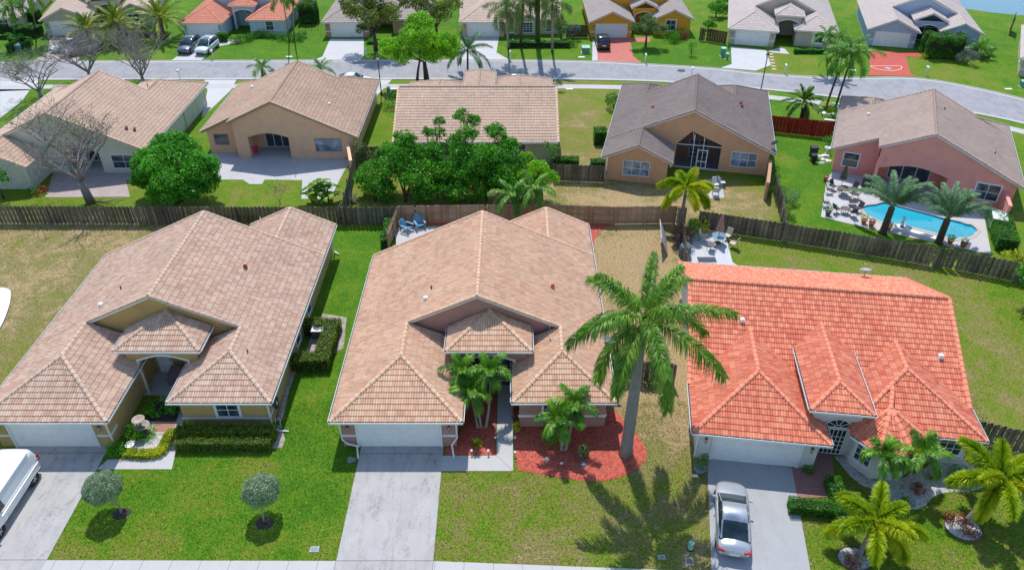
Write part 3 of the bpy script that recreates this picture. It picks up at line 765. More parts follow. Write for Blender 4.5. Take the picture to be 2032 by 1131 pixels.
# far street: far and near edges
FAR = smooth_line([(-120, 99.5), (-68, 100.7), (-35, 101.2), (-1, 101.4), (10, 101.0), (19, 99.6), (27.3, 98.1), (31.4, 96.3), (37.6, 95.1), (43.8, 94.6), (49.9, 94.9), (53.4, 94.0), (57.8, 90.9), (61.5, 87.4), (70, 78), (80, 66)])
NEAR = smooth_line([(-120, 92.6), (-65, 94.0), (-33, 94.2), (-1, 94.2), (10, 94.1), (18, 93.5), (26.8, 91.9), (34.7, 89.6), (41, 87.4), (48, 85.6), (53, 83.6), (58, 79.9), (66, 72), (74, 62)])
def street():
    poly = [tuple(p) for p in NEAR]+[tuple(p) for p in FAR[::-1]]
    b = MB(); loops = [Vector((*p, 0)) for p in poly]; tri = geometry.tessellate_polygon([loops])
    b.add([(*p, .006) for p in poly], [tuple(t) for t in tri]); o = b.build('road', ASPH); o['kind'] = 'structure'
    for E_, sg in ((FAR, -1), (NEAR, 1)):
        L, Rr = bands(E_, 0, .5*sg); strip('gutter_apron', L, Rr, .0, .014, CONC2)
        L, Rr = bands(E_, -.16*sg, .17*sg); strip('kerb', L, Rr, -.02, .07, CONC2)
    L, Rr = bands([p for p in NEAR], -3.1, 1.35); strip('pavement', L, Rr, -.02, .02, CONC2)
street()
# near pavement and drives
sheet('pavement', [(-60, 24.35), (-3.9, 24.18), G(1330, 1131), (12, 22.7), (30, 20.3), (45, 17), (43, 14), (20, 18.3), (5, 21), (-3.9, 22.45), (-60, 22.6)], CONC2, .02)
sheet('road', [(-60, 21.2), (-3.9, 21.1), (5, 19.5), (20, 16.5), (43, 11.5), (38, 8), (-60, 8)], ASPH, .006)
def drive(name, poly, m, z=.024, joints=()):
    o = sheet(name, poly, m, z)
    return o
JOINT = plain('expansion_joint', (.07, .06, .06), .9)
def joint(pts, w=.022, z=.0285):
    b = MB()
    for a, c in zip(pts[:-1], pts[1:]):
        d = (Vector(c)-Vector(a)).normalized(); n = Vector((-d.y, d.x))*w/2; a, c = Vector(a), Vector(c)
        b.add([(*(a-n), z), (*(c-n), z), (*(c+n), z), (*(a+n), z)], [(0, 1, 2, 3)])
    o = b.build('expansion_joint', JOINT); o['kind'] = 'structure'
drive('driveway', [(-9.12, 32.6), (-4.15, 32.6), (-4.1, 24.2), (-4.05, 22.5), (-9.2, 22.5), (-9.15, 24.2)], CONC, .024)
joint([(-9.15, 24.2), (-4.1, 24.2)]); joint([(-9.12, 31.55), (-4.15, 31.55)], .03)
for x in (-9.17, -4.1): joint([(x, 24.2), (x, 22.5)], .018)
for x in np.arange(-42, 14, 1.52):
    if -24 < x < -9.3 or x > -4 and x < 9 or x < -30: joint([(x, 24.26), (x-.02, 22.5)], .014, .0225)
drive('driveway', [(-30.0, 32.8), (-24.4, 32.8), (-24.25, 24.2), (-24.3, 22.5), (-30.1, 22.5)], CONC, .024)
joint([(-30, 24.25), (-24.25, 24.25)]); joint([(-29.8, 31.6), (-24.4, 31.6)], .03); joint([(-24.35, 31.3), (-23.9, 30.3)], .02)
drive('path', [G(214, 912), (-24.35, 30.35), G(341, 931), G(357, 862), G(372, 800), G(352, 800), G(338, 862), G(315, 908)], CONC2, .022)
drive('path', [(-4.15, 31.4), (-4.15, 30.22), (.06, 30.22), (.06, 37.6), (-.93, 37.6), (-.93, 31.4)], CONC2, .022)
joint([(-2.6, 31.4), (-2.6, 30.22)], .016, .026); joint([(-.93, 31.4), (.06, 30.22)], .016, .026); joint([(-.93, 34), (.06, 34)], .016, .026)
c_dir = G(1413, 1131)
drive('driveway', [G(1403, 905), G(1571, 928), G(1608, 1131), (12.9, 21.5), (7.6, 21.8), G(1412, 1131)], concrete('driveway_c', (.37, .375, .385), .08, .3), .024)
PAVER = brick_mat('brick_pavers', (.30, .13, .12), (.38, .20, .18), (.12, .08, .08), 4.5, .5, .25, R(35))
drive('path', [G(1571, 925), G(1582, 989), G(1663, 985), G(1650, 905), G(1625, 880), G(1600, 900)], PAVER, .03)
sheet('path', [(-22.9, 33.2), (-20.7, 33.2), (-20.3, 39), (-24.3, 39), (-24.3, 36.6), (-22.9, 36.6)], CONC3, .018)
for sx, sy, sr in (): sheet('sandy_patch', [(G(sx, sy)[0]+sr*math.cos(a)*(1+.3*math.sin(3*a)), G(sx, sy)[1]+sr*.9*math.sin(a)*(1+.25*math.cos(2*a+1))) for a in np.arange(0, 6.2, .5)], mottled('sandy_grey', (.30, .29, .27), .5, 5, .95, .5, fine=20), .008)
# mulch beds
MULCH = mottled('red_mulch', (.50, .105, .07), .42, 7, .95, .9, fine=30)
def bed(name, poly, m, h=.05, kind='structure', sub=.22):
    """low uneven heap of loose stuff filling an outline"""
    HARD.append(poly)
    xs = [p[0] for p in poly]; ys = [p[1] for p in poly]; V = []; F = []; idx = {}
    nx = int((max(xs)-min(xs))/sub)+2; ny = int((max(ys)-min(ys))/sub)+2
    bm = bmesh.new(); vs = [bm.verts.new((x, y, 0)) for x, y in poly]; bm.faces.new(vs)
    for i in range(1, nx): bmesh.ops.bisect_plane(bm, geom=bm.verts[:]+bm.edges[:]+bm.faces[:], plane_co=(min(xs)+i*sub, 0, 0), plane_no=(1, 0, 0))
    for i in range(1, ny): bmesh.ops.bisect_plane(bm, geom=bm.verts[:]+bm.edges[:]+bm.faces[:], plane_co=(0, min(ys)+i*sub, 0), plane_no=(0, 1, 0))
    r = random.Random(len(poly))
    for v in bm.verts:
        v.co.z = .006 if len(v.link_faces) < 4 and any(len(e.link_faces) < 2 for e in v.link_edges) else h*(.6+.8*r.random())
    me = bpy.data.meshes.new(name); bm.to_mesh(me); bm.free(); me.materials.append(m); me.polygons.foreach_set('use_smooth', [True]*len(me.polygons))
    o = link(bpy.data.objects.new(name, me)); o['kind'] = kind; return o
bed('mulch', [(-4.0, 31.45), (-.98, 31.45), (-.98, 36.6), (-3.2, 36.6), (-3.2, 33.2), (-4.0, 33.2)], MULCH, kind='stuff')
bed('mulch', smooth_line([(.12, 36.4), (.12, 30.35), (1.2, 30.1), (2.6, 29.75), (4.2, 29.45), (5.8, 29.5), (7.2, 30.2), (8.2, 31.3), (7.9, 32.8), (7.2, 33.9), (6.7, 35.2), (6.0, 35.2), (5.9, 33.9)], 1)+[(.6, 34.3)], MULCH, kind='stuff')
bed('mulch', [G(1156, 443), G(1196, 443), G(1224, 443), G(1196, 455), G(1180, 475), G(1176, 505), G(1190, 560), G(1176, 560), G(1164, 470)], MULCH, .04, kind='stuff')
bed('mulch', [G(792, 447), G(960, 447), G(960, 436), G(792, 436)], MULCH, .04, kind='stuff')
DIRT = mottled('sandy_soil', (.36, .32, .28), .35, 3, .95, .5, fine=25)
ROCK = mottled('pale_stone_chips', (.50, .48, .46), .4, 8, .9, .8, fine=18)
MULCHD = mottled('dark_mulch', (.06, .045, .04), .4, 7, .95, .8, fine=25)
# patios
sheet('patio', [G(786, 452), G(786, 490), (-9.6, 52), (3, 52), G(955, 447)], CONC3, .02)
sheet('patio', [G(1345, 462), G(1358, 540), (17.5, 46.5), (21.6, 46), G(1453, 520), G(1440, 462)], concrete('patio_c', (.52, .53, .55), .1, .2), .02)
sheet('patio', [G(375, 326), G(425, 357), G(482, 357), G(495, 366), G(520, 366), G(525, 357), G(600, 358), G(598, 395), G(655, 395), G(683, 340), G(700, 318), G(560, 300), G(430, 300)], CONC3, .02)
sheet('patio', [G(90, 392), G(258, 391), G(250, 358), G(330, 355), G(340, 330), G(110, 330)], brick_mat('pink_pavers', (.42, .33, .32), (.48, .40, .38), (.2, .16, .16), 3.5), .02)
sheet('patio', [G(1325, 372), G(1432, 352), G(1437, 393), G(1405, 394), G(1330, 386)], CONC3, .02)
# pool deck with the pool cut out, coping, plaster basin and water
def pool():
    t = thing('swimming_pool', 'blue freeform swimming pool set in the white deck behind the pink house', 'pool', (*POOL[0], 0))
    o0 = Vector((*POOL[0], 0))
    b = MB(); b.panel(DECK, [POOL], .12, lambda x, y, d: (x, y, .03-d)); o = b.build('pool_deck', concrete('pool_deck_paving', (.50, .48, .49), .08, .15), recalc=True); o['kind'] = 'structure'
    c = Vector((sum(p[0] for p in POOL)/len(POOL), sum(p[1] for p in POOL)/len(POOL)))
    def off(k):
        n = len(POOL); out = []
        for i in range(n):
            a, b_ = Vector(POOL[i-1]), Vector(POOL[(i+1) % n]); d = (b_-a).normalized(); nn = Vector((-d.y, d.x))
            if nn.dot(Vector(POOL[i])-c) < 0: nn = -nn
            out.append(Vector(POOL[i])+nn*k)
        return out
    A, B_ = off(.0), off(.32); n = len(POOL); m = MB()
    for i in range(n):
        j = (i+1) % n; q = [A[i], A[j], B_[j], B_[i]]
        m.add([(p.x-o0.x, p.y-o0.y, z) for z in (.0, .055) for p in q], [(4, 5, 6, 7), (0, 1, 5, 4), (2, 3, 7, 6)])
    m.build('coping', mottled('pool_coping', (.47, .40, .36), .12, 6, .8, .1), t)
    m = MB(); depth = -1.3
    for i in range(n):
        j = (i+1) % n; m.add([(A[i].x-o0.x, A[i].y-o0.y, .03), (A[j].x-o0.x, A[j].y-o0.y, .03), (A[j].x-o0.x, A[j].y-o0.y, depth), (A[i].x-o0.x, A[i].y-o0.y, depth)], [(0, 1, 2, 3)])
    tri = geometry.tessellate_polygon([[Vector((*p, 0)) for p in A]]); m.add([(p.x-o0.x, p.y-o0.y, depth) for p in A], [tuple(q) for q in tri])
    m.build('basin', mottled('pool_plaster', (.10, .72, .84), .08, 1, .8, 0), t)
    wm, nt, bs = principled('pool_water', (.02, .62, .85), .04, 0, .4); bs.inputs['Transmission Weight'].default_value = .45; bs.inputs['IOR'].default_value = 1.33
    pos = nt.nodes.new('ShaderNodeNewGeometry').outputs['Position']; bump(nt, bs, noise(nt, pos, 2.5, 3, .6), .12, .05)
    m = MB(); m.add([(p.x-o0.x, p.y-o0.y, -.1) for p in A], [tuple(q) for q in tri]); m.build('water', wm, t)
pool()
# lake beyond the last row
lm, nt, bs = principled('lake_water', (.05, .16, .22), .12, 0, .6); pos = nt.nodes.new('ShaderNodeNewGeometry').outputs['Position']; bump(nt, bs, noise(nt, pos, 1.5, 4, .6), .3, .1)
o = sheet('lake', [G(1885, -4), G(1915, 18), G(1970, 26), G(2060, 34), (140, 120), (180, 300), (60, 300)], lm, .01)

# ---------------------------------------------------------------- fences and garden walls
def wood(name, dark, mid, lite):
    if name in MATS: return MATS[name]
    m, nt, b = principled(name, mid, .9, 0, .2)
    at = nt.nodes.new('ShaderNodeAttribute'); at.attribute_name = 'leaf'
    pos = nt.nodes.new('ShaderNodeNewGeometry').outputs['Position']; n1 = noise(nt, vscale(nt, pos, (5, 5, 1.2)), 2, 5, .7); n2 = noise(nt, pos, .5, 3, .5)
    a = nt.nodes.new('ShaderNodeMath'); a.operation = 'MULTIPLY_ADD'; nt.links.new(at.outputs['Fac'], a.inputs[0]); a.inputs[1].default_value = .55; nt.links.new(mapr(nt, n1, .3, .7, 0, .3), a.inputs[2])
    a2 = nt.nodes.new('ShaderNodeMath'); a2.operation = 'ADD'; nt.links.new(a.outputs[0], a2.inputs[0]); nt.links.new(mapr(nt, n2, .3, .7, -.2, .3), a2.inputs[1])
    r = ramp(nt, [(0, dark), (.5, mid), (1, lite)]); nt.links.new(a2.outputs[0], r.inputs[0]); nt.links.new(r.outputs[0], b.inputs['Base Color'])
    MATS[name] = m; return m
WGREY = wood('weathered_grey_wood', (.06, .055, .045), (.165, .145, .11), (.31, .28, .21))
WTAN = wood('new_tan_wood', (.26, .16, .10), (.38, .26, .17), (.52, .40, .28))
WRED = wood('red_stained_wood', (.2, .012, .01), (.32, .03, .02), (.42, .06, .04))
WBRN = wood('brown_wood', (.07, .04, .025), (.14, .08, .05), (.2, .13, .09))
def fence(label, pts, m, h=1.8, side=1, shadow=True, bw=.14, gap=.035, name='wooden_fence'):
    """boards both sides of the rails (or on one side), posts every 2.4 m; side=+1 shows the rails to the right of the run"""
    r = random.Random(int(pts[0][0]*10)); o = Vector((*pts[0], 0)); t = thing(name, label, 'fence', tuple(o))
    b = MB(); at = []; rl = MB(); pp = []
    for (ax, ay), (bx, by) in zip(pts[:-1], pts[1:]):
        a = Vector((ax, ay)); d = Vector((bx, by))-a; L = d.length; d.normalize(); n = Vector((d.y, -d.x)); rz = math.atan2(d.y, d.x)
        k = int(L/(bw+gap))
        for i in range(k):
            s = (-1 if i % 2 else 1)*side if shadow else -side
            q = a+d*((i+.5)*L/k)+n*.045*s; hh = h+r.uniform(-.03, .03)
            if r.random() < .01: continue
            x, y = q.x-o.x, q.y-o.y; w2 = bw*(1.22 if shadow else 1.0)
            c, s_ = math.cos(rz), math.sin(rz); P = []
            for z, ww in ((.04, w2), (hh-.06, w2), (hh, w2*.6)):
                for u, v in ((-ww/2, -.01), (ww/2, -.01), (ww/2, .01), (-ww/2, .01)): P.append((x+u*c-v*s_, y+u*s_+v*c, z))
            b.add(P, [(8, 9, 10, 11)]+[(j, (j+1) % 4, 4+(j+1) % 4, 4+j) for j in range(4)]+[(4+j, 4+(j+1) % 4, 8+(j+1) % 4, 8+j) for j in range(4)])
            at += [r.random()]*9
        for z in (.3, h*.5, h-.32):
            q = a+d*L/2; rl.obox(q.x-o.x, q.y-o.y, z, L, .05, .09, rz)
        kp = max(1, round(L/2.4))
        for i in range(kp+1): q = a+d*(L*i/kp)+n*.09*side; pp.append((q.x-o.x, q.y-o.y, rz))
    b.build('fence_boards', m, t, attr=at); rl.build('fence_rail', m, t, attr=[.5]*len(rl.f))
    first = None
    for x, y, rz in pp:
        if first is None:
            q = MB().box(-.05, -.05, 0, .05, .05, h+.03); first = q.build('fence_post', m, t, attr=[.75]*6); p = first
        else: p = first.copy(); C.objects.link(p)
        p.location = (x, y, 0); p.rotation_euler = (0, 0, rz)
    return t
fence('long weathered grey board fence behind the yellow house and the bare yard', [(-62, 58.5), (-10.05, 58.25)], WGREY)
fence('tan board fence with visible rails behind the pink house at the centre', [(-9.9, 58.45), (3, 58.75), (9, 58.3), (14.3, 58.45)], WTAN, side=1, shadow=False, gap=.008)
fence('short tan side fence beside the blue chairs', [(-10.0, 58.3), (-10.35, 54.0)], WTAN, shadow=False, gap=.008, side=-1)
fence('weathered fence curving behind the orange roofed house and the pool', [(16.3, 57.6), (26.9, 54.25), (32.4, 52.35), (37, 50.7), (40.5, 49.1), (43.5, 47.2)], WGREY, bw=.15)
fence('tan fence return beside the yellow green palm', [(14.3, 58.45), (15.2, 58.1)], WTAN, shadow=False)
fence('grey side fence between the patio umbrella and the dry yard', [(14.7, 57.9), (13.5, 46.5)], WGREY)
fence('grey fence running back beside the banana plant', [(-15.7, 70.9), (-15.0, 58.6)], WGREY, shadow=False)
fence('dark fence between the tan roofed house and the brown roofed house', [(4.0, 66.6), (8.9, 66.2)], WGREY)
fence('short dark fence beside the cream house corner', [(-15.2, 70.5), (-12.2, 70.6)], WGREY)
fence('grey fence along the yard of the brown roofed house', [(24.8, 64.4), (24.3, 60.5), (23.2, 55.6)], WGREY)
fence('dark red fence beside the driveway palm', [(27.7, 78.3), (34.9, 76.2)], WRED, h=1.9, side=1)
fence('grey fence at the right edge beside the orange roof', [(27.6, 32.6), (31.5, 31.2), (36, 29.8)], WGREY)
fence('grey gate fence between the royal palm and the orange roofed house', [(6.6, 38.2), (10.7, 37.6)], WGREY)
fence('brown fence beside the yellow house', [(7.9, 111.2), (10.9, 111.0)], WBRN)
fence('brown fence between the yellow house and the beige house', [(26.9, 109.8), (30.2, 107.9)], WBRN)
WALLC = mottled('stucco_tan', (.45, .26, .16), .07, 1.4, .9, .25)
def gwall(label, a, b, m, h=1.8):
    t = thing('garden_wall', label, 'wall', (*a, 0)); d = Vector(b)-Vector(a); q = MB().obox(d.x/2, d.y/2, 0, d.length, .22, h, math.atan2(d.y, d.x)); q.build('wall_body', m, t)
    q = MB().obox(d.x/2, d.y/2, h, d.length+.06, .3, .07, math.atan2(d.y, d.x)); q.build('wall_coping', m, t)
# ---------------------------------------------------------------- the houses
cr, sa, br, pk, gr = (.60, .47, .38), (.50, .25, .17), (.33, .18, .14), (.55, .35, .28), (.42, .36, .33)
T_A = tile_mat('tiles_cream_brown', [(.66, .48, .36), (.56, .33, .22), (.48, .27, .18), (.68, .52, .41), (.60, .40, .28), (.70, .54, .42), (.50, .33, .26)], .28, .95, .3)
T_B = tile_mat('tiles_cream_salmon', [(.70, .48, .33), (.62, .33, .20), (.55, .28, .17), (.72, .51, .36), (.65, .41, .27), (.70, .48, .33), (.54, .34, .23)], .24, .95, .3)
T_C = tile_mat('tiles_orange', [(.72, .23, .125), (.60, .135, .085), (.79, .31, .175), (.69, .20, .115), (.55, .11, .075), (.81, .36, .21)], .16, .95, .3)
T_D = tile_mat('tiles_tan', [(.56, .38, .27), (.50, .32, .22), (.60, .43, .31), (.46, .28, .19), (.58, .42, .31)], .35, .6)
T_D1 = tile_mat('tiles_pale_tan', [(.62, .44, .32), (.56, .38, .28), (.66, .50, .38), (.60, .42, .31)], .3, .5)
T_D4 = tile_mat('tiles_grey_brown', [(.27, .215, .19), (.23, .18, .16), (.31, .25, .22), (.25, .20, .19)], .5, .6)
T_D5 = tile_mat('tiles_taupe', [(.46, .34, .28), (.40, .30, .25), (.50, .39, .32), (.44, .33, .28)], .35, .5)
T_E3 = tile_mat('tiles_salmon_red', [(.66, .25, .16), (.60, .20, .13), (.72, .32, .21)], .1, .6)
T_E = tile_mat('tiles_cream_far', [(.62, .48, .38), (.56, .42, .34), (.66, .54, .43)], .15, .5)
T_EG = tile_mat('tiles_greige_far', [(.45, .38, .34), (.40, .33, .30), (.50, .43, .38)], .2, .5)
T_E8 = tile_mat('tiles_pale_far', [(.58, .50, .46), (.54, .45, .41), (.62, .55, .50)], .15, .5)
for tm, cc in ((T_A, (.50, .36, .27)), (T_B, (.56, .37, .25)), (T_C, (.68, .23, .14)), (T_D, (.50, .33, .23)), (T_D1, (.54, .38, .28)), (T_D4, (.25, .18, .155)), (T_D5, (.42, .29, .23)), (T_E3, (.60, .22, .14)), (T_E, (.55, .40, .31)), (T_EG, (.38, .29, .25)), (T_E8, (.52, .42, .37))):
    CAPM[tm.name] = mottled(tm.name+'_cap', cc, .14, 1.7, .8, .2)
yel = mottled('stucco_ochre', (.47, .32, .13), .06, 1.2, .9, .2); pnk = mottled('stucco_rose', (.40, .225, .195), .06, 1.2, .9, .2)
whi = mottled('stucco_white', (.62, .61, .60), .06, 1.2, .9, .2); grn = mottled('stucco_pale_green', (.60, .60, .52), .08, 1.2, .9, .2)
pea = mottled('stucco_peach', (.78, .47, .30), .06, 1.2, .9, .2); tan = mottled('stucco_light_brown', (.60, .34, .20), .06, 1.2, .9, .2)
crm = mottled('stucco_cream', (.52, .45, .33), .06, 1.2, .9, .2); cor = mottled('stucco_coral', (.80, .31, .26), .06, 1.2, .9, .2)
gold = mottled('stucco_gold', (.72, .33, .03), .05, 1.2, .9, .2); blu = mottled('stucco_light_blue', (.42, .52, .60), .05, 1.2, .9, .2)
prw = mottled('stucco_periwinkle', (.34, .42, .58), .05, 1.2, .9, .2); bei = mottled('stucco_beige', (.50, .42, .35), .05, 1.2, .9, .2)
olv = mottled('stucco_olive_cream', (.46, .44, .32), .05, 1.2, .9, .2); pch2 = mottled('stucco_sand', (.56, .42, .30), .05, 1.2, .9, .2)

# A: ochre house, left of the front row
H = model_a('ochre_house', 'ochre stucco house under cream and brown tiles behind the white van', (-31.3, 31.75), 0, yel, T_A, number='9289')
H.window(13.9, 2.02, .95, 1.3, 1.05, 0, 2, 2, trim=.16); H.band(10.95, 2.02, 16.4, 2.02, .72, .84); H.band(16.35, 2.02, 16.35, 2.9, .72, .84)
H.window(16.36, 9.6, .5, 1.0, 1.05, 90, 1, 2, trim=.06); H.window(16.36, 13.1, .5, 1.0, 1.05, 90, 1, 2, trim=.06)
H.window(9.25, 7.18, 2.15, 1.3, .6, 0, 2, 1, trim=.14); H.door(8.0, 7.18)
H.downspout([(16.85, 1.55, 2.4), (16.45, 1.85, 2.2), (16.42, 1.95, .25), (16.9, 1.6, .1), (17.5, 1.6, .05)])
H.downspout([(7.7, .05, 2.4), (7.3, .3, 2.1), (7.28, .4, .1)]); H.downspout([(16.85, 22.2, 2.4), (16.5, 21.9, 2.2), (16.45, 21.95, .2), (16.9, 21.6, .1)])
H.vent(12.5, 13.0, zroof(12.5, 16.8), 'rust'); H.vent(4.2, 8.6, zroof(4.2, 16.8), 'white'); H.vent(5.1, 9.9, zroof(5.1, 16.8), 'pipe'); H.vent(14.7, 5.0, zroof(14.7, 16.8), 'pipe')
H.done()
# B: rose house in the middle
H = model_a('rose_house', 'rose stucco house under cream and salmon tiles at the centre of the front row', (-10.6, 31.75), 0, pnk, T_B, number='9293')
H.window(13.3, 2.02, 1.0, 1.5, 1.05, 0, 2, 2, trim=.14); H.band(10.98, 2.02, 16.38, 2.02, .92, 1.08, .07); H.band(16.35, 2.02, 16.35, 2.7, .92, 1.08, .07)
fx = 9.15; H.frame(fx, 6.2, .05, 3.1, 3.3, 0, (-1.5, .55, .72, 1.42), (.08, .95, 2.35, 3.2), 'screen_frame', .025)
H.downspout([(7.7, .02, 2.45), (7.3, .3, 2.1), (7.3, .38, .75), (7.0, .1, .45), (7.15, -.55, .05)])
H.downspout([(-.05, .02, 2.45), (.4, .3, 2.1), (.4, .38, .6), (.7, .25, .4), (1.3, .1, .35), (1.45, -.6, .05)])
H.downspout([(11.2, 4.8, 3.8), (11.2, 5.1, 3.4), (11.45, 5.3, 2.9)])
H.vent(13.4, 11.2, zroof(13.4, 16.8), 'orange'); H.vent(4.9, 8.9, zroof(4.9, 16.8), 'white'); H.vent(5.2, 9.9, zroof(5.2, 16.8), 'pipe'); H.vent(13.0, 6.4, zroof(13.0, 16.8), 'pipe')
H.dish(16.95, 2.6, .95, 150, m=plain('dish_black', (.02, .02, .025), .5), tilt=55, r=.5, pole=.15); H.dish(17.0, 7.1, 2.2, 100, tilt=70, pole=.3)
H.done()
# C: orange roof
H = model_c('orange_roofed_house', 'white stucco house with bright orange tile roof behind the silver car', (10.42, 30.92), -7.5, whi, T_C, number='9297')
H.window(14.9, 1.87, .85, 1.25, 1.3, 0, 3, 3, trim=.14); H.band(13.3, 1.87, 15.9, 1.87, .5, .62)
e = (6.85+9.6)/2
f = H.frame(e+.15, 1.74, .05, 1.25, 2.05, 0, (-.6, -.36, -.12, .12, .36, .6), (.1, .45, .8, 1.15, 1.5, 2.08), 'entry_gate', .022, pane=DARK)
fan = MB(); n = 14; cxx = e+.15
g2 = MB(); g2.v = [(cxx, 1.70, 2.3)]+[(cxx+.72*math.cos(PI*k/n), 1.70, 2.3+.62*math.sin(PI*k/n)) for k in range(n+1)]; g2.f = [tuple(range(n+2))]
fan.tube([(cxx+.74*math.cos(PI*k/n), 1.69, 2.3+.64*math.sin(PI*k/n)) for k in range(n+1)], .04, 5)
fan.tube([(cxx-.74, 1.69, 2.28), (cxx+.74, 1.69, 2.28)], .035, 5); fan.tube([(cxx+.2*math.cos(PI*k/8), 1.68, 2.3+.18*math.sin(PI*k/8)) for k in range(9)], .02, 4)
for k in (1, 2, 3, 4): fan.tube([(cxx+.2*math.cos(PI*k/5), 1.69, 2.3+.18*math.sin(PI*k/5)), (cxx+.72*math.cos(PI*k/5), 1.69, 2.3+.62*math.sin(PI*k/5))], .02, 4)
fo = fan.build('fanlight', WHITE, H.root); g2.build('fanlight_glass', DARK, fo)
H.downspout([(-.05, .1, 2.45), (.38, .3, 2.1), (.38, .38, .15)])
zc = lambda y: 2.5+SL*(min(y, 21.8-y)-4.1)
H.vent(3.3, 8.3, zc(8.3), 'white'); H.vent(15.2, 7.0, zc(7.0), 'white'); H.vent(9.6, 6.3, zc(6.3), 'white'); H.vent(11.0, 5.6, zc(5.6), 'pipe')
H.dish(13.2, 16.9, 2.8, 200, m=plain('dish_orange_grey', (.3, .3, .33), .5), tilt=70, pole=.5)
H.done()
# neighbour at the far left of the front row
H = model_a('grey_roofed_neighbour', 'corner of a pale house at the left edge beside the bare yard', (-60.5, 24.5), 17, crm, T_D4, gutters=False); H.done()
# D1
H = model_a('pale_green_house', 'pale green stucco house behind the big bare tree', (-35.5, 86.25), 180, grn, T_D1, yg=6.9, yr=18.25, rear_w=7.0, rear_y=21.75, lanai=(4.9, 8.3, 2.1, .6, 'arch'))
H.window(2.6, 17.91, .55, 2.3, 1.35, 180, 2, 2); H.window(9.82+.4, 20.2, .8, .9, 1.3, -90, 1, 2); H.window(.44, 13, 1.2, .6, .9, -90, 1, 2)
H.window(13, 21.36, .9, 1.8, 1.1, 180, 2, 2); H.frame(6.6, 15.3, .05, 2.4, 2.1, 180, (-1.2, 0, 1.2), (.08, 2.15), 'sliding_door', .03, pane=GLASS)
H.vent(1.9, 15.6, zroof(1.9, 16.8), 'rust'); H.vent(2.5, 15.9, zroof(2.5, 16.8), 'rust'); H.vent(4.1, 6, zroof(4.1, 16.8), 'pipe')
H.downspout([(-.05, .3, 2.4), (.4, .5, 2.1), (.42, .5, .1)]); H.done()
# D2
H = model_a('peach_house', 'peach stucco house with an arched open porch and a pink chair', (-15.6, 87.2), 180, pea, T_D, trim=mottled('trim_taupe', (.34, .27, .23), .06, 2, .7, 0), W=16.1, yg=4.3, yr=16.0, rear_w=0, notch=(12.7, 1.3), lanai=(7.0, 11.1, 2.3, 2.75-2.3, 'arch'), rwy=1.0)
H.window(3.05, 15.66, .85, 2.55, 1.3, 180, 3, 2, blind=True, trim=.05); H.window(14.3, 14.36, 1.0, 1.35, 1.05, 180, 1, 2, trim=.05); H.window(.44, 12, 1.2, .6, .9, -90, 1, 2)
H.frame(8.9, 13.06, .08, 2.5, 2.15, 180, (-1.25, -.42, .42, 1.25), (.12, 2.2), 'sliding_door', .035, m=METW, pane=GLASS)
H.vent(3.4, 11.5, zroof(3.4, 16.1), 'white'); H.vent(12.8, 6.6, zroof(12.8, 16.1), 'white'); H.done()
# D3
H = model_c('cream_house', 'cream house hidden behind leafy trees with a wide tan roof', (4.6, 87.7), 180, crm, T_D1, gutters=True, bay=False)
H.window(4.0, 17.31, .9, 1.5, 1.2, 180, 2, 2); H.window(11.5, 17.31, .9, 1.8, 1.2, 180, 2, 2); H.frame(7.6, 17.31, .05, 2.4, 2.05, 180, (-1.2, 0, 1.2), (.08, 2.1), 'sliding_door', .03, pane=GLASS)
H.done()
# D4
H = model_a('brown_roofed_house', 'light brown stucco house under dark grey brown tiles with a tall screened porch', (28.94, 83.57), 167.5, tan, T_D4, W=16.15, yg=6.9, yr=16.7, rear_w=6.6, rear_y=20.9, rwy=1.3, lanai=(5.05, 9.35, 2.75, 3.95, 'peak', -.05))
H.window(2.75, 16.36, .75, 2.35, 1.45, 180, 3, 2, blind=True, trim=.06); H.window(12.9, 20.51, .75, 2.45, 1.45, 180, 3, 2, blind=True, trim=.06)
H.frame(7.2, 16.3, .05, 4.25, 3.6, 180, (-.5, .45), (.1, 2.5), 'screen_frame', .03, back=False)
sm, nt, bs = principled('insect_screen', (.02, .02, .025), .8); tr_ = nt.nodes.new('ShaderNodeBsdfTransparent'); mx = nt.nodes.new('ShaderNodeMixShader'); mx.inputs[0].default_value = .5; nt.links.new(tr_.outputs[0], mx.inputs[1]); nt.links.new(bs.outputs[0], mx.inputs[2]); nt.links.new(mx.outputs[0], nt.nodes['Material Output'].inputs[0])
MB().add([(5.0, 16.22, 0), (9.4, 16.22, 0), (9.4, 16.22, 2.6), (8.02, 16.22, 3.95), (5.0, 16.22, 2.7)], [(0, 1, 2, 3, 4)]).build('screen', sm, H.root)
H.frame(6.75, 16.24, .05, 1.0, 2.05, 180, (-.46, .46), (.12, .8, 2.0), 'screen_door', .05, back=False)
MB().tube([(7.65, 16.3, 2.5), (7.9, 16.3, 3.85)], .03, 4).build('screen_post', WHITE, H.root)
H.frame(7.1, 13.77, .1, 1.9, 2.0, 180, (-.93, 0, .93), (.15, .6, 1.05, 1.5, 2.05), 'french_door', .06, pane=GLASS)
H.window(7.2, 13.77, 2.95, 1.9, .6, 180, 4, 2, trim=.02)
H.vent(12.2, 12.2, zroof(12.2, 16.15), 'orange'); H.vent(3.2, 9.3, zroof(3.2, 16.15), 'rust'); H.vent(3.3, 8.6, zroof(3.3, 16.15), 'rust'); H.dish(.1, 15.9, 2.6, 30)
H.downspout([(16.2, 20.8, 2.4), (15.8, 20.55, 2.1), (15.8, 20.6, .1)]); H.downspout([(9.5, 20.7, 2.45), (9.7, 20.55, 2.1), (9.7, 20.4, 1.9)]); H.done()
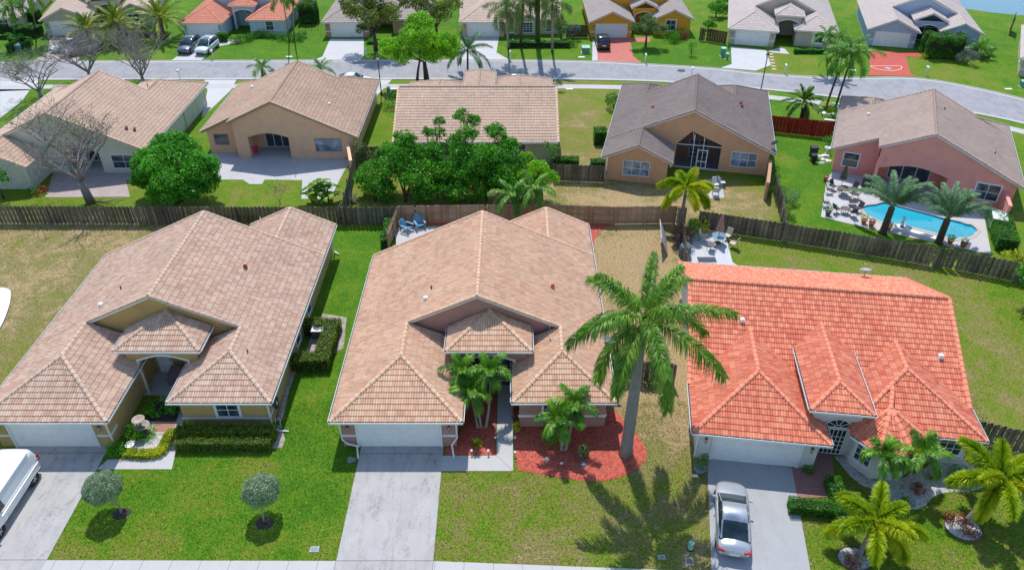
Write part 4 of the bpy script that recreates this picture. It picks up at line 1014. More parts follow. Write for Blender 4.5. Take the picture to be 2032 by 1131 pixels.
# D5
H = model_a('coral_house', 'coral pink stucco house with taupe roof behind the swimming pool', (51.97, 75.6), 157, cor, T_D5, W=16.3, yg=4.9, yr=16.6, rear_w=0, notch=(12.45, 2.0), rwy=0, gar_y=1.7, lanai=(6.0, 11.9, 2.1, .6, 'arch'))
H.window(14.4, 14.26, .85, 1.35, 1.35, 180, 1, 2, trim=.12); H.window(2.6, 16.26, .7, 1.9, 1.5, 180, 2, 2, trim=.12)
H.frame(9.0, 13.66, .08, 3.6, 2.15, 180, (-1.8, -.6, .6, 1.8), (.12, 2.2), 'sliding_door', .035, m=METW, pane=GLASS)
H.vent(13.6, 7.8, zroof(13.6, 16.3), 'white'); H.vent(2.4, 12.6, zroof(2.4, 16.3), 'pipe'); H.vent(7.2, 9, zroof(7.2, 16.3), 'pipe'); H.done()
# row beyond the street
def far(H, sc=.9): H.root.scale = (sc, sc, sc); return H.done()
H = model_a('columned_house', 'pale house with white columns at the top left corner', (-86.0, 108.5), 14, bei, T_EG, near=False, gutters=False)
H.window(13.8, 2.02, .9, 1.4, 1.2); H.window(16.36, 9, .9, 1.2, 1.2, 90)
q = MB()
for x in (7.9, 9.0, 10.2): q.tube([(x, 4.3, 0), (x, 4.3, 3.7)], .14, 10)
q.build('column', WHITE, H.root); far(H)
H = model_a('olive_gabled_house', 'olive cream gabled house behind three date palms', (-67.9, 111.3), 14, olv, T_E, near=False, hips=False, ehip=False, gutters=False); H.window(13.7, 2.02, .9, 1.6, 1.2); H.window(16.36, 6, .9, 1.0, 1.3, 90); far(H)
H = model_a('light_blue_house', 'light blue house with salmon red tile roof behind two parked cars', (-47.5, 110.4), 0, blu, T_E3, near=False, W=16.4, gw=6.9, rw=6.3, entry=(6.6, 11.0, 4.7, 3.9), gutters=False)
H.window(13.7, 2.02, .85, 1.2, 1.35, 0, 1, 2, trim=.14); H.band(10.5, 2.02, 16, 2.02, .7, .82); H.window(9.3, 7.15, .3, 1.1, 1.5, 0, 1, 2); H.window(9.3, 7.15, 2.1, 1.1, .5, 0, 2, 1); H.window(16.0, 6, 1.0, .6, .8, 90, 1, 1); H.window(16.0, 9, .9, .9, 1.2, 90, 1, 2); far(H)
H = model_a('tree_shaded_house', 'sand coloured house with a white garage door half hidden by two trees', (-27.3, 110.8), 0, mottled('stucco_terracotta', (.44, .26, .18), .05, 1.2, .9, .2), T_EG, near=False, gutters=False); H.window(13.7, 2.02, .9, 1.4, 1.2); far(H)
H = model_c('sand_house', 'sand coloured house with arched windows behind tall palms', (-7.6, 110.9), 0, pch2, T_E, near=False, gutters=False, bay=False)
H.window(11.0, 1.4, .5, 1.5, 1.5, 0, 3, 4, trim=.14, arch=True); H.wbox(9.7, 12.3, 1.44, 2.2, 2.9); H.gable(9.4, 12.6, .95, 3.0, 2.75, caps=(True, False)); H.window(14.6, 1.87, .5, 1.2, 1.6, 0, 3, 4, arch=True, trim=.14); far(H)
H = model_a('golden_house', 'golden yellow gabled house behind the parked black car', (11.0, 110.6), 0, gold, T_EG, near=False, W=17.0, gw=7.3, rw=6.6, hips=False, ehip=False, entry=(7.2, 11.6, 4.2, 3.6), gutters=False); H.window(13.4, 2.02, .8, 1.5, 1.5, 0, 2, 2, trim=.16); far(H)
H = model_a('greige_house', 'beige house with hipped roof wings and an arched fanlight entry', (30.2, 107.9), -13.5, bei, T_E8, near=False, W=16.6, rw=6.6, entry=(6.9, 11.4, 3.4, 4.1), gutters=False)
H.window(13.9, 2.02, .75, 1.35, 1.5, 0, 2, 2, trim=.35); H.door(9.15, 7.0, m=bei); H.window(9.15, 7.18, 2.35, 1.7, .6, 0, 5, 1); far(H)
H = model_a('periwinkle_house', 'periwinkle blue gabled house behind the red driveway', (49.6, 107.5), -15, prw, T_E8, near=False, hips=False, ehip=False, entry=(6.9, 11.9, 3.4, 3.5), gutters=False)
H.window(13.6, 2.02, .8, 1.5, 1.3, 0, 1, 2, trim=.12, arch=True); H.frame(9.4, 5.0, .05, 3.2, 3.0, 0, (-1.6, -.3, 1.6), (.1, 2.1, 3.0), 'screen_frame', .03); far(H)
H = model_a('cream_corner_house', 'cream house at the right edge beside the lake lawn', (64.3, 95.4), -29, olv, T_E8, near=False, gutters=False); H.window(.44, 4, 1, 1.0, 1.2, -90); far(H)
# garden walls joined to the houses
gwall('short peach garden wall at the corner of the peach house', G(700, 352), G(694, 318), pea, 1.75)
gwall('tan garden wall right of the brown roofed house', G(1517, 398), G(1522, 352), WALLC, 1.8)
gwall('coral garden wall behind the pool pump box', G(1990, 445), G(1981, 415), cor, 1.8)
# ---------------------------------------------------------------- plants
nr = np.random.RandomState(5)
def rotz(V, a):
    c, s = math.cos(a), math.sin(a); return np.stack([V[:, 0]*c-V[:, 1]*s, V[:, 0]*s+V[:, 1]*c, V[:, 2]], 1)
def frond(L, e0, droop, nl, ll, lw, plum=0., hang=.35, fwd=.6, rg=nr, bare=.14, twist=0.):
    """one feather leaf along +x: rachis as a thin strip, two rows (or a whole brush) of narrow leaflets"""
    n = 14; s = np.linspace(0, 1, n); an = e0-droop*s**1.35; dx = np.cos(an); dz = np.sin(an)
    px = np.concatenate([[0], np.cumsum((dx[1:]+dx[:-1])/2)])*L/(n-1); pz = np.concatenate([[0], np.cumsum((dz[1:]+dz[:-1])/2)])*L/(n-1)
    V = []; F = []; A = []; wr = .035*(1-s)+.008
    for i in range(n): V += [(px[i], -wr[i], pz[i]), (px[i], wr[i], pz[i]), (px[i], 0, pz[i]-wr[i])]
    for i in range(n-1):
        for a, b in ((0, 1), (1, 2), (2, 0)): F.append((3*i+a, 3*i+b, 3*i+3+b, 3*i+3+a)); A.append(.75)
    m = nl*2; t = np.repeat(np.linspace(bare, .995, nl), 2)+rg.uniform(-.004, .004, m); t = np.clip(t, 0, 1); sd = np.tile([-1., 1.], nl)
    bx = np.interp(t, s, px); bz = np.interp(t, s, pz); a_ = np.interp(t, s, an)
    T = np.stack([np.cos(a_), np.zeros(m), np.sin(a_)], 1); N = np.stack([-np.sin(a_), np.zeros(m), np.cos(a_)], 1); Yv = np.stack([np.zeros(m), np.ones(m), np.zeros(m)], 1)
    roll = rg.uniform(-1, 1, m)*plum*PI*.62+rg.uniform(-.12, .12, m)+.30
    side = Yv*(sd*np.cos(roll))[:, None]+N*np.sin(roll)[:, None]
    f = (fwd+.5*t)[:, None]; D = side+T*f; D /= np.linalg.norm(D, axis=1)[:, None]
    ln = ll*np.clip(np.sin(PI*np.clip(.12+.80*t, 0, 1))**.6, .25, 1)*rg.uniform(.85, 1.1, m)
    B = np.stack([bx, np.zeros(m), bz], 1); Wd = T*.8+N*.2; Wd = Wd-D*(Wd*D).sum(1)[:, None]; Wd /= np.linalg.norm(Wd, axis=1)[:, None]
    hg = hang*rg.uniform(.7, 1.3, m)
    M1 = B+D*(ln*.5)[:, None]; M1[:, 2] -= hg*ln*.10; M2 = B+D*(ln*.98)[:, None]; M2[:, 2] -= hg*ln*.75; M2[:, :2] = B[:, :2]+(M2[:, :2]-B[:, :2])*(1-.25*hg[:, None])
    w = lw*np.ones(m); base = len(V)
    P = np.concatenate([B-Wd*w[:, None]*.35, B+Wd*w[:, None]*.35, M1-Wd*w[:, None]*.5, M1+Wd*w[:, None]*.5, M2-Wd*w[:, None]*.08, M2+Wd*w[:, None]*.08])
    k = np.arange(m)
    Fq = np.concatenate([np.stack([k, k+m, k+3*m, k+2*m], 1), np.stack([k+2*m, k+3*m, k+5*m, k+4*m], 1)])+base
    c = rg.uniform(0, 1, m)*.6+.2
    return np.concatenate([np.array(V), P]), np.concatenate([np.array(F), Fq]), np.concatenate([np.array(A), c, c])
def joinq(parts):
    V, F, A, n = [], [], [], 0
    for v, f, a in parts: V.append(v); F.append(f+n); A.append(a); n += len(v)
    return np.concatenate(V), np.concatenate(F), np.concatenate(A)
def crown(n, L, e_hi, e_lo, droop, nl, ll, lw, plum=0., hang=.35, fwd=.6, seed=1, az0=0., bias=None, tone=.25, azs=None):
    rg = np.random.RandomState(seed); parts = []
    for i in range(n):
        u = i/(n-1) if n > 1 else 0; e = R(e_hi+(e_lo-e_hi)*u**.8)+rg.uniform(-.08, .08)
        Li = L*(.72+.28*min(1, u*2.2))*rg.uniform(.92, 1.06)
        v, f, a = frond(Li, e, droop*(.5+.6*u)*rg.uniform(.85, 1.15), nl, ll, lw, plum, hang, fwd, rg)
        az = az0+i*2.39996+rg.uniform(-.15, .15) if azs is None else azs[i % len(azs)]+rg.uniform(-.1, .1)
        v = rotz(v, az)
        if bias is not None: v = v+np.array([bias[0], bias[1], 0])*((v[:, :1]**2+v[:, 1:2]**2)**.5/L)**1.5*.5
        parts.append((v, f, np.clip(a+rg.uniform(-1, 1)*tone, 0, 1)))
    return joinq(parts)
M_ROYAL = foliage('royal_palm_leaf', (.04, .11, .012), (.13, .30, .025), (.32, .54, .06), .35, .4)
M_FOX = foliage('foxtail_leaf', (.10, .24, .008), (.36, .52, .014), (.74, .68, .03), .4, .5)
M_ADON = foliage('christmas_palm_leaf', (0.029, 0.117, 0.010), (0.100, 0.286, 0.019), (0.286, 0.494, 0.039), .3, .4)
M_SILV = foliage('silver_palm_leaf', (.05, .12, .05), (.14, .28, .12), (.32, .44, .22), .3, .5)
M_DATE = foliage('date_palm_leaf', (0.070, 0.140, 0.014), (0.182, 0.308, 0.028), (0.588, 0.504, 0.028), .25, .5)
M_COCO = foliage('coconut_leaf', (0.021, 0.070, 0.021), (0.063, 0.182, 0.042), (0.182, 0.336, 0.084), .3, .4)
M_MANGO = foliage('mango_leaf', (.014, .10, .006), (.065, .33, .014), (.22, .62, .04), .35, .45, 2.2)
M_BRIGHT = foliage('bright_leaf', (0.081, 0.270, 0.005), (0.203, 0.513, 0.011), (0.405, 0.702, 0.027), .4, .5)
M_OLIVE = foliage('oak_leaf', (0.045, 0.083, 0.012), (0.128, 0.195, 0.022), (0.300, 0.345, 0.045), .25, .5)
M_FICUS = foliage('ficus_leaf', (.014, .10, .006), (.075, .33, .014), (.19, .55, .03), .35, .45, 1.8)
M_HEDGE = foliage('hedge_leaf', (0.016, 0.091, 0.005), (0.058, 0.247, 0.013), (0.156, 0.416, 0.026), .3, .4)
M_IXORA = foliage('hedge_leaf_red', (0.03, 0.09, 0.008), (0.13, 0.27, 0.016), (0.40, 0.30, 0.03), .3, .4, 3.)
M_BUTT0 = foliage('old_leaf', (0.068, 0.149, 0.090), (0.176, 0.338, 0.218), (0.378, 0.567, 0.385), .2, .5, 3.)
M_BUTT = foliage('silver_buttonwood_leaf', (.10, .17, .09), (.24, .35, .20), (.46, .58, .38), .25, .5, 3.)
M_YEL = foliage('yellow_leaf', (0.150, 0.250, 0.010), (0.425, 0.525, 0.015), (0.775, 0.725, 0.037), .4, .5)
M_RED = foliage('croton_leaf', (0.080, 0.013, 0.013), (0.288, 0.048, 0.032), (0.544, 0.256, 0.048), .25, .4)
M_GREY = foliage('grey_leaf', (.07, .09, .07), (.16, .19, .16), (.3, .33, .3), .2, .6)
BK_P = bark('palm_bark_grey', (.23, .22, .21), .25, 4.); BK_L = bark('pale_bark', (.30, .26, .22), .3); BK_D = bark('dark_bark', (.10, .07, .055), .35); BK_B = bark('bare_bark', (.27, .24, .23), .4)
SHAFT = mottled('crownshaft', (.17, .30, .08), .15, 2, .5, .1)
def trunk_mb(pts, rads, n=12): return MB().tube(pts, rads, n)
def palm(name, label, base, top, r0, r1, mat, ck, shaft=.6, bulge=0., group=None, bk=BK_P, curve=0., bias=None, seed=3):
    """base (x, y, 0) and top (x, y, z) in the plan; ck are the crown's settings"""
    t = thing(name, label, 'palm', (base[0], base[1], 0), group=group); bx, by = base[0], base[1]
    d = Vector((top[0]-bx, top[1]-by, top[2])); pts = []; rad = []; n = 12
    for i in range(n+1):
        u = i/n; p = d*u+Vector((0, 0, 0)); k = curve*math.sin(PI*u); p.x += k*.7; p.y += k*.3
        pts.append(tuple(p)); rad.append((r0+(r1-r0)*u)*(1+.35*max(0, 1-u*9))+bulge*math.sin(PI*min(1, u*1.3)))
    trunk_mb(pts, rad).build('trunk', bk, t, smooth=True)
    tp = Vector(pts[-1])
    if shaft: MB().tube([tuple(tp-Vector((0, 0, .05))), tuple(tp+Vector((0, 0, shaft*.5))), tuple(tp+Vector((0, 0, shaft)))], [r1*1.0, r1*1.05, r1*.5], 10).build('crownshaft', SHAFT, t, smooth=True)
    V, F, A = crown(seed=seed, bias=bias, **ck); V = V+np.array(tp+Vector((0, 0, shaft)))
    npmesh('crown', V, F, mat, t, A); return t
def copy_palm(src, base, rz, sc, label, group=None):
    c = copy_tree(src); c.location = (base[0], base[1], 0); c.rotation_euler = (0, 0, rz); c.scale = (sc, sc, sc); c['label'] = label
    if group: c['group'] = group
    return c
def top_at(px, py, z): x, y = G(px, py, z); return (x, y, z)

# royal palm of the front lawn
palm('royal_palm', 'tall royal palm with thick grey trunk standing in the red mulch bed', (6.8, 31.5, 0), (6.95, 31.7, 9.05), .33, .24, M_ROYAL,
     dict(n=18, L=5.0, e_hi=66, e_lo=-24, droop=1.15, nl=180, ll=.9, lw=.05, plum=.5, hang=.75, fwd=.55, az0=.5, tone=.2), shaft=1.1, bulge=.05, seed=11, bias=(.6, -.2))
fox = dict(n=11, L=2.7, e_hi=55, e_lo=-5, droop=1.2, nl=430, ll=.66, lw=.045, plum=1., hang=.3, fwd=.35, tone=.22)
palm('foxtail_palm', 'bushy yellow green palm on the lawn in front of the orange roofed house', (*G(1703, 1104), 0), top_at(1734, 1045, 1.6), .15, .11, M_FOX, dict(fox, az0=.3, L=2.5), shaft=.4, seed=21)
palm('foxtail_palm', 'bushy yellow green palm cut by the right edge of the lawn', (*G(1916, 1036), 0), top_at(1978, 962, 2.4), .16, .12, M_FOX, dict(fox, az0=1.2, L=2.9), shaft=.5, seed=22)
palm('foxtail_palm', 'small yellow green palm by the fence below the screened porch', (*G(1348, 462), 0), top_at(1360, 385, 3.0), .16, .13, M_FOX, dict(fox, n=11, L=2.7, az0=.8), shaft=.5, seed=23)
ad = dict(n=11, L=1.55, e_hi=75, e_lo=-8, droop=1.5, nl=62, ll=.54, lw=.038, plum=.3, hang=.5, fwd=.5)
B0 = G(957, 848)
for i, (px, py, z, sd, lab, bx) in enumerate([(918, 742, 2.9, 31, 'leftmost stem of the palm trio between the garage and the walk', -.28), (972, 742, 3.2, 32, 'right hand stem of the palm trio leaning to the screened entry', .22), (935, 782, 2.3, 33, 'shortest front stem of the palm trio by the garage', -.08)]):
    palm('christmas_palm', lab, (B0[0]+bx, B0[1], 0), top_at(px, py, z), .09, .07, M_ADON, ad, shaft=.35, group='palm trio by the garage', seed=sd, bk=BK_L, curve=.15)
B0 = G(1118, 893)
for i, (px, py, z, sd, lab, bx) in enumerate([(1108, 838, 1.9, 34, 'low front stem of the palm group in the round mulch bed', -.1), (1138, 808, 2.3, 35, 'taller rear stem of the palm group in the round mulch bed', .12)]):
    palm('christmas_palm', lab, (B0[0]+bx, B0[1], 0), top_at(px, py, z), .09, .07, M_ADON, dict(ad, L=1.7, n=12), shaft=.35, group='palm pair in the mulch bed', seed=sd, bk=BK_L, curve=.1)
palm('christmas_palm', 'left palm before the bay window of the orange roofed house', (*G(1742, 965), 0), top_at(1752, 908, 2.3), .08, .06, M_ADON, dict(ad, L=1.5), shaft=.35, seed=36, bk=BK_L)
palm('christmas_palm', 'right palm leaning beside the bay window of the orange roofed house', (*G(1792, 968), 0), top_at(1826, 902, 2.4), .08, .06, M_ADON, dict(ad, L=1.7, n=13), shaft=.35, seed=37, bk=BK_L)
sv = dict(n=15, L=3.9, e_hi=80, e_lo=38, droop=1.2, nl=110, ll=.72, lw=.05, plum=.3, hang=.5, fwd=.9, tone=.2)
palm('silver_palm', 'left grey green palm with arching leaves at the pool edge', (*G(1751, 463), 0), top_at(1770, 412, 2.5), .3, .26, M_SILV, dict(sv, azs=[-.2, .3, .7, 2.2, 2.6, 3., 1.2, 3.4, .1, 2.9, .5]), shaft=0, seed=41, bk=BK_D)
palm('silver_palm', 'right grey green palm with arching leaves at the pool edge', (*G(1862, 482), 0), top_at(1880, 436, 2.5), .3, .26, M_SILV, dict(sv, azs=[.3, .7, 0, 2.5, 2.9, 1.0, 2.1, 1.5, -.4, 3.6, .5]), shaft=0, seed=42, bk=BK_D)
dt = dict(n=30, L=3.9, e_hi=84, e_lo=-10, droop=1.15, nl=70, ll=.6, lw=.06, plum=.3, hang=.25, fwd=.9, tone=.35)
for px, py, z, b, sd, sc, lab in ((172, 62, 2.2, (178, 85), 51, .9, 'leftmost date palm of three in front of the olive gabled house'), (232, 48, 2.6, (235, 75), 52, .95, 'middle date palm of three in front of the olive gabled house'), (318, 38, 2.8, (325, 78), 53, 1.1, 'rightmost date palm of three, by the light blue house')):
    palm('date_palm', lab, (*G(*b), 0), top_at(px, py, z), .28, .25, M_DATE, dict(dt, L=4.3*sc), shaft=0, seed=sd, group='date palms across the street', bk=BK_D)
palm('date_palm', 'date palm behind the dark red fence', (*G(1592, 236), 0), top_at(1597, 203, 2.2), .3, .26, foliage('young_date_leaf', (.03, .11, .01), (.08, .22, .02), (.28, .40, .03), .3, .5), dict(dt, L=2.6, n=16), shaft=0, seed=54, bk=BK_D)
palm('coconut_palm', 'coconut palm beside the street behind the cream house', (*G(928, 150), 0), top_at(928, 100, 3.3), .13, .11, M_COCO, dict(n=15, L=3.6, e_hi=78, e_lo=-12, droop=1.25, nl=70, ll=.75, lw=.05, plum=.1, hang=.8, fwd=.5), shaft=0, seed=55, bk=BK_D)
tall = dict(n=13, L=3.0, e_hi=70, e_lo=-20, droop=1.4, nl=60, ll=.75, lw=.055, plum=.25, hang=.7, fwd=.5)
palm('tall_palm', 'tall thin palm rising left of the pair by the pavement', (*G(1638, 216), 0), top_at(1672, 118, 6.6), .13, .09, M_ADON, dict(tall, L=2.9), shaft=.6, seed=56, bk=BK_D, group='tall pair by the pavement')
palm('tall_palm', 'tall thin palm on the right of the pair by the pavement', (*G(1657, 216), 0), top_at(1690, 112, 7.0), .13, .09, M_ADON, dict(tall, L=3.3), shaft=.6, seed=57, bk=BK_D, group='tall pair by the pavement')
palm('lawn_palm', 'left slim palm on the lawn before the beige hipped house', (*G(1641, 118), 0), top_at(1640, 78, 4.4), .09, .07, M_ADON, dict(ad, L=2.2), shaft=.4, seed=58, bk=BK_L)
palm('lawn_palm', 'right slim palm on the lawn before the beige hipped house', (*G(1647, 118), 0), top_at(1664, 80, 4.4), .09, .07, M_ADON, dict(ad, L=2.3), shaft=.4, seed=59, bk=BK_L)
qn = dict(n=15, L=3.6, e_hi=76, e_lo=-35, droop=1.7, nl=60, ll=.8, lw=.05, plum=.5, hang=.9, fwd=.4)
M_QN = foliage('queen_palm_leaf', (0.033, 0.078, 0.019), (0.104, 0.195, 0.039), (0.286, 0.390, 0.078), .3, .5)
palm('queen_palm', 'drooping queen palm in front of the sand coloured house, left of the pair', (*G(1009, 96), 0), top_at(1004, 22, 6.8), .16, .12, M_QN, qn, shaft=.5, seed=61, bk=BK_L)
palm('queen_palm', 'queen palm with ringed bed at the right of the sand coloured house', (*G(1096, 102), 0), top_at(1096, 18, 7.3), .17, .13, M_QN, dict(qn, L=3.2), shaft=.6, seed=62, bk=BK_L)
palm('ivy_clad_palm', 'palm with a trunk wrapped in ivy before the sand coloured house', (*G(1067, 88), 0), top_at(1067, -15, 10), .34, .3, M_QN, dict(qn, L=3), shaft=.5, seed=63, bk=mottled('ivy_trunk', (.05, .10, .02), .6, 5, .9, .9, fine=14))
palm('ivy_clad_palm', 'slender brown trunked palm beside the arched window', (*G(1033, 90), 0), top_at(1038, 8, 8), .2, .16, M_QN, dict(qn, L=2.6, n=10), shaft=.3, seed=64, bk=BK_D)
palm('thin_palm', 'thin trunked palm at the corner of the light blue house', (*G(574, 74), 0), top_at(560, -5, 8), .1, .07, M_ADON, dict(tall, L=2.6, n=9), shaft=.4, seed=65, bk=BK_L)
palm('thin_palm', 'second thin trunked palm right of the light blue house corner', (*G(583, 74), 0), top_at(582, -14, 9), .1, .07, M_ADON, dict(tall, L=2.6, n=9), shaft=.4, seed=66, bk=BK_L)
palm('garden_palm', 'slim palm over the clipped hedges at the top left', (*G(38, 52), 0), top_at(24, 18, 5.0), .12, .09, M_ADON, dict(tall, L=2.8), shaft=.4, seed=67, bk=BK_L)
palm('garden_palm', 'slim palm beside the columned house at the top left', (*G(70, 50), 0), top_at(60, -2, 6.2), .12, .09, M_ADON, dict(tall, L=2.8), shaft=.4, seed=68, bk=BK_L)
palm('small_palm', 'small palm seen over the left roof slope of the peach house', (*G(520, 152), 0), top_at(520, 138, 1.4), .12, .1, M_ADON, dict(ad, L=1.9), shaft=.2, seed=69, bk=BK_D)
palm('small_palm', 'small palm seen over the right roof slope of the peach house', (*G(637, 156), 0), top_at(637, 140, 1.6), .12, .1, M_ADON, dict(ad, L=2.1), shaft=.2, seed=70, bk=BK_D)
for i, (b, tp, z) in enumerate((((1010, 425), (1015, 392), 2.6), ((1068, 420), (1060, 378), 3.2))):
    palm('areca_palm', ('left' if i == 0 else 'right')+' feathery palm leaning over the tan fence from the tree thicket', (*G(*b), 0), top_at(*tp, z), .1, .08, M_ADON, dict(tall, L=2.4, n=12, ll=.5), shaft=.3, seed=71+i, bk=BK_L)

# ---- leafy trees
def leafq(P, size, rg, out=None, flat=.0, asp=.5):
    m = len(P); D = rg.normal(size=(m, 3)); D[:, 2] *= (1-flat)
    if out is not None: D = D*.8+out
    D /= np.linalg.norm(D, axis=1)[:, None]+1e-9
    Rv = rg.normal(size=(m, 3)); X = np.cross(D, Rv); X /= np.linalg.norm(X, axis=1)[:, None]+1e-9; Y = np.cross(D, X)
    s = (size*rg.uniform(.65, 1.3, m))[:, None]
    V = np.concatenate([P-X*s*.5, P+Y*s*asp*.5, P+X*s*.5, P-Y*s*asp*.5]); k = np.arange(m)
    return V, np.stack([k, k+m, k+2*m, k+3*m], 1)
def clump_pts(blobs, per, rg, shell=.55):
    P, O, Tn = [], [], []
    for (x, y, z, rx, rz) in blobs:
        n = int(per*rx*rx); d = rg.normal(size=(n, 3)); d /= np.linalg.norm(d, axis=1)[:, None]
        r = 1-rg.uniform(0, 1, n)**1.6*shell; q = d*r[:, None]*np.array([rx, rx, rz])
        P.append(q+np.array([x, y, z])); O.append(d); Tn.append(np.full(n, rg.uniform(-.22, .22)))
    return np.concatenate(P), np.concatenate(O), np.concatenate(Tn)
def tree(label, base, blobs, mat, leaf=.2, per=420, r0=.18, bk=BK_D, name='leafy_tree', cat='tree', group=None, seed=1, asp=.5, multi=None, shell=.55, sub=0):
    """blobs: (x, y, z, radius, half height) relative to the base; limbs run to every blob"""
    rg = np.random.RandomState(seed); t = thing(name, label, cat, (base[0], base[1], 0), group=group)
    bl = list(blobs)
    if sub:                                          # break each big blob into lobes set round its surface
        nb = []
        for (x, y, z, rx, rz) in bl:
            nb.append((x, y, z, rx*.74, rz*.74))
            for k in range(sub):
                d = rg.normal(size=3); d /= np.linalg.norm(d); d[2] = abs(d[2])*.9-.25
                rr = rx*rg.uniform(.22, .38); nb.append((x+d[0]*rx*.72, y+d[1]*rx*.72, z+d[2]*rz*.76, rr, rr*.8))
        big = bl; bl = nb
    else: big = bl
    m = MB(); hub = Vector((0, 0, max(.5, min(b[2]-b[4]*.6 for b in big)*.75)))
    starts = multi or [(0, 0)]
    for sx, sy in starts: m.tube([(sx, sy, 0), (sx*.8, sy*.8, hub.z*.5), tuple(hub+Vector((sx*.5, sy*.5, 0)))], [r0*1.3, r0, r0*.8], 8)
    for i, (x, y, z, rx, rz) in enumerate(big):
        s = starts[i % len(starts)]; a = hub+Vector((s[0]*.5, s[1]*.5, 0)); c = Vector((x, y, z)); mid = (a+c)/2+Vector((rg.uniform(-.3, .3), rg.uniform(-.3, .3), .2))
        m.tube([tuple(a), tuple(mid), tuple(c)], [r0*.6, r0*.4, r0*.2], 6)
        for k in range(5):
            d = rg.normal(size=3); d /= np.linalg.norm(d); e = c+Vector((d[0]*rx*.85, d[1]*rx*.85, abs(d[2])*rz*.8)); m.tube([tuple(mid.lerp(c, .5)), tuple(mid.lerp(e, .6)), tuple(e)], [r0*.25, r0*.15, .012], 5)
    m.build('trunk', bk, t, smooth=True)
    P, O, Tn = clump_pts(bl, per, rg, shell); V, F = leafq(P, leaf, rg, O*.5, asp=asp)
    lo, hi = P[:, 2].min(), P[:, 2].max()
    npmesh('crown', V, F, mat, t, np.clip(rg.uniform(.1, .85, len(P))+Tn, 0, 1)); return t
def rel(base, items):
    """crown lobes given by where they show in the photograph: (px, py, z, radius, half height) -> relative to the base"""
    out = []
    for px, py, z, rx, rz in items: x, y = G(px, py, z); out.append((x-base[0], y-base[1], z, rx, rz))
    return out
b = G(352, 402)
tree('big round dense green tree in the back yard beside the peach house', b, rel(b, [(342, 330, 3.6, 3.6, 2.7), (300, 325, 3.3, 2.3, 2.0), (392, 335, 3.2, 2.3, 2.1), (340, 292, 4.6, 2.2, 1.5), (350, 370, 2.4, 2.6, 1.8), (290, 350, 2.4, 1.7, 1.5), (410, 362, 2.2, 1.4, 1.5)]), M_MANGO, .24, 950, .25, seed=2, sub=16, asp=.45)
b = G(842, 160)
tree('bright lime green tree on three leaning stems beside the street', b, rel(b, [(825, 75, 5.8, 2.9, 2.0), (775, 95, 4.8, 2.0, 1.6), (880, 85, 5.0, 2.2, 1.7), (835, 45, 7.0, 2.3, 1.4), (800, 115, 3.9, 1.5, 1.2), (860, 110, 4.0, 1.7, 1.3), (895, 105, 4.2, 1.3, 1.0)]), M_BRIGHT, .26, 520, .15, seed=3, sub=7, multi=[(-.9, 0), (.1, .1), (.5, -.1)])
b = G(746, 100)
tree('olive brown oak in front of the white garage door', b, rel(b, [(735, 30, 5.4, 2.8, 2.1), (700, 22, 5.6, 1.9, 1.5), (775, 25, 5.6, 2.2, 1.8), (740, 0, 7, 2.3, 1.5), (715, 58, 3.7, 1.0, .8), (690, 5, 6.2, 1.6, 1.2)]), M_OLIVE, .26, 330, .26, seed=4, sub=6)
b = G(868, 92)
tree('brownish oak beside the sand coloured house', b, rel(b, [(875, 25, 4.6, 2.2, 1.9), (840, 10, 5.6, 2.1, 1.5), (895, 8, 5.2, 1.8, 1.4), (810, 5, 5.8, 1.8, 1.2)]), M_OLIVE, .26, 300, .2, seed=5, sub=6)
b = G(1281, 93)
tree('small grey green tree on the lawn of the golden house', b, rel(b, [(1287, 52, 3.0, 1.9, 1.2), (1265, 56, 2.7, 1.3, .9), (1308, 54, 2.8, 1.4, .9), (1287, 38, 3.6, 1.4, .8)]), foliage('olive_tree_leaf', (0.042, 0.098, 0.021), (0.140, 0.238, 0.056), (0.308, 0.420, 0.112), .3, .5), .18, 700, .14, seed=6, sub=6)
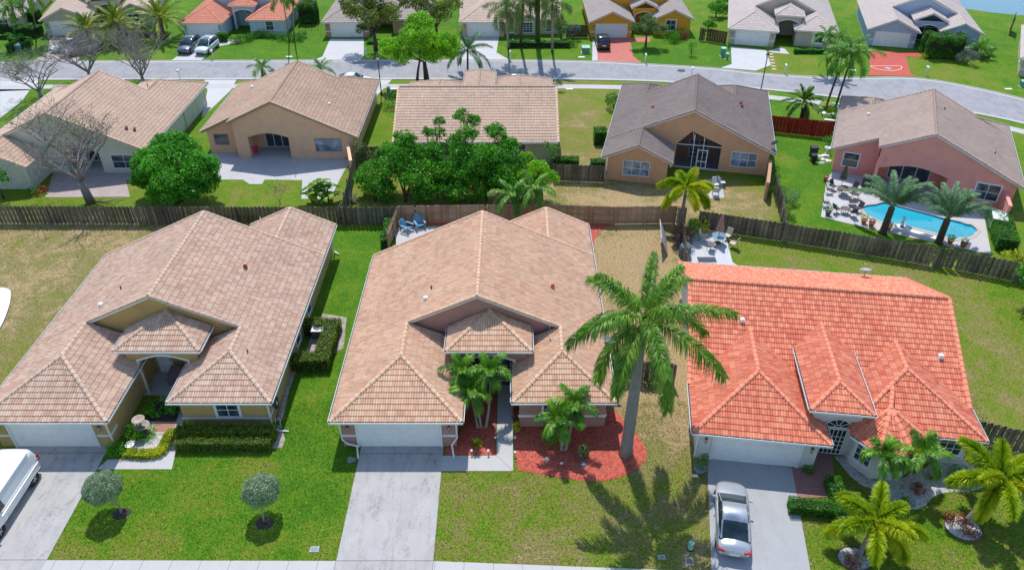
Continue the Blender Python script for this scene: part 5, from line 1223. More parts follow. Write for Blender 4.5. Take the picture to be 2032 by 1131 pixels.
# the thicket behind the tan fence
th = [((745, 398), [(742, 345, 2.2, 1.9, 1.6), (755, 372, 1.5, 1.6, 1.2), (722, 360, 1.6, 1.2, 1.3), (760, 330, 2.6, 1.2, 1.1)], M_FICUS, 'leftmost shrubby tree of the thicket behind the tan fence', .2),
      ((805, 400), [(805, 305, 3.6, 2.3, 1.8), (785, 335, 2.9, 2.1, 1.6), (830, 345, 2.6, 2.3, 1.7), (803, 275, 4.8, 1.4, 1.1), (770, 300, 3.6, 1.3, 1.1), (850, 378, 1.4, 1.7, 1.2), (840, 310, 3.4, 1.7, 1.4)], M_FICUS, 'tallest dark crown on the left of the thicket behind the tan fence', .22),
      ((868, 392), [(862, 300, 4.0, 1.5, 1.3), (868, 265, 5.2, .9, .9), (880, 335, 2.8, 1.8, 1.4), (872, 240, 5.6, .7, .6), (848, 262, 5.0, .7, .6), (885, 370, 1.5, 1.6, 1.2)], M_FICUS, 'slender tree with a bare topped stem in the middle of the thicket', .2),
      ((925, 396), [(925, 268, 5.4, 1.3, 1.3), (918, 230, 6.6, 1.0, 1.0), (940, 240, 6.0, .9, .8), (900, 280, 4.8, .9, .8), (915, 300, 4.2, 1.6, 1.2), (910, 335, 3.0, 1.7, 1.3)], M_FICUS, 'tall open tree rising over the cream house roof', .2),
      ((965, 398), [(965, 315, 3.9, 2.5, 2.0), (1000, 305, 3.9, 2.0, 1.6), (985, 262, 5.3, 1.3, 1.1), (1010, 285, 4.6, 1.1, .9), (940, 360, 1.8, 2.3, 1.6), (990, 350, 2.6, 2.2, 1.6), (905, 375, 1.6, 1.8, 1.3), (1020, 330, 3.0, 1.5, 1.3), (1010, 372, 1.8, 1.6, 1.3)], M_FICUS, 'widest dark crown on the right of the thicket behind the tan fence', .22),
      ((1075, 398), [(1068, 335, 2.9, 1.5, 1.1), (1045, 312, 3.3, .9, .7), (1085, 352, 2.2, 1.3, 1.0), (1040, 350, 2.4, 1.2, 1.1), (1060, 368, 1.6, 1.2, 1.0)], M_BRIGHT, 'yellow green tree at the right end of the thicket', .2)]
for i, (bp, bl, m_, lab, ls) in enumerate(th):
    b = G(*bp); tree(lab, b, rel(b, bl), m_, ls, 520, .13, seed=80+i, sub=11, shell=.8, group='trees behind the tan fence', name='thicket_tree')
b = G(1095, 340); tree('light green sapling at the right corner of the cream house', b, [(0, 0, 2.2, 1.0, 1.0), (-.6, .2, 2.7, .6, .6)], M_FICUS, .16, 320, .06, seed=90, sub=5)
b = G(715, 325); tree('wispy light green shrub beside the peach house wall', b, [(.3, 0, 1.6, 1.0, .9), (-.3, .2, 2.0, .6, .6), (1.1, -.2, 1.2, .7, .6)], foliage('wispy_leaf', (.05, .12, .02), (.12, .26, .04), (.24, .42, .08), .3, .5), .16, 190, .05, seed=91, sub=4)
b = G(8, 395); tree('small green tree at the left edge by the pale green house', b, [(0, 0, 2.6, 1.4, 1.0), (.8, -.3, 2.0, .9, .8), (-.8, 0, 3.2, 1.0, .8)], M_FICUS, .18, 200, .07, seed=92, sub=5)
b = G(2036, 560); tree('green shrubby tree at the right edge beyond the fence end', b, [(0, .2, 1.6, 1.5, 1.4), (-.6, 1.5, 1.2, 1.2, 1.1), (.2, -1.2, 1.0, 1.1, 1.0)], M_YEL, .2, 420, .1, seed=93, sub=8)
b = G(2075, 640); tree('dark tree beyond the right edge shading the lawn', b, [(0, 0, 3.4, 2.6, 1.9), (-1.2, -1.6, 2.6, 1.7, 1.3), (-.6, 1.6, 2.8, 1.8, 1.3)], M_FICUS, .22, 420, .2, seed=94, sub=8)
for i, (p, s_, lab) in enumerate((((1420, 35), 1.7, 'large shrub between the golden house and the beige house'), ((1436, 12), 2.2, 'tree behind the beige house at the back'), ((1405, 60), 1.0, 'light shrub beside the golden house window'))):
    b = G(*p); tree(lab, b, [(0, 0, s_*.9, s_, s_*.9), (s_*.7, .2, s_*.6, s_*.7, s_*.6)], M_FICUS, .24, 420, .1, seed=95+i, sub=6, name='shrub')
b = G(1113, 78); tree('dark shrub dotted with white flowers beside the sand coloured house', b, [(0, 0, 1.8, 1.5, 1.3), (.8, 0, 1.0, 1.1, .9)], foliage('oleander_leaf', (.01, .04, .01), (.05, .12, .03), (.4, .5, .4), .2, .5), .2, 420, .08, seed=98, sub=5, name='shrub')
b = G(1138, 78); tree('grey leaved round shrub beside the brown fence', b, [(0, 0, 1.4, 1.3, 1.2)], M_GREY, .16, 520, .06, seed=99, sub=7, name='shrub')
b = G(1918, 128); tree('grey bushy shrub on the lawn of the periwinkle house', b, [(0, 0, 1.1, 1.4, 1.1), (-.9, .4, .8, .8, .8)], M_GREY, .16, 520, .06, seed=100, sub=7, name='shrub')
palm('fan_shrub_palm', 'low fan palm at the right corner of the periwinkle house', (*G(1945, 112), 0), top_at(1945, 100, .9), .15, .13, M_ADON, dict(ad, L=2.3, n=16, ll=.6), shaft=.1, seed=101, bk=BK_D)
# ---- bare trees
def bare(label, base, H_, spread, seed, lean=(0, 0), leaves=0, lobes=5, r0=.2, group=None, twig=4, lmat=None, stem=.1):
    rr = random.Random(seed); t = thing('bare_tree', label, 'tree', (base[0], base[1], 0), group=group); m = MB(); tips = []
    def grow(p, d, L, r, lev):
        n = 4; pts = [p]; q = Vector(p); dd = Vector(d)
        for i in range(n):
            dd = (dd+Vector((rr.uniform(-.22, .22), rr.uniform(-.22, .22), rr.uniform(-.04, .14)))).normalized(); q = q+dd*L/n; pts.append(q.copy())
        m.tube([tuple(x) for x in pts], [r*(1-.5*i/n) for i in range(n+1)], 7 if lev < 2 else (5 if lev < 3 else 3), cap=lev < 2)
        if lev >= twig+1: tips.append(pts[-1]); tips.append(pts[2]); return
        k = 4 if lev == 0 else (4 if lev < 3 else 3)
        for i in range(k):
            s = rr.choice(pts[2:]) if lev else pts[-1]; az = rr.uniform(0, 2*PI) if lev else 2*PI*i/k+rr.uniform(-.4, .4); el = rr.uniform(.25, .95)
            nd = (dd*.55+Vector((math.cos(az)*spread, math.sin(az)*spread, el*.5))).normalized(); grow(s, nd, L*rr.uniform(.58, .8), r*(.52 if lev else .6), lev+1)
    k = lobes
    base_h = H_*stem; m.tube([(0, 0, 0), (lean[0]*.3, lean[1]*.3, base_h)], [r0*1.25, r0*.9], 9)
    for i in range(k):
        az = 2*PI*i/k+rr.uniform(-.3, .3); grow(Vector((lean[0]*.3, lean[1]*.3, base_h*.92)), Vector((math.cos(az)*spread*.75+lean[0]*.3, math.sin(az)*spread*.75+lean[1]*.3, 1)).normalized(), H_*.34, r0*.5, 1)
    m.build('trunk', BK_B, t, smooth=True)
    if leaves:
        rg = np.random.RandomState(seed); sel = [tips[rr.randrange(len(tips))] for _ in range(leaves)]; P = np.array([tuple(s) for s in sel for _ in range(9)])+rg.normal(size=(leaves*9, 3))*.16
        V, F = leafq(P, .17, rg); npmesh('sparse_leaves', V, F, lmat or M_OLIVE, t, rg.uniform(0, 1, len(P)))
    return t
bare('large bare tree with grey trunk leaning over the pink paver patio', G(180, 402), 11.0, 1.15, 5, lean=(-1.0, .4), leaves=110, r0=.34, stem=.2)
bare('bare street tree at the far left beside the pavement', G(82, 195), 9.0, 1.35, 6, leaves=90, r0=.2, lmat=M_HEDGE, group='bare trees along the street', lobes=6)
bare('bare street tree behind the ridge of the pale green house', G(180, 158), 9.8, 1.2, 7, leaves=10, r0=.2, lobes=8, group='bare trees along the street')
bare('bare street tree between the pale green house and the peach house', G(285, 165), 9.2, 1.05, 8, leaves=25, r0=.2, lobes=8, group='bare trees along the street')
bare('leafless pink blossom sapling by the banana plant', G(556, 404), 3.0, 1.1, 9, leaves=14, r0=.045, lobes=3, twig=2, lmat=foliage('pink_blossom', (.1, .25, .03), (.35, .3, .12), (.8, .15, .3), .3, .5, 1.))

# ---- hedges and shrubs
def leafbox(label, boxes, mat, leaf=.09, dens=260, name='hedge', cat='hedge', rz=0., loc=None, group=None, seed=1, bulge=.06, inner=None):
    """clipped hedge made of boxes (cx, cy, lx, ly, z0, z1) in world plan; leaves stand on and just inside the clipped faces"""
    rg = np.random.RandomState(seed); o = loc or (boxes[0][0], boxes[0][1]); t = thing(name, label, cat, (*o, 0), rz, group=group); P = []; O = []; core = MB()
    for cx, cy, lx, ly, z0, z1 in boxes:
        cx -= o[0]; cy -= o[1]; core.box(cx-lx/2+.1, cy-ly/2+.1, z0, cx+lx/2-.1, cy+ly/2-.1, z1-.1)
        hz = (z1-z0)
        for ax, area in (((0, 0, 1), lx*ly), ((1, 0, 0), ly*hz), ((-1, 0, 0), ly*hz), ((0, 1, 0), lx*hz), ((0, -1, 0), lx*hz)):
            n = int(area*dens)
            if n < 1: continue
            q = rg.uniform(-.5, .5, (n, 3))*np.array([lx, ly, hz]); a = np.array(ax)
            for k in range(3):
                if a[k]: q[:, k] = a[k]*(.5*(lx, ly, hz)[k]-np.abs(rg.normal(size=n))*.05+.02)
            q += np.sin(q[:, [1, 2, 0]]*3.1+1)*bulge*.5; P.append(q+np.array([cx, cy, (z0+z1)/2])); O.append(np.tile(a, (n, 1)))
    P = np.concatenate(P); O = np.concatenate(O); V, F = leafq(P, leaf, rg, O*.7, asp=.6)
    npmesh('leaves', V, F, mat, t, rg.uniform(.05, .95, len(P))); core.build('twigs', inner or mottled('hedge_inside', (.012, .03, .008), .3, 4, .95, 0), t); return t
def shrub(label, p, r, h, mat, leaf=.1, name='shrub', cat='shrub', group=None, seed=1, per=900, z=0., sub=6, loc3=None):
    rg = np.random.RandomState(seed); b = p; t = thing(name, label, cat, (b[0], b[1], z), group=group)
    bl = [(0, 0, h*.5, r, h*.5)]
    for k in range(sub): a = rg.uniform(0, 2*PI); rr = r*rg.uniform(.3, .5); bl.append((math.cos(a)*r*.6, math.sin(a)*r*.6, h*rg.uniform(.35, .75), rr, rr))
    P, O, Tn = clump_pts(bl, per, rg, .35); P = P[P[:, 2] > .02] if True else P; V, F = leafq(P, leaf, rg, None, asp=.55)
    npmesh('leaves', V, F, mat, t, np.clip(rg.uniform(.1, .9, len(P)), 0, 1)); m = MB()
    for k in range(5): a = rg.uniform(0, 2*PI); m.tube([(0, 0, 0), (math.cos(a)*r*.3, math.sin(a)*r*.3, h*.4), (math.cos(a)*r*.6, math.sin(a)*r*.6, h*.75)], [.025, .018, .008], 5)
    m.build('stems', BK_D, t); return t
def topiary(label, base, top, r, seed):
    t = thing('topiary_tree', label, 'topiary', (base[0], base[1], 0), group='round silver trees on the front lawn'); rg = np.random.RandomState(seed)
    dx, dy = top[0]-base[0], top[1]-base[1]; z = top[2]
    m = MB().tube([(0, 0, 0), (-dx*.1, dy*.05, z*.3), (dx*.45, dy*.4, z*.62), (dx, dy, z)], [.065, .05, .045, .03], 8)
    for k in range(7): a = 2*PI*k/7; m.tube([(dx*.5, dy*.45, z*.65), (dx+math.cos(a)*r*.5, dy+math.sin(a)*r*.5, z-.15), (dx+math.cos(a)*r*.8, dy+math.sin(a)*r*.8, z+.05)], [.03, .02, .01], 5)
    m.build('trunk', BK_L, t, smooth=True)
    n = 13000; d = rg.normal(size=(n, 3)); d /= np.linalg.norm(d, axis=1)[:, None]; q = d*(1-rg.uniform(0, 1, n)**2*.4)[:, None]*np.array([r, r, r*.85]); q *= (1+.05*np.sin(q[:, [0]]*9+seed)+.04*np.sin(q[:, [1]]*11))
    keep = (q[:, 2] > -r*.42+rg.normal(size=n)*.05); q = q[keep]; V, F = leafq(q+np.array([dx, dy, z]), .085, rg, d[keep]*.8, asp=.5)
    npmesh('crown', V, F, M_BUTT, t, rg.uniform(0, 1, len(q)))
topiary('left round silver green topiary beside the van driveway', (-21.6, 27.2), (-22.25, 27.5, 1.75), 1.0, 1)
topiary('right round silver green topiary in the middle of the green lawn', (-13.55, 26.65), (-13.55, 27.3, 1.8), .98, 2)
for c_ in ((-21.6, 27.25), (-13.5, 26.6)): bed('mulch', [(c_[0]+.5*math.cos(a)*(1+.1*math.sin(3*a)), c_[1]-.05+.42*math.sin(a)) for a in np.arange(0, 2*PI, .4)], MULCHD, .05, kind='stuff', sub=.12)

for i, (p, r_, h_, lab) in enumerate((((770, 398), 1.0, 1.3, 'leftmost low bush at the foot of the thicket'), ((835, 398), 1.1, 1.3, 'low bush under the left trees of the thicket'), ((900, 398), 1.2, 1.5, 'broad dark bush in the middle of the thicket foot'), ((945, 400), 1.1, 1.4, 'bush under the widest crown of the thicket'), ((1035, 402), 1.0, 1.3, 'bush behind the feathery palms by the tan fence'), ((735, 385), .8, 1.0, 'small bush beside the banana side fence'))):
    shrub(lab, G(*p), r_, h_, M_FICUS, .16, seed=300+i, per=420, group='bushes at the foot of the thicket', name='thicket_bush')
# ---------------------------------------------------------------- vehicles (front = +y)
def paint(name, col, rough=.25, metal=.3):
    if name not in MATS:
        m, nt, b = principled(name, col, rough, metal, .5); b.inputs['Coat Weight'].default_value = .6; b.inputs['Coat Roughness'].default_value = .08; MATS[name] = m
    return MATS[name]
TYRE = plain('tyre_rubber', (.018, .018, .02), .8); RIM = plain('alloy_rim', (.45, .46, .48), .3, .8)
CGL = glass_mat('car_glass', (.006, .018, .02)); HEADL = plain('headlight_glass', (.35, .37, .40), .1); TAILL = plain('tail_light', (.45, .01, .01), .25)
def loft(rings, close=True):
    m = MB(); n = len(rings[0])
    for r in rings: m.v += r
    for i in range(len(rings)-1):
        for k in range(n-1): m.f.append((i*n+k, i*n+k+1, (i+1)*n+k+1, (i+1)*n+k))
    m.f.append(tuple(range(n))); m.f.append(tuple(range(len(m.v)-1, len(m.v)-n-1, -1))); return m
def half_ring(y, pts): return [(x, y, z) for x, z in pts]+[(-x, y, z) for x, z in pts[::-1] if x > .001]
def vehicle(name, label, loc, heading, kind, mat, group=None, detail=True):
    """heading: direction of the nose, degrees clockwise from +Y"""
    t = thing(name, label, 'van' if kind == 'van' else 'car', (*loc, 0), R(-heading), group)
    if kind == 'sedan':
        L, W, zb, zs = 4.85, .92, .22, .90
        st = [(-2.42, .66, .40, .72, .80), (-2.34, .82, .27, .86, 1.00), (-1.9, .90, zb, .93, 1.07), (-1.25, W, zb, .96, 1.04), (0, W, zb, .95, 1.0), (.75, W, zb, .93, 1.0), (1.1, .91, zb, .90, .99), (1.8, .88, zb, .80, .86), (2.15, .80, .26, .71, .74), (2.36, .60, .34, .60, .62), (2.46, .40, .42, .50, .52)]
        cab = [(-1.85, .70, .93, 1.05), (-.95, .66, .93, 1.40), (-.3, .66, .93, 1.46), (.25, .66, .93, 1.43), (1.22, .74, .90, .96)]
        roof = (1, 3); wy = (-1.42, 1.38); wr = .335
    elif kind == 'suv':
        L, W, zb, zs = 4.8, .95, .28, 1.0
        st = [(-2.38, .80, .42, .95, 1.05), (-2.30, .88, .32, 1.06, 1.12), (-1.9, .94, zb, 1.08, 1.12), (-1.0, W, zb, 1.06, 1.10), (0, W, zb, 1.03, 1.08), (.8, W, zb, 1.0, 1.08), (1.15, .94, zb, .98, 1.10), (1.85, .92, zb, .92, 1.02), (2.22, .84, .30, .84, .90), (2.38, .66, .40, .70, .72)]
        cab = [(-2.28, .76, 1.03, 1.12), (-1.9, .72, 1.03, 1.62), (-1.0, .70, 1.03, 1.72), (.1, .70, 1.0, 1.70), (1.25, .78, .98, 1.08)]
        roof = (1, 3); wy = (-1.45, 1.42); wr = .37
    else:
        L, W, zb, zs = 5.7, 1.0, .32, 1.15
        st = [(-2.85, .90, .40, 1.15, 1.2), (-2.8, .98, .33, 1.2, 1.25), (-1.5, 1.01, zb, 1.2, 1.25), (0, 1.01, zb, 1.2, 1.25), (1.4, 1.01, zb, 1.18, 1.23), (1.75, .99, zb, 1.14, 1.22), (2.3, .97, zb, 1.02, 1.08), (2.7, .90, .34, .88, .92), (2.85, .75, .42, .7, .72)]
        cab = [(-2.83, .88, 1.15, 1.28), (-2.62, .82, 1.15, 2.02), (-2.2, .80, 1.15, 2.10), (.6, .80, 1.15, 2.10), (1.05, .80, 1.15, 2.04), (2.0, .88, 1.12, 1.2)]
        roof = (1, 4); wy = (-1.85, 1.75); wr = .37
    rings = [half_ring(y, [(.02, b), (w*.86, b), (w*.97, b+.10), (w, (b+s)/2), (w*.985, s-.06), (w*.93, s), (w*.62, (s+tp)/2+.03 if tp >= s else tp), (.01, tp+.02)]) for y, w, b, s, tp in st]
    o = loft(rings).build('body', mat, t, smooth=True, recalc=True); subsurf(o, 1)
    wb = .955*W
    cr = [half_ring(y, [(.01, zlo-.1), (wb*.93 if kind != 'van' else wb*1.0, zlo-.08), (wb*.92 if kind != 'van' else wb*.99, zlo), (wb*.5+w*.5 if zt-zlo > .2 else w, (zlo+zt)/2), (w, zt-.05 if zt-zlo > .2 else zt), (w*.86, zt-.005), (w*.4, zt+.015), (.005, zt+.02)]) for y, w, zlo, zt in cab]
    van = kind == 'van'
    if not van:
        g = loft(cr).build('windows', CGL, t, smooth=True, recalc=True)
        rf = [half_ring(y, [(.005, zt-.03), (w*1.005, zt-.055), (w*1.0, zt-.02), (w*.86, zt+.015), (w*.4, zt+.035), (.005, zt+.04)]) for y, w, zlo, zt in cab[roof[0]:roof[1]+1]]
        loft(rf).build('roof_panel', mat, t, smooth=True, recalc=True)
        m = MB()
        for s in (1, -1):
            def P(i, k, e=.012): y, w, zlo, zt = cab[i]; return (s*((wb*.92, w)[k]+e), y, (zlo, zt-.03)[k])
            m.tube([(s*(cab[-1][1]+.01), cab[-1][0], cab[-1][3]-.03), (s*(cab[-2][1]+.005), cab[-2][0], cab[-2][3]-.02)], .035, 6)
            m.tube([(s*(cab[0][1]+.01), cab[0][0], cab[0][3]-.01), (s*(cab[1][1]+.005), cab[1][0], cab[1][3]-.02)], .05, 6)
            m.tube([(s*wb*.925, (cab[2][0]), cab[2][2]), (s*(cab[2][1]+.01), cab[2][0], cab[2][3]-.05)], .025, 5)
            if kind == 'suv': m.tube([(s*wb*.925, cab[1][0]+.35, cab[1][2]), (s*(cab[1][1]+.01), cab[1][0]+.3, cab[1][3]-.03)], .05, 5)
        m.build('window_pillars', mat, t)
        if kind == 'suv' and detail: MB().box(-.42, -.75, 1.745, .42, .0, 1.757).build('sunroof', CGL, t)
    else:
        loft(cr).build('upper_body', mat, t, smooth=True, recalc=True)
        m = MB()
        m.add([(-.78, 1.16, 2.0), (.78, 1.16, 2.0), (.86, 2.0, 1.25), (-.86, 2.0, 1.25)], [(0, 1, 2, 3)]); m.build('windscreen', CGL, t)
        for s in (1, -1): MB().add([(s*1.0, .7, 1.25), (s*.88, .72, 1.9), (s*.88, 1.1, 1.9), (s*.985, 1.75, 1.25)], [(0, 1, 2, 3)]).build('side_window', CGL, t)
        for s in (1, -1):
            q = MB()
            q.tube([(s*1.012, -2.6, 1.02), (s*1.022, 1.2, 1.02)], .018, 5); q.tube([(s*.835, -2.4, 2.03), (s*.835, .7, 2.04)], .02, 5)
            q.tube([(s*1.015, -2.6, .62), (s*1.02, 1.2, .62)], .014, 4); q.tube([(s*.99, -.9, 1.25), (s*1.012, -.9, .45)], .008, 4); q.tube([(s*.99, .55, 1.25), (s*1.012, .55, .45)], .008, 4)
            q.build('body_moulding', mat, t)
    for s in (1, -1):
        for y in wy:
            a = MB()
            n = 20; base = 0; rr = wr*1.16
            for xx in (s*(W-.20), s*(W-.028)):
                for k in range(n): an = 2*PI*k/n; a.v.append((xx, y+rr*math.cos(an), max(.1, wr+rr*math.sin(an))))
            a.f = [(k, (k+1) % n, n+(k+1) % n, n+k) for k in range(n)]+[tuple(range(n, 2*n))]
            a.build('wheel_arch', plain('arch_dark', (.01, .01, .012), .9), t)
            wm = MB(); prof = [(wr*.6, -.11), (wr*.96, -.10), (wr, -.06), (wr, .06), (wr*.96, .10), (wr*.62, .11)]
            for r_, x_ in prof:
                for k in range(20): an = 2*PI*k/20; wm.v.append((x_*s, r_*math.cos(an), r_*math.sin(an)))
            for i in range(5):
                for k in range(20): wm.f.append((i*20+k, i*20+(k+1) % 20, (i+1)*20+(k+1) % 20, (i+1)*20+k))
            wo = wm.build('wheel', TYRE, t, smooth=False); wo.location = (s*(W-.135), y, wr)
            rm = MB(); rm.v = [(s*.085, wr*.64*math.cos(2*PI*k/20), wr*.64*math.sin(2*PI*k/20)) for k in range(20)]+[(s*.07, wr*.5*math.cos(2*PI*k/20), wr*.5*math.sin(2*PI*k/20)) for k in range(20)]
            rm.f = [(k, (k+1) % 20, 20+(k+1) % 20, 20+k) for k in range(20)]
            for k in range(5): an = 2*PI*k/5; rm.tube([(s*.1, 0, 0), (s*.09, wr*.6*math.cos(an), wr*.6*math.sin(an))], .035, 5)
            rm.tube([(s*.06, 0, 0), (s*.12, 0, 0)], .06, 8); rm.build('rim', RIM, wo)
        yf = st[-2][0]; MB().obox(s*(st[-2][1]-.08), yf-.06, st[-2][3]-.13, .26, .14, .09, R(-30*s)).build('headlight', HEADL, t)
        yr_ = st[0][0]
        if van: MB().box(s*.90-.05, -2.9, .95, s*.90+.05, -2.80, 1.35).build('tail_light', TAILL, t)
        else: MB().obox(s*.66, st[1][0]+.0, st[1][3]-.16, .36, .16, .13, R(14*s)).build('tail_light', TAILL, t)
        q = MB(); ym = cab[-1][0]-.35; q.obox(s*(W+.04), ym, cab[-1][2]+.02, .20, .09, .13); bevel(q.build('wing_mirror', mat, t), .03)
    yb = st[0][0]; MB().box(-.26, yb-.03, st[0][3]-.2 if not van else .62, .26, yb+.02, (st[0][3]-.2 if not van else .62)+.13).build('number_plate', WHITE, t)
    MB().box(-.5, st[-1][0]-.06, .42, .5, st[-1][0]+.015, .58).build('grille', BLACK, t)
    if detail and not van:
        for s in (1, -1):
            q = MB()
            for y in (-.35, .55): q.obox(s*(W*.925), y, zs-.10, .02, .14, .03)
            q.build('door_handle', plain('door_gap', (.05, .05, .055), .6), t)
    return t
SILVER = paint('silver_paint', (.52, .53, .56), .28, .55); WPAINT = paint('white_car_paint', (.74, .75, .76), .3, 0); GPAINT = paint('grey_car_paint', (.12, .14, .17), .28, .5)
BPAINT = paint('black_car_paint', (.012, .013, .016), .2, .2); TEAL = paint('blue_grey_car_paint', (.06, .15, .19), .25, .5)
vehicle('parked_car', 'silver sedan parked nose in on the driveway before the orange roofed house', (11.93, 26.55), 11, 'sedan', SILVER)
vehicle('parked_van', 'white panel van parked nose out at the left edge of the yellow house driveway', (-28.3, 27.45), 180, 'van', WPAINT)
vehicle('parked_car', 'dark grey suv beside a white one in front of the light blue house', (-44.75, 105.5), 183, 'suv', GPAINT)
vehicle('parked_car', 'white suv with a sunroof in front of the light blue house', (-42.15, 105.1), 185, 'suv', paint('pearl_white_paint', (.62, .70, .72), .25, .2))
vehicle('parked_car', 'black suv on the red driveway of the golden house', (12.7, 107.2), 0, 'suv', BPAINT)
vehicle('parked_car', 'white sedan behind the bare branches before the olive gabled house', (-61.6, 106.0), 222, 'sedan', WPAINT)
vehicle('parked_car', 'silver hatchback half hidden by branches beside the white sedan', (-59.2, 104.3), 222, 'suv', SILVER)
vehicle('parked_car', 'dark blue green car seen over the ridge of the cream house', (.45, 92.4), 0, 'sedan', TEAL)
vehicle('parked_car', 'white car seen over the roof edge of the peach house', (-19.7, 92.2), 90, 'sedan', WPAINT)
# ---------------------------------------------------------------- drives, paths and lawns across the street
def fdrive(pts, m, z=.018): return sheet('driveway', [G(*p) if len(p) == 2 else p for p in pts], m, z)
EC = concrete('far_drive_concrete', (.50, .50, .51), .08, .2)
fdrive([(376, 80), (438, 80), (430, 98), (398, 121), (340, 121), (372, 98)], EC); fdrive([(430, 80), (480, 78), (475, 85), (436, 92)], EC)
fdrive([(655, 78), (722, 78), (722, 112), (713, 121), (620, 121), (640, 113)], EC)
fdrive([(915, 75), (990, 75), (985, 105), (1010, 119), (895, 119), (912, 108)], EC)
fdrive([(1176, 80), (1183, 80), (1186, 121), (1175, 121)], EC); RED = brick_mat('red_drive', (.50, .15, .12), (.56, .20, .16), (.40, .12, .1), 3.); fdrive([(1183, 76), (1250, 76), (1256, 112), (1273, 125), (1186, 122)], RED)
fdrive([(1250, 76), (1290, 75), (1290, 84), (1252, 84)], RED)
fdrive([(1450, 93), (1520, 100), (1530, 130), (1500, 141), (1430, 135), (1452, 128)], EC); sheet('path', [G(1543, 96), G(1556, 97), G(1567, 108), G(1520, 104)], EC, .016)
RED2 = mottled('deep_red_paving', (.46, .085, .065), .12, 1.5, .85, .1); fdrive([(1724, 100), (1796, 106), (1806, 146), (1820, 152), (1720, 150), (1727, 142)], RED2); fdrive([(1796, 104), (1830, 104), (1826, 114), (1798, 112)], RED2)
fdrive([(100, 72), (190, 74), (150, 124), (60, 124), (95, 105)], brick_mat('pinkish_pavers', (.40, .32, .32), (.46, .38, .37), (.2, .17, .17), 3.)); fdrive([(95, 64), (175, 64), (180, 76), (98, 74)], EC)
fdrive([(0, 178), (60, 178), (45, 200), (0, 235)], EC); fdrive([(0, 160), (80, 160), (58, 180), (0, 182)], EC)
fdrive([(405, 158), (470, 158), (458, 180), (400, 235), (412, 180)], EC); fdrive([(700, 160), (780, 156), (760, 178), (748, 190), (700, 186)], EC); fdrive([(990, 158), (1085, 158), (1080, 172), (1000, 172)], EC)
sheet('patio', smooth_line([G(-60, 560), G(-10, 572), G(22, 574), G(23, 592), G(18, 615), G(2, 655), G(-30, 690), G(-60, 700)], 2), mottled('white_slab', (.66, .66, .66), .05, 2, .8, .05), .12, kind='structure')
# compass emblem inlaid in the deep red drive
def emblem():
    cx, cy = G(1762, 136); y = plain('inlay_yellow', (.75, .5, .28), .8); b = plain('inlay_blue', (.2, .5, .7), .8); m = MB(); n = 20
    P = [(cx+2.1*math.cos(PI+PI*k/n), cy+.9+1.9*math.sin(PI+PI*k/n)) for k in range(n+1)]
    Q = [(cx+1.98*math.cos(PI+PI*k/n), cy+.9+1.76*math.sin(PI+PI*k/n)) for k in range(n+1)]
    for k in range(n): m.add([(*P[k], .024), (*P[k+1], .024), (*Q[k+1], .024), (*Q[k], .024)], [(0, 1, 2, 3)])
    m.add([(cx-2.1, cy+.8, .024), (cx+2.1, cy+.8, .024), (cx+2.1, cy+.93, .024), (cx-2.1, cy+.93, .024)], [(0, 1, 2, 3)]); o = m.build('paving_inlay', y); o['kind'] = 'structure'
    m = MB(); pts = [(cx+(.62 if k % 2 == 0 else .2)*math.cos(PI*k/4), cy-.05+(.62 if k % 2 == 0 else .2)*math.sin(PI*k/4)) for k in range(8)]; m.add([(*p, .0245) for p in pts], [tuple(range(8))]); o = m.build('paving_inlay', b); o['kind'] = 'structure'
emblem()
for i in range(6): sheet('stepping_stone', [(G(1530+i*1.2, 108+i*6)[0]+.35*math.cos(a), G(1530+i*1.2, 108+i*6)[1]+.3*math.sin(a)) for a in np.arange(0, 6.2, 1.)], mottled('stone_tan', (.55, .4, .3), .1, 3, .9), .03)

# ---------------------------------------------------------------- hedges and planting near the houses
b = G(457, 870)
leafbox('long clipped hedge with a reddish front tier under the yellow house window', [(-17.4, 32.75, 6.0, .75, 0, 1.0), (-17.35, 32.05, 5.7, .75, 0, .75)], M_IXORA, .085, 520, seed=11)
leafbox('u shaped clipped hedge round the air conditioner on the side lawn', [(-12.9, 41.2, 1.1, 4.6, 0, 1.05), (-14.2, 43.2, 1.6, .9, 0, 1.0), (-14.1, 39.3, 1.6, 1.0, 0, 1.05)], M_IXORA, .085, 420, seed=12)
leafbox('clipped green hedge along the paver path of the orange roofed house', [(18.1, 27.95, .8, 2.9, 0, .75), (16.9, 27.2, 3.2, .8, 0, .7)], M_HEDGE, .075, 520, seed=13, rz=R(-7.5), loc=(17.5, 27.4))
leafbox('low clipped hedge beside the pool pump', [(G(1985, 470)[0], G(1985, 470)[1], 1.6, 5.2, 0, 1.2)], M_HEDGE, .12, 260, seed=14, rz=R(-20))
bx = [(G(x, 437)[0], G(x, 437)[1], 2.0, .9, 0, .95) for x in (695, 730, 765)]; bx.append((-10.7, 55.9, .7, 3.6, 0, 1.0))
leafbox('leafy hedge along the grey fence at the corner of the green lawn', bx, M_HEDGE, .12, 240, seed=15, bulge=.2)
leafbox('low hedge behind the yellow house under the grey fence', [(G(x, 436)[0], G(x, 436)[1], 2.3, .8, 0, .8) for x in (440, 475, 508, 540)], M_FICUS, .12, 220, seed=16, bulge=.2)
leafbox('left longer hedge showing over the dark fence by the brown roofed house', [(*G(1122, 333), 2.6, .9, 0, 1.1)], M_HEDGE, .12, 260, seed=17)
leafbox('right shorter hedge showing over the dark fence by the brown roofed house', [(*G(1186, 338), 1.5, .9, 0, 1.1)], M_HEDGE, .12, 260, seed=18)
leafbox('green block hedge beside the air conditioner of the brown roofed house', [(*G(1190, 283), 1.3, 1.5, 0, 1.5)], M_HEDGE, .12, 260, seed=18)
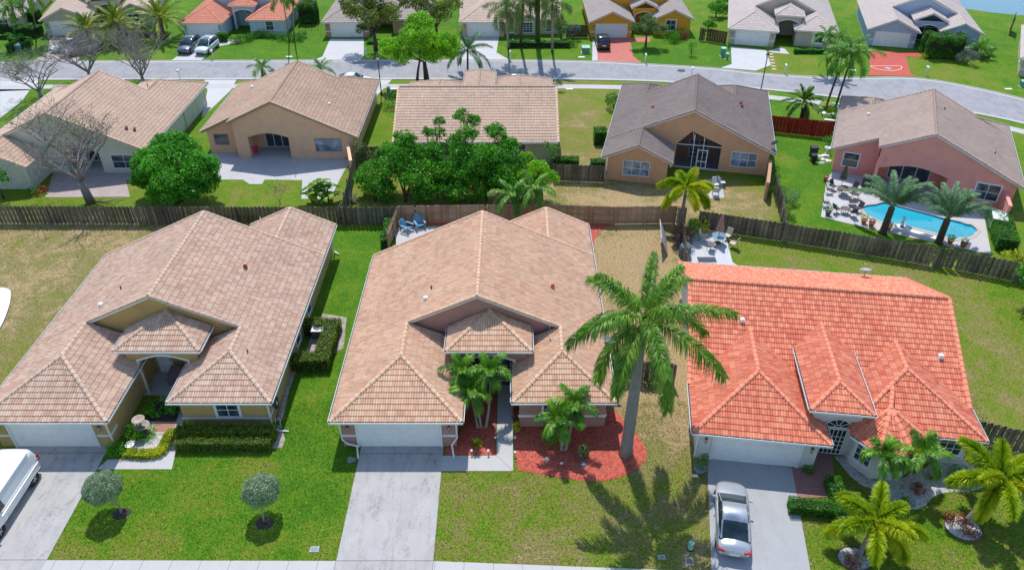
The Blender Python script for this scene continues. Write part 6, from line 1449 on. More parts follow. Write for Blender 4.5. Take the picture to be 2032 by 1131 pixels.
shrub('tall rounded bush at the left wall of the brown roofed house', G(1217, 215), 1.1, 2.2, M_HEDGE, .13, seed=19, per=700)
shrub('small dark bush left of the cream house', G(775, 215), 1.0, 1.0, M_FICUS, .14, seed=20, per=300)
shrub('second dark bush left of the cream house wall', G(785, 195), .9, .9, M_FICUS, .14, seed=21, per=300)
shrub('variegated bush beside the fence right of the brown roofed house', G(1562, 402), 1.0, 1.3, foliage('variegated_leaf', (.05, .14, .03), (.2, .34, .12), (.5, .55, .35), .3, .5), .12, seed=22, per=500)
for i, (p, r_, h_) in enumerate((((1545, 388), .7, 1.0), ((1548, 408), .6, .9), ((1556, 425), .6, .7), ((1565, 438), .6, .6), ((1536, 345), .5, 1.2), ((1537, 365), .5, 1.2))): shrub(('first', 'second', 'third', 'fourth', 'fifth', 'sixth')[i]+' low shrub in the row along the pool side of the grey fence', G(*p), r_, h_, M_HEDGE, .12, seed=30+i, per=500, group='shrubs along the pool side fence')
shrub('yellow green bush below the foxtail palm at the fence corner', G(1388, 462), .8, 1.6, M_YEL, .12, seed=40, per=520)
shrub('bright yellow bush by the patio umbrella', G(1405, 448), .6, 1.9, M_YEL, .12, seed=41, per=520)
shrub('dark red leaved bush beside the side fence', G(1352, 490), 1.0, 2.0, foliage('dark_red_leaf', (.015, .006, .006), (.06, .012, .015), (.14, .03, .03), .2, .5), .13, seed=42, per=600)
shrub('green bush between the red bush and the patio', G(1372, 470), .8, 1.8, M_FICUS, .13, seed=43, per=500)
shrub('round green shrub in the middle of the mulch bed palms', G(1095, 880), .75, 1.7, M_FICUS, .11, seed=44, per=900)
shrub('spiky variegated clump behind the small rock in the mulch bed', G(1157, 905), .34, 1.0, foliage('snake_plant_leaf', (.04, .07, .02), (.16, .18, .05), (.4, .38, .16), .2, .5), .2, seed=45, per=1600)
shrub('yellow green croton at the corner of the bedroom wing', G(1026, 855), .3, .7, M_YEL, .1, seed=46, per=1500)
shrub('reddish croton behind the walk by the bedroom wing', G(1024, 830), .3, .6, M_RED, .1, seed=47, per=1500)
shrub('dark bush left of the ochre garage corner', G(234, 900), .62, .8, M_FICUS, .1, seed=48, per=900)
shrub('bushy green plant against the ochre garage wall', G(272, 868), .6, 1.1, M_FICUS, .1, seed=49, per=800)
shrub('bright lime low plant in the stone garden of the ochre house', G(292, 868), .62, .5, M_BRIGHT, .1, seed=50, per=900)
shrub('leafy plant in the entry recess of the ochre house', G(318, 818), .9, 1.0, M_FICUS, .11, seed=51, per=600)
shrub('leafy plant by the bedroom wall in the entry of the ochre house', G(350, 820), .55, 1.1, M_FICUS, .11, seed=52, per=800)
lb = [G(x, y) for x, y in ((258, 905), (272, 906), (286, 907), (300, 906), (313, 903), (322, 896), (327, 886), (332, 876), (338, 866))]
leafbox('low yellow green border plants edging the white path of the ochre house', [(x, y, .66, .56, 0, .32) for x, y in lb], M_YEL, .09, 480, seed=53, name='border_plants', cat='border plants', bulge=.15)
bed('stone_bed', [G(255, 880), G(268, 903), G(315, 900), G(338, 862), G(300, 858)], ROCK, .05, kind='stuff'); sheet('path', [G(308, 838), G(352, 838), G(340, 858), G(300, 856)], brick_mat('old_bricks', (.35, .16, .11), (.42, .24, .18), (.2, .15, .12), 5.), .03)
bed('mulch', [G(284, 838), G(352, 838), G(362, 795), G(305, 795)], MULCHD, .05, kind='stuff')
bed('mulch', [G(350, 885), G(352, 852), G(560, 852), G(566, 872), G(560, 888), G(520, 893), G(430, 896), G(360, 892)], DIRT, .04, kind='stuff')
bed('mulch', [G(600, 708), G(655, 707), G(682, 690), G(688, 630), G(640, 622)], DIRT, .04, kind='stuff')
bed('mulch', [G(585, 700), G(598, 712), G(575, 770), G(560, 835), G(548, 835)], DIRT, .03, kind='stuff')
# agave in the small bed
def spiky(label, p, r, n, mat, name='agave', h=.5, seed=1, w=.06, z=0):
    rr = random.Random(seed); t = thing(name, label, 'plant', (*p, z)); V, F, A = [], [], []
    for i in range(n):
        a = i*2.4; e = rr.uniform(.25, 1.2); L = r*rr.uniform(.8, 1.1); c, s = math.cos(a), math.sin(a); b0 = len(V)
        for u, ww in ((0, .5), (.5, 1), (1, .05)): 
            x = L*u*math.cos(e); zz = L*u*math.sin(e)*h/.5-.25*u*u*L; V += [(x*c-w*ww*s, x*s+w*ww*c, zz), (x*c+w*ww*s, x*s-w*ww*c, zz)]
        F += [(b0, b0+1, b0+3, b0+2), (b0+2, b0+3, b0+5, b0+4)]; k = rr.random(); A += [k, k]
    npmesh('leaves', V, F, mat, t, A); return t
spiky('spiky yellow edged agave in the mulch bed by the garage', G(946, 882), .55, 34, M_YEL, seed=2); spiky('pale strappy clump at the base of the grey fence', G(697, 402), 1.0, 30, M_GREY, seed=3, name='strap_leaf_plant', h=.8)
# right front garden of the orange roofed house
bed('stone_bed', smooth_line([G(1655, 905), G(1700, 960), G(1750, 975), G(1790, 1010), G(1830, 1010), G(1850, 985), G(1880, 975), G(1935, 975), G(1960, 960), G(1960, 925), G(1880, 900), G(1800, 950), G(1720, 955), G(1680, 905)], 1), ROCK, .05, kind='stuff')
bed('stone_bed', [(G(1695, 1108)[0]+.85*math.cos(a), G(1695, 1108)[1]+.7*math.sin(a)) for a in np.arange(0, 6.2, .45)], ROCK, .05, kind='stuff'); bed('stone_bed', [(G(1912, 1048)[0]+.95*math.cos(a), G(1912, 1048)[1]+.8*math.sin(a)) for a in np.arange(0, 6.2, .45)], ROCK, .05, kind='stuff')
def edging(label, p, rx, ry):
    t = thing('bed_edging', label, 'edging', (*p, 0)); MB().tube([(rx*math.cos(a), ry*math.sin(a), .04) for a in np.arange(0, 2*PI+.1, .25)], .04, 5).build('edging_ring', plain('edging_brown', (.12, .07, .05), .8), t)
edging('dark ring edging round the front yellow green palm bed', G(1695, 1108), .88, .74); edging('dark ring edging round the right yellow green palm bed', G(1912, 1048), .98, .84)
for i, (p, r_, h_, m_, lab) in enumerate((((1690, 1120), .45, .5, M_RED, 'red croton at the foot of the front yellow green palm'), ((1722, 1100), .3, .4, M_RED, 'small red croton right of the front yellow green palm'), ((1893, 1035), .55, .6, M_RED, 'red and green croton left of the right yellow green palm'), ((1925, 1060), .45, .55, M_RED, 'dark red croton before the right yellow green palm'),
    ((1800, 1000), .4, .45, M_HEDGE, 'low green shrub at the stone bed corner'), ((1820, 975), .45, .5, M_RED, 'flowering low shrub in the stone bed'), ((1905, 955), .9, .8, M_FICUS, 'dark green bush under the right palm'), ((1780, 1008), .35, .35, M_HEDGE, 'small green shrub at the edge of the stone bed'), ((1845, 950), .4, .5, M_YEL, 'yellowish shrub below the corner window'),
    ((1603, 935), .4, .4, M_FICUS, 'small dark shrub at the garage corner by the paver path'), ((1786, 765), .01, .01, M_FICUS, '')) ):
    if lab: shrub(lab, G(*p), r_, h_, m_, .09, seed=60+i, per=1000)
# bananas
def banana(label, p):
    t = thing('banana_plant', label, 'plant', (*p, 0)); rr = random.Random(4); m = MB(); V, F, A = [], [], []
    for sx, sy, hh in ((0, 0, 2.0), (-.6, .3, 1.4), (.55, .1, 1.5), (.1, -.5, 1.2), (-.9, -.2, .9), (.9, -.4, .9)):
        m.tube([(sx, sy, 0), (sx*1.1, sy*1.1, hh)], [.11, .07], 8)
        for i in range(8):
            a = i*2.4+sx; e = rr.uniform(.5, 1.25); L = rr.uniform(1.1, 1.7); c, s = math.cos(a), math.sin(a); b0 = len(V); k = rr.random(); n = 6
            for j in range(n+1):
                u = j/n; x = L*u*math.cos(e)*(1+.2*u); z = hh-.1+L*(u*math.sin(e)-.75*u*u); w = .26*math.sin(PI*min(1, .08+u*.92))**.6*(1 if u < 1 else .1)
                V += [(sx+x*c-w*s, sy+x*s+w*c, z-.05), (sx+x*c, sy+x*s, z+.03), (sx+x*c+w*s, sy+x*s-w*c, z-.05)]
            for j in range(n): F += [(b0+3*j, b0+3*j+1, b0+3*j+4, b0+3*j+3), (b0+3*j+1, b0+3*j+2, b0+3*j+5, b0+3*j+4)]; A += [k, k]
    m.build('stem', SHAFT, t); npmesh('leaves', V, F, foliage('banana_leaf', (.05, .16, .01), (.14, .32, .02), (.42, .46, .04), .45, .4), t, A)
banana('broad leaved banana clump in the peach house yard', G(640, 400))
# clipped plants across the street
E3S = [(1176/5.644+260, 83.5, .85), (1222/5.644+260, 84, .8), (1330/5.644+260, 80, .8), (497, 76, .75), (512, 74, .7), (528, 74, .75), (543, 75, .75), (560, 79, .8), (575, 80, .8), (592, 80, .9), (600, 74, .8)]
for i, (x, y, r_) in enumerate(E3S): shrub('round clipped shrub number %s from the left in the bed of the light blue house' % ('one two three four five six seven eight nine ten eleven'.split()[i]), G(x, y+2), r_, 1.3*r_, M_HEDGE, .14, seed=100+i, per=420, group='round shrubs before the light blue house', name='clipped_shrub')
leafbox('upright clipped hedge block beside the garage of the light blue house', [(*G(442, 83), 1.4, .8, 0, 1.2)], M_HEDGE, .13, 200, seed=120)
leafbox('tall hedge block right of the light blue house', [(*G(615, 44), 2.6, 2.6, 0, 3.0)], M_HEDGE, .14, 200, seed=121, bulge=.4)
leafbox('big clipped hedge mass hiding the entry of the periwinkle house', [(*G(1866, 112), 4.6, 2.6, 0, 2.9)], M_HEDGE, .13, 240, seed=122, bulge=.5, rz=R(-8))
leafbox('low dark hedge in front of the sand coloured house', [(*G(1070, 94), 8.6, 1.1, 0, .8)], M_HEDGE, .13, 220, seed=123, bulge=.3)
leafbox('tall hedge behind the slim palms at the top left', [(*G(60, 47), 3.4, 2.0, 0, 2.0)], M_HEDGE, .14, 200, seed=124, bulge=.3)
leafbox('square clipped hedge in front of the tall hedge at the top left', [(*G(62, 72), 3.2, 2.0, 0, 1.5)], M_HEDGE, .14, 200, seed=125, bulge=.3)
leafbox('long low hedge at the top left edge', [(*G(8, 66), 5, 1.2, 0, 1.0), (*G(12, 78), 5.5, .9, 0, .6)], M_HEDGE, .14, 200, seed=126, bulge=.3)
leafbox('boxy hedge round the white utility box at the top left', [(*G(30, 100), .7, 2.8, 0, 1.1), (*G(42, 90), 3.0, .7, 0, 1.1), (*G(54, 98), .7, 1.6, 0, 1.0)], M_HEDGE, .14, 220, seed=127, bulge=.2)
leafbox('brownish flower hedge before the olive gabled house', [(*G(285, 74), 6.5, 1.0, 0, .8)], M_IXORA, .14, 160, seed=128, bulge=.3)
leafbox('row of small dark plants under the beige house window', [(*G(1604, 107), 4.2, .6, 0, .6)], M_FICUS, .12, 240, seed=129, bulge=.2)
leafbox('low border hedge under the trees at the white garage drive', [(*G(765, 86), 5.0, 1.6, 0, .4)], M_FICUS, .14, 200, seed=130, bulge=.3)
for i, (p, r_, h_, m_, lab) in enumerate((((1445, 97), .35, 1.3, M_FICUS, 'small cone shrub at the left of the beige house garage'), ((1525, 103), .35, 1.3, M_FICUS, 'small cone shrub at the right of the beige house garage'), ((1330, 82), 1.4, 1.4, M_FICUS, 'leafy bush bank before the golden house window'), ((1352, 80), 1.0, 1.2, M_RED, 'dark bush right of the golden house window'), ((1372, 112), .7, 2.6, M_FICUS, 'upright leafy plant in the lawn right of the golden house'), ((1345, 76), 1.2, 1.3, M_FICUS, 'wide bush at the corner of the golden house'),
    ((1470/5.644+260, 72), .9, 1.0, M_YEL, 'yellow green bush beside the light blue house entry'), ((1640, 215), .9, .9, M_YEL, 'yellow green bush at the foot of the tall pair of palms'), ((1655, 222), .8, .8, M_FICUS, 'dark low bush beside the tall pair of palms'), ((1646, 240), .7, .7, M_HEDGE, 'low bush behind the fence by the coral house'), ((1832, 116), .6, .7, M_YEL, 'yellow green shrub left of the big hedge mass'), ((1957, 108), 1.0, 1.6, M_FICUS, 'dark shrub at the far right corner of the periwinkle house'),
    ((1642, 292), .7, 1.4, M_FICUS, 'brownish shrub beside the coral house corner'), ((83, 384), .7, .6, M_RED, 'red flowering plant beside the pale green house'), ((68, 386), .6, .8, M_FICUS, 'green plant at the corner of the pale green house wing'), ((1138, 92), .7, .8, M_HEDGE, 'small round shrub right of the low hedge'), ((180, 66), .9, .6, M_RED, 'low reddish plant between the date palms'), ((1288, 770), .4, .8, M_FICUS, 'glossy green plant beside the royal palm at the gate fence'), ((415, 430), .6, .6, M_FICUS, 'small weed bush under the grey fence'))):
    shrub(lab, G(*p), r_, h_, m_, .12, seed=140+i, per=500)

# ---------------------------------------------------------------- street furniture and utilities
def lamp(label, p, h=4.3):
    t = thing('street_lamp', label, 'street lamp', (*p, 0), group='black street lamps'); m = MB().lathe((0, 0, 0), [(.16, 0), (.14, .3), (.07, .4), (.055, h-.1), (.09, h)], 8); m.build('pole', BLACK, t)
    g = MB().lathe((0, 0, h), [(.12, 0), (.2, .35)], 6).build('lamp_glass', plain('lamp_glass', (.6, .65, .7), .2), t); MB().lathe((0, 0, h+.35), [(.24, 0), (.12, .16), (.02, .26)], 6).build('lamp_cap', BLACK, t)
lamp('black street lamp standing left of the cream house', G(757, 189)); lamp('black street lamp standing right of the brown roofed house', G(1509, 184))
def mailbox(label, p, rz=0, m=WHITE):
    t = thing('mailbox', label, 'mailbox', (*p, 0), rz, group='white post mailboxes'); MB().tube([(0, 0, 0), (0, 0, 1.25)], .06, 6).tube([(0, -.35, 1.0), (0, .1, 1.0)], .04, 5).build('post', m, t)
    q = MB(); n = 8; prof = [(-.11, 0), (.11, 0)]+[(.11*math.cos(PI*k/n), .12+.11*math.sin(PI*k/n)) for k in range(n+1)]; k = len(prof)
    q.add([(x, -.5, 1.05+z) for x, z in prof]+[(x, .05, 1.05+z) for x, z in prof], [tuple(range(k)), tuple(range(2*k-1, k-1, -1))]+[(i, (i+1) % k, k+(i+1) % k, k+i) for i in range(k)]); q.build('letter_box', m, t)
for p, lab in (((1012, 119), 'white mailbox on the kerb left of the queen palms'), ((1280, 125), 'white mailbox on the kerb before the golden house lawn'), ((1556, 146), 'white mailbox by the stepping stones'), ((1835, 150), 'white mailbox right of the deep red drive'), ((728, 114), 'white mailbox under the oak tree'), ((424, 117), 'white mailbox beside the white suv'), ((358, 157), 'white mailbox behind the pale green house roof'), ((1372, 152), 'white mailbox over the ridge of the brown roofed house'), ((973, 160), 'white mailbox behind the cream house roof')): mailbox(lab, G(*p))
UG = mottled('utility_green', (.10, .30, .20), .08, 3, .6, .05); UGL = mottled('utility_light_green', (.24, .50, .38), .08, 3, .6, .05)
def ubox(label, p, w_, d, h, m=UG, top=UGL, rz=0):
    t = thing('utility_box', label, 'utility box', (*p, 0), rz); q = MB(); q.box(-w_/2, -d/2, .05, w_/2, d/2, h); bevel(q.build('cabinet', m, t), .03); q = MB(); q.add([(-w_/2-.03, -d/2-.03, h), (w_/2+.03, -d/2-.03, h), (w_/2+.03, d/2+.03, h+.1), (-w_/2-.03, d/2+.03, h+.1), (-w_/2-.03, -d/2-.03, h-.04), (w_/2+.03, -d/2-.03, h-.04), (w_/2+.03, d/2+.03, h-.02), (-w_/2-.03, d/2+.03, h-.02)], [(0, 1, 2, 3), (0, 4, 5, 1), (1, 5, 6, 2), (2, 6, 7, 3), (3, 7, 4, 0)]); q.build('lid', top, t)
    MB().box(-w_/2-.1, -d/2-.1, 0, w_/2+.1, d/2+.1, .05).build('pad', CONC2, t)
ubox('green transformer box on the lawn beside the red driveway', G(1162, 105), 1.05, .9, .8); ubox('green cabinet on the corner of the golden house lawn', G(1434, 112), .6, .5, 1.1); ubox('small green pedestal beside the green cabinet', G(1442, 118), .35, .3, .75); ubox('small green pedestal on the lawn by the left street lamp', G(771, 184), .35, .35, .6); ubox('white topped utility box inside the boxy hedge', G(40, 100), 1.0, .8, .8, UG, WHITE)
ubox('green pedestal on the kerb at the far right', G(2028, 172), .6, .5, .7)
t = thing('utility_pedestal', 'short green pedestal on the dry lawn left of the silver car', 'pedestal', (*G(1370, 1088), 0)); MB().lathe((0, 0, 0), [(.17, 0), (.15, .1), (.13, .42), (.15, .44), (.15, .52), (.08, .56)], 12).build('pedestal_body', UGL, t, smooth=False); MB().lathe((0, 0, 0), [(.2, 0), (.19, .06)], 12).build('pedestal_foot', BLACK, t)
def cover(label, p, w_, d, m, rz=0, grid=0, name='meter_cover'):
    t = thing(name, label, 'cover', (*p, 0), rz); MB().box(-w_/2-.05, -d/2-.05, 0, w_/2+.05, d/2+.05, .02).build('cover_frame', CONC2, t); MB().box(-w_/2, -d/2, .0, w_/2, d/2, .03).build('cover_lid', m, t)
    if grid:
        q = MB()
        for i in range(6): q.box(-w_/2+.03, -d/2+.03+i*d/6.5, .03, w_/2-.03, -d/2+.05+i*d/6.5, .034)
        q.build('cover_slots', DARK, t)
cover('small blue grey meter cover in the green lawn near the pavement', G(624, 1089), .38, .26, mottled('cover_grey', (.22, .30, .33), .1, 5, .8, .1)); cover('square slotted drain cover left of the silver car driveway', G(1368, 1114), .34, .34, mottled('cover_tan', (.34, .28, .24), .1, 5, .8, .1), grid=1); cover('small green meter cover in the worn lawn', G(1313, 1105), .28, .16, UG)
for p, lab in (((574, 113), 'white meter cover on the lawn of the light blue house'), ((1154, 114), 'white meter cover on the lawn left of the red driveway'), ((1130, 177), 'white meter cover beside the pavement right of the cream house'), ((782, 177), 'white meter cover beside the left street lamp'), ((1692, 140), 'white meter cover left of the deep red drive'), ((2001, 177), 'white meter cover at the right kerb')): cover(lab, G(*p), .8, .35, WHITE)
t = thing('manhole_cover', 'dark round manhole cover in the far street', 'manhole cover', (*G(1352, 141), .006)); MB().lathe((0, 0, 0), [(.55, 0), (.53, .015)], 20).build('cover_disc', mottled('iron', (.05, .045, .04), .2, 4, .7, .2), t)
def bin_(label, p, m, s=1., rz=0):
    t = thing('wheeled_bin', label, 'bin', (*p, 0), rz); q = MB(); a, b_ = .24*s, .31*s; q.add([(-a, -a, .05), (a, -a, .05), (a, a, .05), (-a, a, .05), (-b_, -b_, 1.0*s), (b_, -b_, 1.0*s), (b_, b_, 1.0*s), (-b_, b_, 1.0*s)], [(0, 3, 2, 1), (4, 5, 6, 7), (0, 1, 5, 4), (1, 2, 6, 5), (2, 3, 7, 6), (3, 0, 4, 7)]); q.build('bin_body', m, t)
    q = MB().box(-b_*1.08, -b_*1.12, 1.0*s, b_*1.08, b_*1.15, 1.07*s); bevel(q.build('bin_lid', m, t), .02)
    for sx in (-1, 1): MB().tube([(sx*.24, a, .1), (sx*.3, a, .1)], .1, 10).build('bin_wheel', TYRE, t)
DG = plain('bin_dark', (.012, .02, .022), .5); bin_('dark wheeled bin nearer the red fence beside the coral house', G(1612, 312), DG, 1.1); bin_('shorter dark bin in front beside the coral house', G(1613, 322), DG, .8); bin_('blue wheeled bin seen over the cream house roof', G(983, 153), plain('bin_blue', (.05, .22, .35), .5)); bin_('dark blue bin at the sand coloured house garage', G(1015, 80), plain('bin_navy', (.02, .06, .12), .5))
def ac(label, p, rz=0):
    t = thing('air_conditioner', label, 'air conditioner', (*p, 0), rz); MB().box(-.55, -.55, 0, .55, .55, .08).build('pad', CONC2, t); q = MB().box(-.42, -.42, .08, .42, .42, .78)
    for i in range(14):
        z = .14+i*.045; q.box(-.432, -.432, z, .432, .432, z+.015)
    q.build('coil_case', plain('ac_case', (.10, .10, .11), .6), t); q = MB(); sq = [(-.45, -.45), (.45, -.45), (.45, .45), (-.45, .45)]; ho = [(.34*math.cos(2*PI*k/20), .34*math.sin(2*PI*k/20)) for k in range(20)]
    q.panel(sq, [ho], .06, lambda a, b_, d: (a, b_, .84-d)); q.build('top_panel', METW, t); q = MB()
    for k in range(5): a = 2*PI*k/5; q.add([(0, 0, .80), (.32*math.cos(a), .32*math.sin(a), .79), (.32*math.cos(a+.6), .32*math.sin(a+.6), .81)], [(0, 1, 2)])
    for r_ in (.12, .2, .28): q.tube([(r_*math.cos(2*PI*k/16), r_*math.sin(2*PI*k/16), .835) for k in range(17)], .006, 4, cap=False)
    q.build('fan', plain('fan_grey', (.3, .31, .33), .5), t)
ac('air conditioner with a white top inside the u shaped hedge', G(634, 668)); ac('air conditioner beside the wall of the brown roofed house', G(1206, 278))
# hose reel, tap and side clutter on the ochre house wall
t = thing('hose_reel', 'black hose coiled on the side wall of the ochre house', 'hose reel', (-14.85, 34.9, 0)); q = MB()
for r_ in (.2, .26, .32): q.tube([(.06, r_*math.cos(2*PI*k/20), .95+r_*1.3*math.sin(2*PI*k/20)) for k in range(21)], .035, 6, cap=False)
q.build('coiled_hose', BLACK, t); MB().box(-.08, -.1, .85, .1, .1, 1.05).build('reel_bracket', METW, t)
t = thing('hose_trolley', 'small grey hose trolley below the side wall of the ochre house', 'trolley', (-14.5, 33.6, 0)); MB().tube([(-.15, 0, .1), (-.15, .2, .7), (.15, .2, .7), (.15, 0, .1)], .02, 5).build('handle', METW, t); MB().tube([(-.2, 0, .15), (.2, 0, .15)], .14, 10).build('reel', plain('reel_grey', (.2, .2, .2), .6), t)
# tiered stone bird bath
t = thing('bird_bath', 'two bowled stone fountain at the garage corner of the ochre house', 'fountain', (*G(288, 862), 0)); ST = mottled('cast_stone', (.40, .33, .28), .2, 6, .9, .3)
MB().lathe((0, 0, 0), [(.34, 0), (.34, .12), (.3, .16), (.16, .3), (.14, .55), (.2, .62)], 14).build('pedestal', mottled('dark_stone', (.08, .075, .08), .2, 6, .8, .2), t); MB().lathe((0, 0, .62), [(.1, 0), (.2, .05), (.44, .16), (.46, .2), (.40, .2), (.2, .1), (.05, .08)], 20).build('lower_bowl', ST, t)
MB().lathe((-.1, .05, .75), [(.08, 0), (.07, .35), (.15, .4), (.36, .5), (.38, .54), (.32, .54), (.12, .46), (.03, .44)], 20).build('upper_bowl', ST, t)
t = thing('ring_planter', 'white rimmed round planter beside the downpipe', 'planter', (*G(259, 886), 0)); MB().lathe((0, 0, 0), [(.2, 0), (.27, .2), (.29, .22), (.24, .22), (.2, .15), (.05, .14)], 20).build('planter_bowl', WHITE, t)
# rocks, path lights
def rock(label, p, r_, m=None, seed=1):
    rr = random.Random(seed); t = thing('rock', label, 'rock', (*p, 0)); bm = bmesh.new(); bmesh.ops.create_icosphere(bm, subdivisions=3, radius=1)
    for v in bm.verts: k = 1+.18*math.sin(v.co.x*4+seed)+.14*math.sin(v.co.y*5+seed*2)+rr.uniform(-.03, .03); v.co = Vector((v.co.x*r_*1.3*k, v.co.y*r_*k, max(-.1, v.co.z*r_*.6*k)))
    me = bpy.data.meshes.new('stone'); bm.to_mesh(me); bm.free(); me.materials.append(m or ST); link(bpy.data.objects.new('stone', me), t)
rock('tan boulder at the front left of the mulch bed', G(1085, 912), .22, seed=1); rock('dark flat rock at the foot of the spiky clump', G(1157, 922), .24, mottled('dark_rock', (.16, .17, .16), .3, 6, .9, .3), 2); rock('flat grey stone below the left downpipe of the rose house', G(697, 912), .22, mottled('grey_rock', (.2, .22, .25), .3, 6, .9, .3), 3)
rock('pale stone in the border of the ochre house garden', G(322, 862), .13, seed=4); rock('pale block stone on the lawn left of the silver car', G(1380, 944), .01 if False else .12, WHITE, 5)
t0 = thing('path_light', 'small solar path light beside the walk of the rose house', 'path light', (*G(980, 850), 0), group='solar path lights in the mulch'); MB().tube([(0, 0, 0), (0, 0, .3)], .015, 5).build('stake', BLACK, t0); MB().lathe((0, 0, .3), [(.05, 0), (.05, .08), (.08, .09), (.02, .13)], 10).build('light_head', METW, t0)
for i, (p, lab) in enumerate((((983, 876), 'solar path light beside the walk, nearer the garage palms'), ((936, 902), 'solar path light at the front left corner of the small mulch bed'), ((969, 902), 'solar path light at the front right corner of the small mulch bed'), ((1022, 876), 'solar path light on the right of the walk'), ((1022, 905), 'red topped path light at the corner of the walk'), ((1114, 927), 'solar path light in front of the mulch bed palms'))): copy_palm(t0, G(*p), 0, 1, lab)
t = thing('plant_pot', 'green potted shrub in a grey bowl left of the orange roofed garage', 'potted plant', (*G(1388, 935), 0)); MB().lathe((0, 0, 0), [(.22, 0), (.38, .28), (.36, .3), (.3, .26), (.05, .25)], 16).build('pot', mottled('grey_pot', (.28, .28, .3), .1, 5, .8, .1), t)
rg = np.random.RandomState(8); P, O, Tn = clump_pts([(0, 0, .8, .45, .55), (.2, .1, 1.1, .25, .3)], 2500, rg); V, F = leafq(P, .09, rg); npmesh('leaves', V, F, M_HEDGE, t, rg.uniform(0, 1, len(P)))

# ---------------------------------------------------------------- garden furniture
BLUEC = plain('blue_plastic', (.10, .30, .45), .5)
def adirondack(label, p, rz, m, scale=1.1, group=None):
    t = thing('lounge_chair', label, 'chair', (*p, .02), rz, group); 
    q = MB()
    for i in range(5): q.add([(-.26, -.3+i*.11, .38-i*.03), (.26, -.3+i*.11, .38-i*.03), (.26, -.21+i*.11, .36-i*.03), (-.26, -.21+i*.11, .36-i*.03)], [(0, 1, 2, 3)])
    q.box(-.28, -.34, .33, .28, -.3, .4); q.build('seat', m, t); q = MB()
    for i in range(6):
        x = -.27+i*.108; h = .98-.16*abs(i-2.5)/2.5; q.add([(x-.047, .2, .28), (x+.047, .2, .28), (x+.052, .52, h), (x-.052, .52, h), (x-.047, .23, .28), (x+.047, .23, .28), (x+.052, .55, h), (x-.052, .55, h)], [(0, 1, 2, 3), (7, 6, 5, 4), (0, 4, 5, 1), (1, 5, 6, 2), (2, 6, 7, 3), (3, 7, 4, 0)])
    q.build('backrest', m, t)
    for s in (-1, 1): MB().box(s*.36-.07, -.42, .56, s*.36+.07, .34, .59).build('armrest', m, t)
    for s in (-1, 1):
        MB().box(s*.34-.025, -.36, 0, s*.34+.025, -.28, .56).build('leg', m, t); MB().tube([(s*.3, -.2, .33), (s*.3, .5, .02)], .03, 5).build('leg', m, t)
    t.scale = (scale,)*3; return t
adirondack('left blue slatted chair in the corner of the tan fence', (-9.15, 57.2), R(60), BLUEC, group='blue chairs in the fence corner'); adirondack('right blue slatted chair in the corner of the tan fence', (-8.1, 57.75), R(25), BLUEC, group='blue chairs in the fence corner')
adirondack('pink plastic chair on the porch of the peach house', G(504, 306), R(200), plain('pink_plastic', (.75, .02, .16), .4))
adirondack('white chair behind the yellow house by the grey fence', G(527, 440), R(20), WHITE, .9)
def pchair(label, p, rz, fab, fr, group=None, z=.03):
    t = thing('patio_chair', label, 'chair', (*p, z), rz, group)
    q = MB().obox(0, 0, .42, .52, .5, .04); q.build('seat', fab, t); q = MB(); q.add([(-.26, .24, .44), (.26, .24, .44), (.26, .42, 1.0), (-.26, .42, 1.0), (-.26, .27, .44), (.26, .27, .44), (.26, .45, 1.0), (-.26, .45, 1.0)], [(0, 1, 2, 3), (7, 6, 5, 4), (0, 4, 5, 1), (1, 5, 6, 2), (2, 6, 7, 3), (3, 7, 4, 0)]); q.build('backrest', fab, t)
    for s in (-1, 1): MB().tube([(s*.28, -.26, .0), (s*.28, -.26, .62), (s*.28, .3, .64), (s*.28, .24, .42), (s*.28, .34, 0)], .018, 5).build('frame', fr, t)
    return t
BEIF = plain('beige_sling', (.58, .50, .40), .8); BRF = plain('bronze_frame', (.12, .10, .09), .4); GRF = plain('grey_green_frame', (.10, .14, .14), .4); DKF = plain('dark_sling', (.06, .06, .07), .8)
def table(label, p, r_, top, fr, h=.72, z=.03, square=False, name='patio_table'):
    t = thing(name, label, 'table', (*p, z)); q = MB()
    if square: q.box(-r_, -r_, h, r_, r_, h+.03)
    else: q.lathe((0, 0, h), [(r_, 0), (r_, .025)], 24)
    q.build('table_top', top, t)
    for k in range(4): a = PI/4+k*PI/2; MB().tube([(r_*.75*math.cos(a), r_*.75*math.sin(a), h), (r_*.6*math.cos(a), r_*.6*math.sin(a), 0)], .02, 5).build('leg', fr, t)
    return t
TG = plain('table_glass', (.16, .28, .32), .08); c = G(1424, 483)
table('round glass patio table under the folded pink umbrella', c, .62, TG, BRF)
for (dx, dy, rz, lab) in ((-1.15, .45, 60, 'beige sling chair left of the round glass table'), (-.75, -.95, 150, 'beige sling chair at the front left of the glass table'), (.9, .55, -40, 'beige sling chair behind the glass table by the umbrella'), (1.1, -.65, -125, 'beige sling chair at the front right of the glass table')): pchair(lab, (c[0]+dx, c[1]+dy), R(rz), BEIF, BRF, 'beige chairs round the glass table')
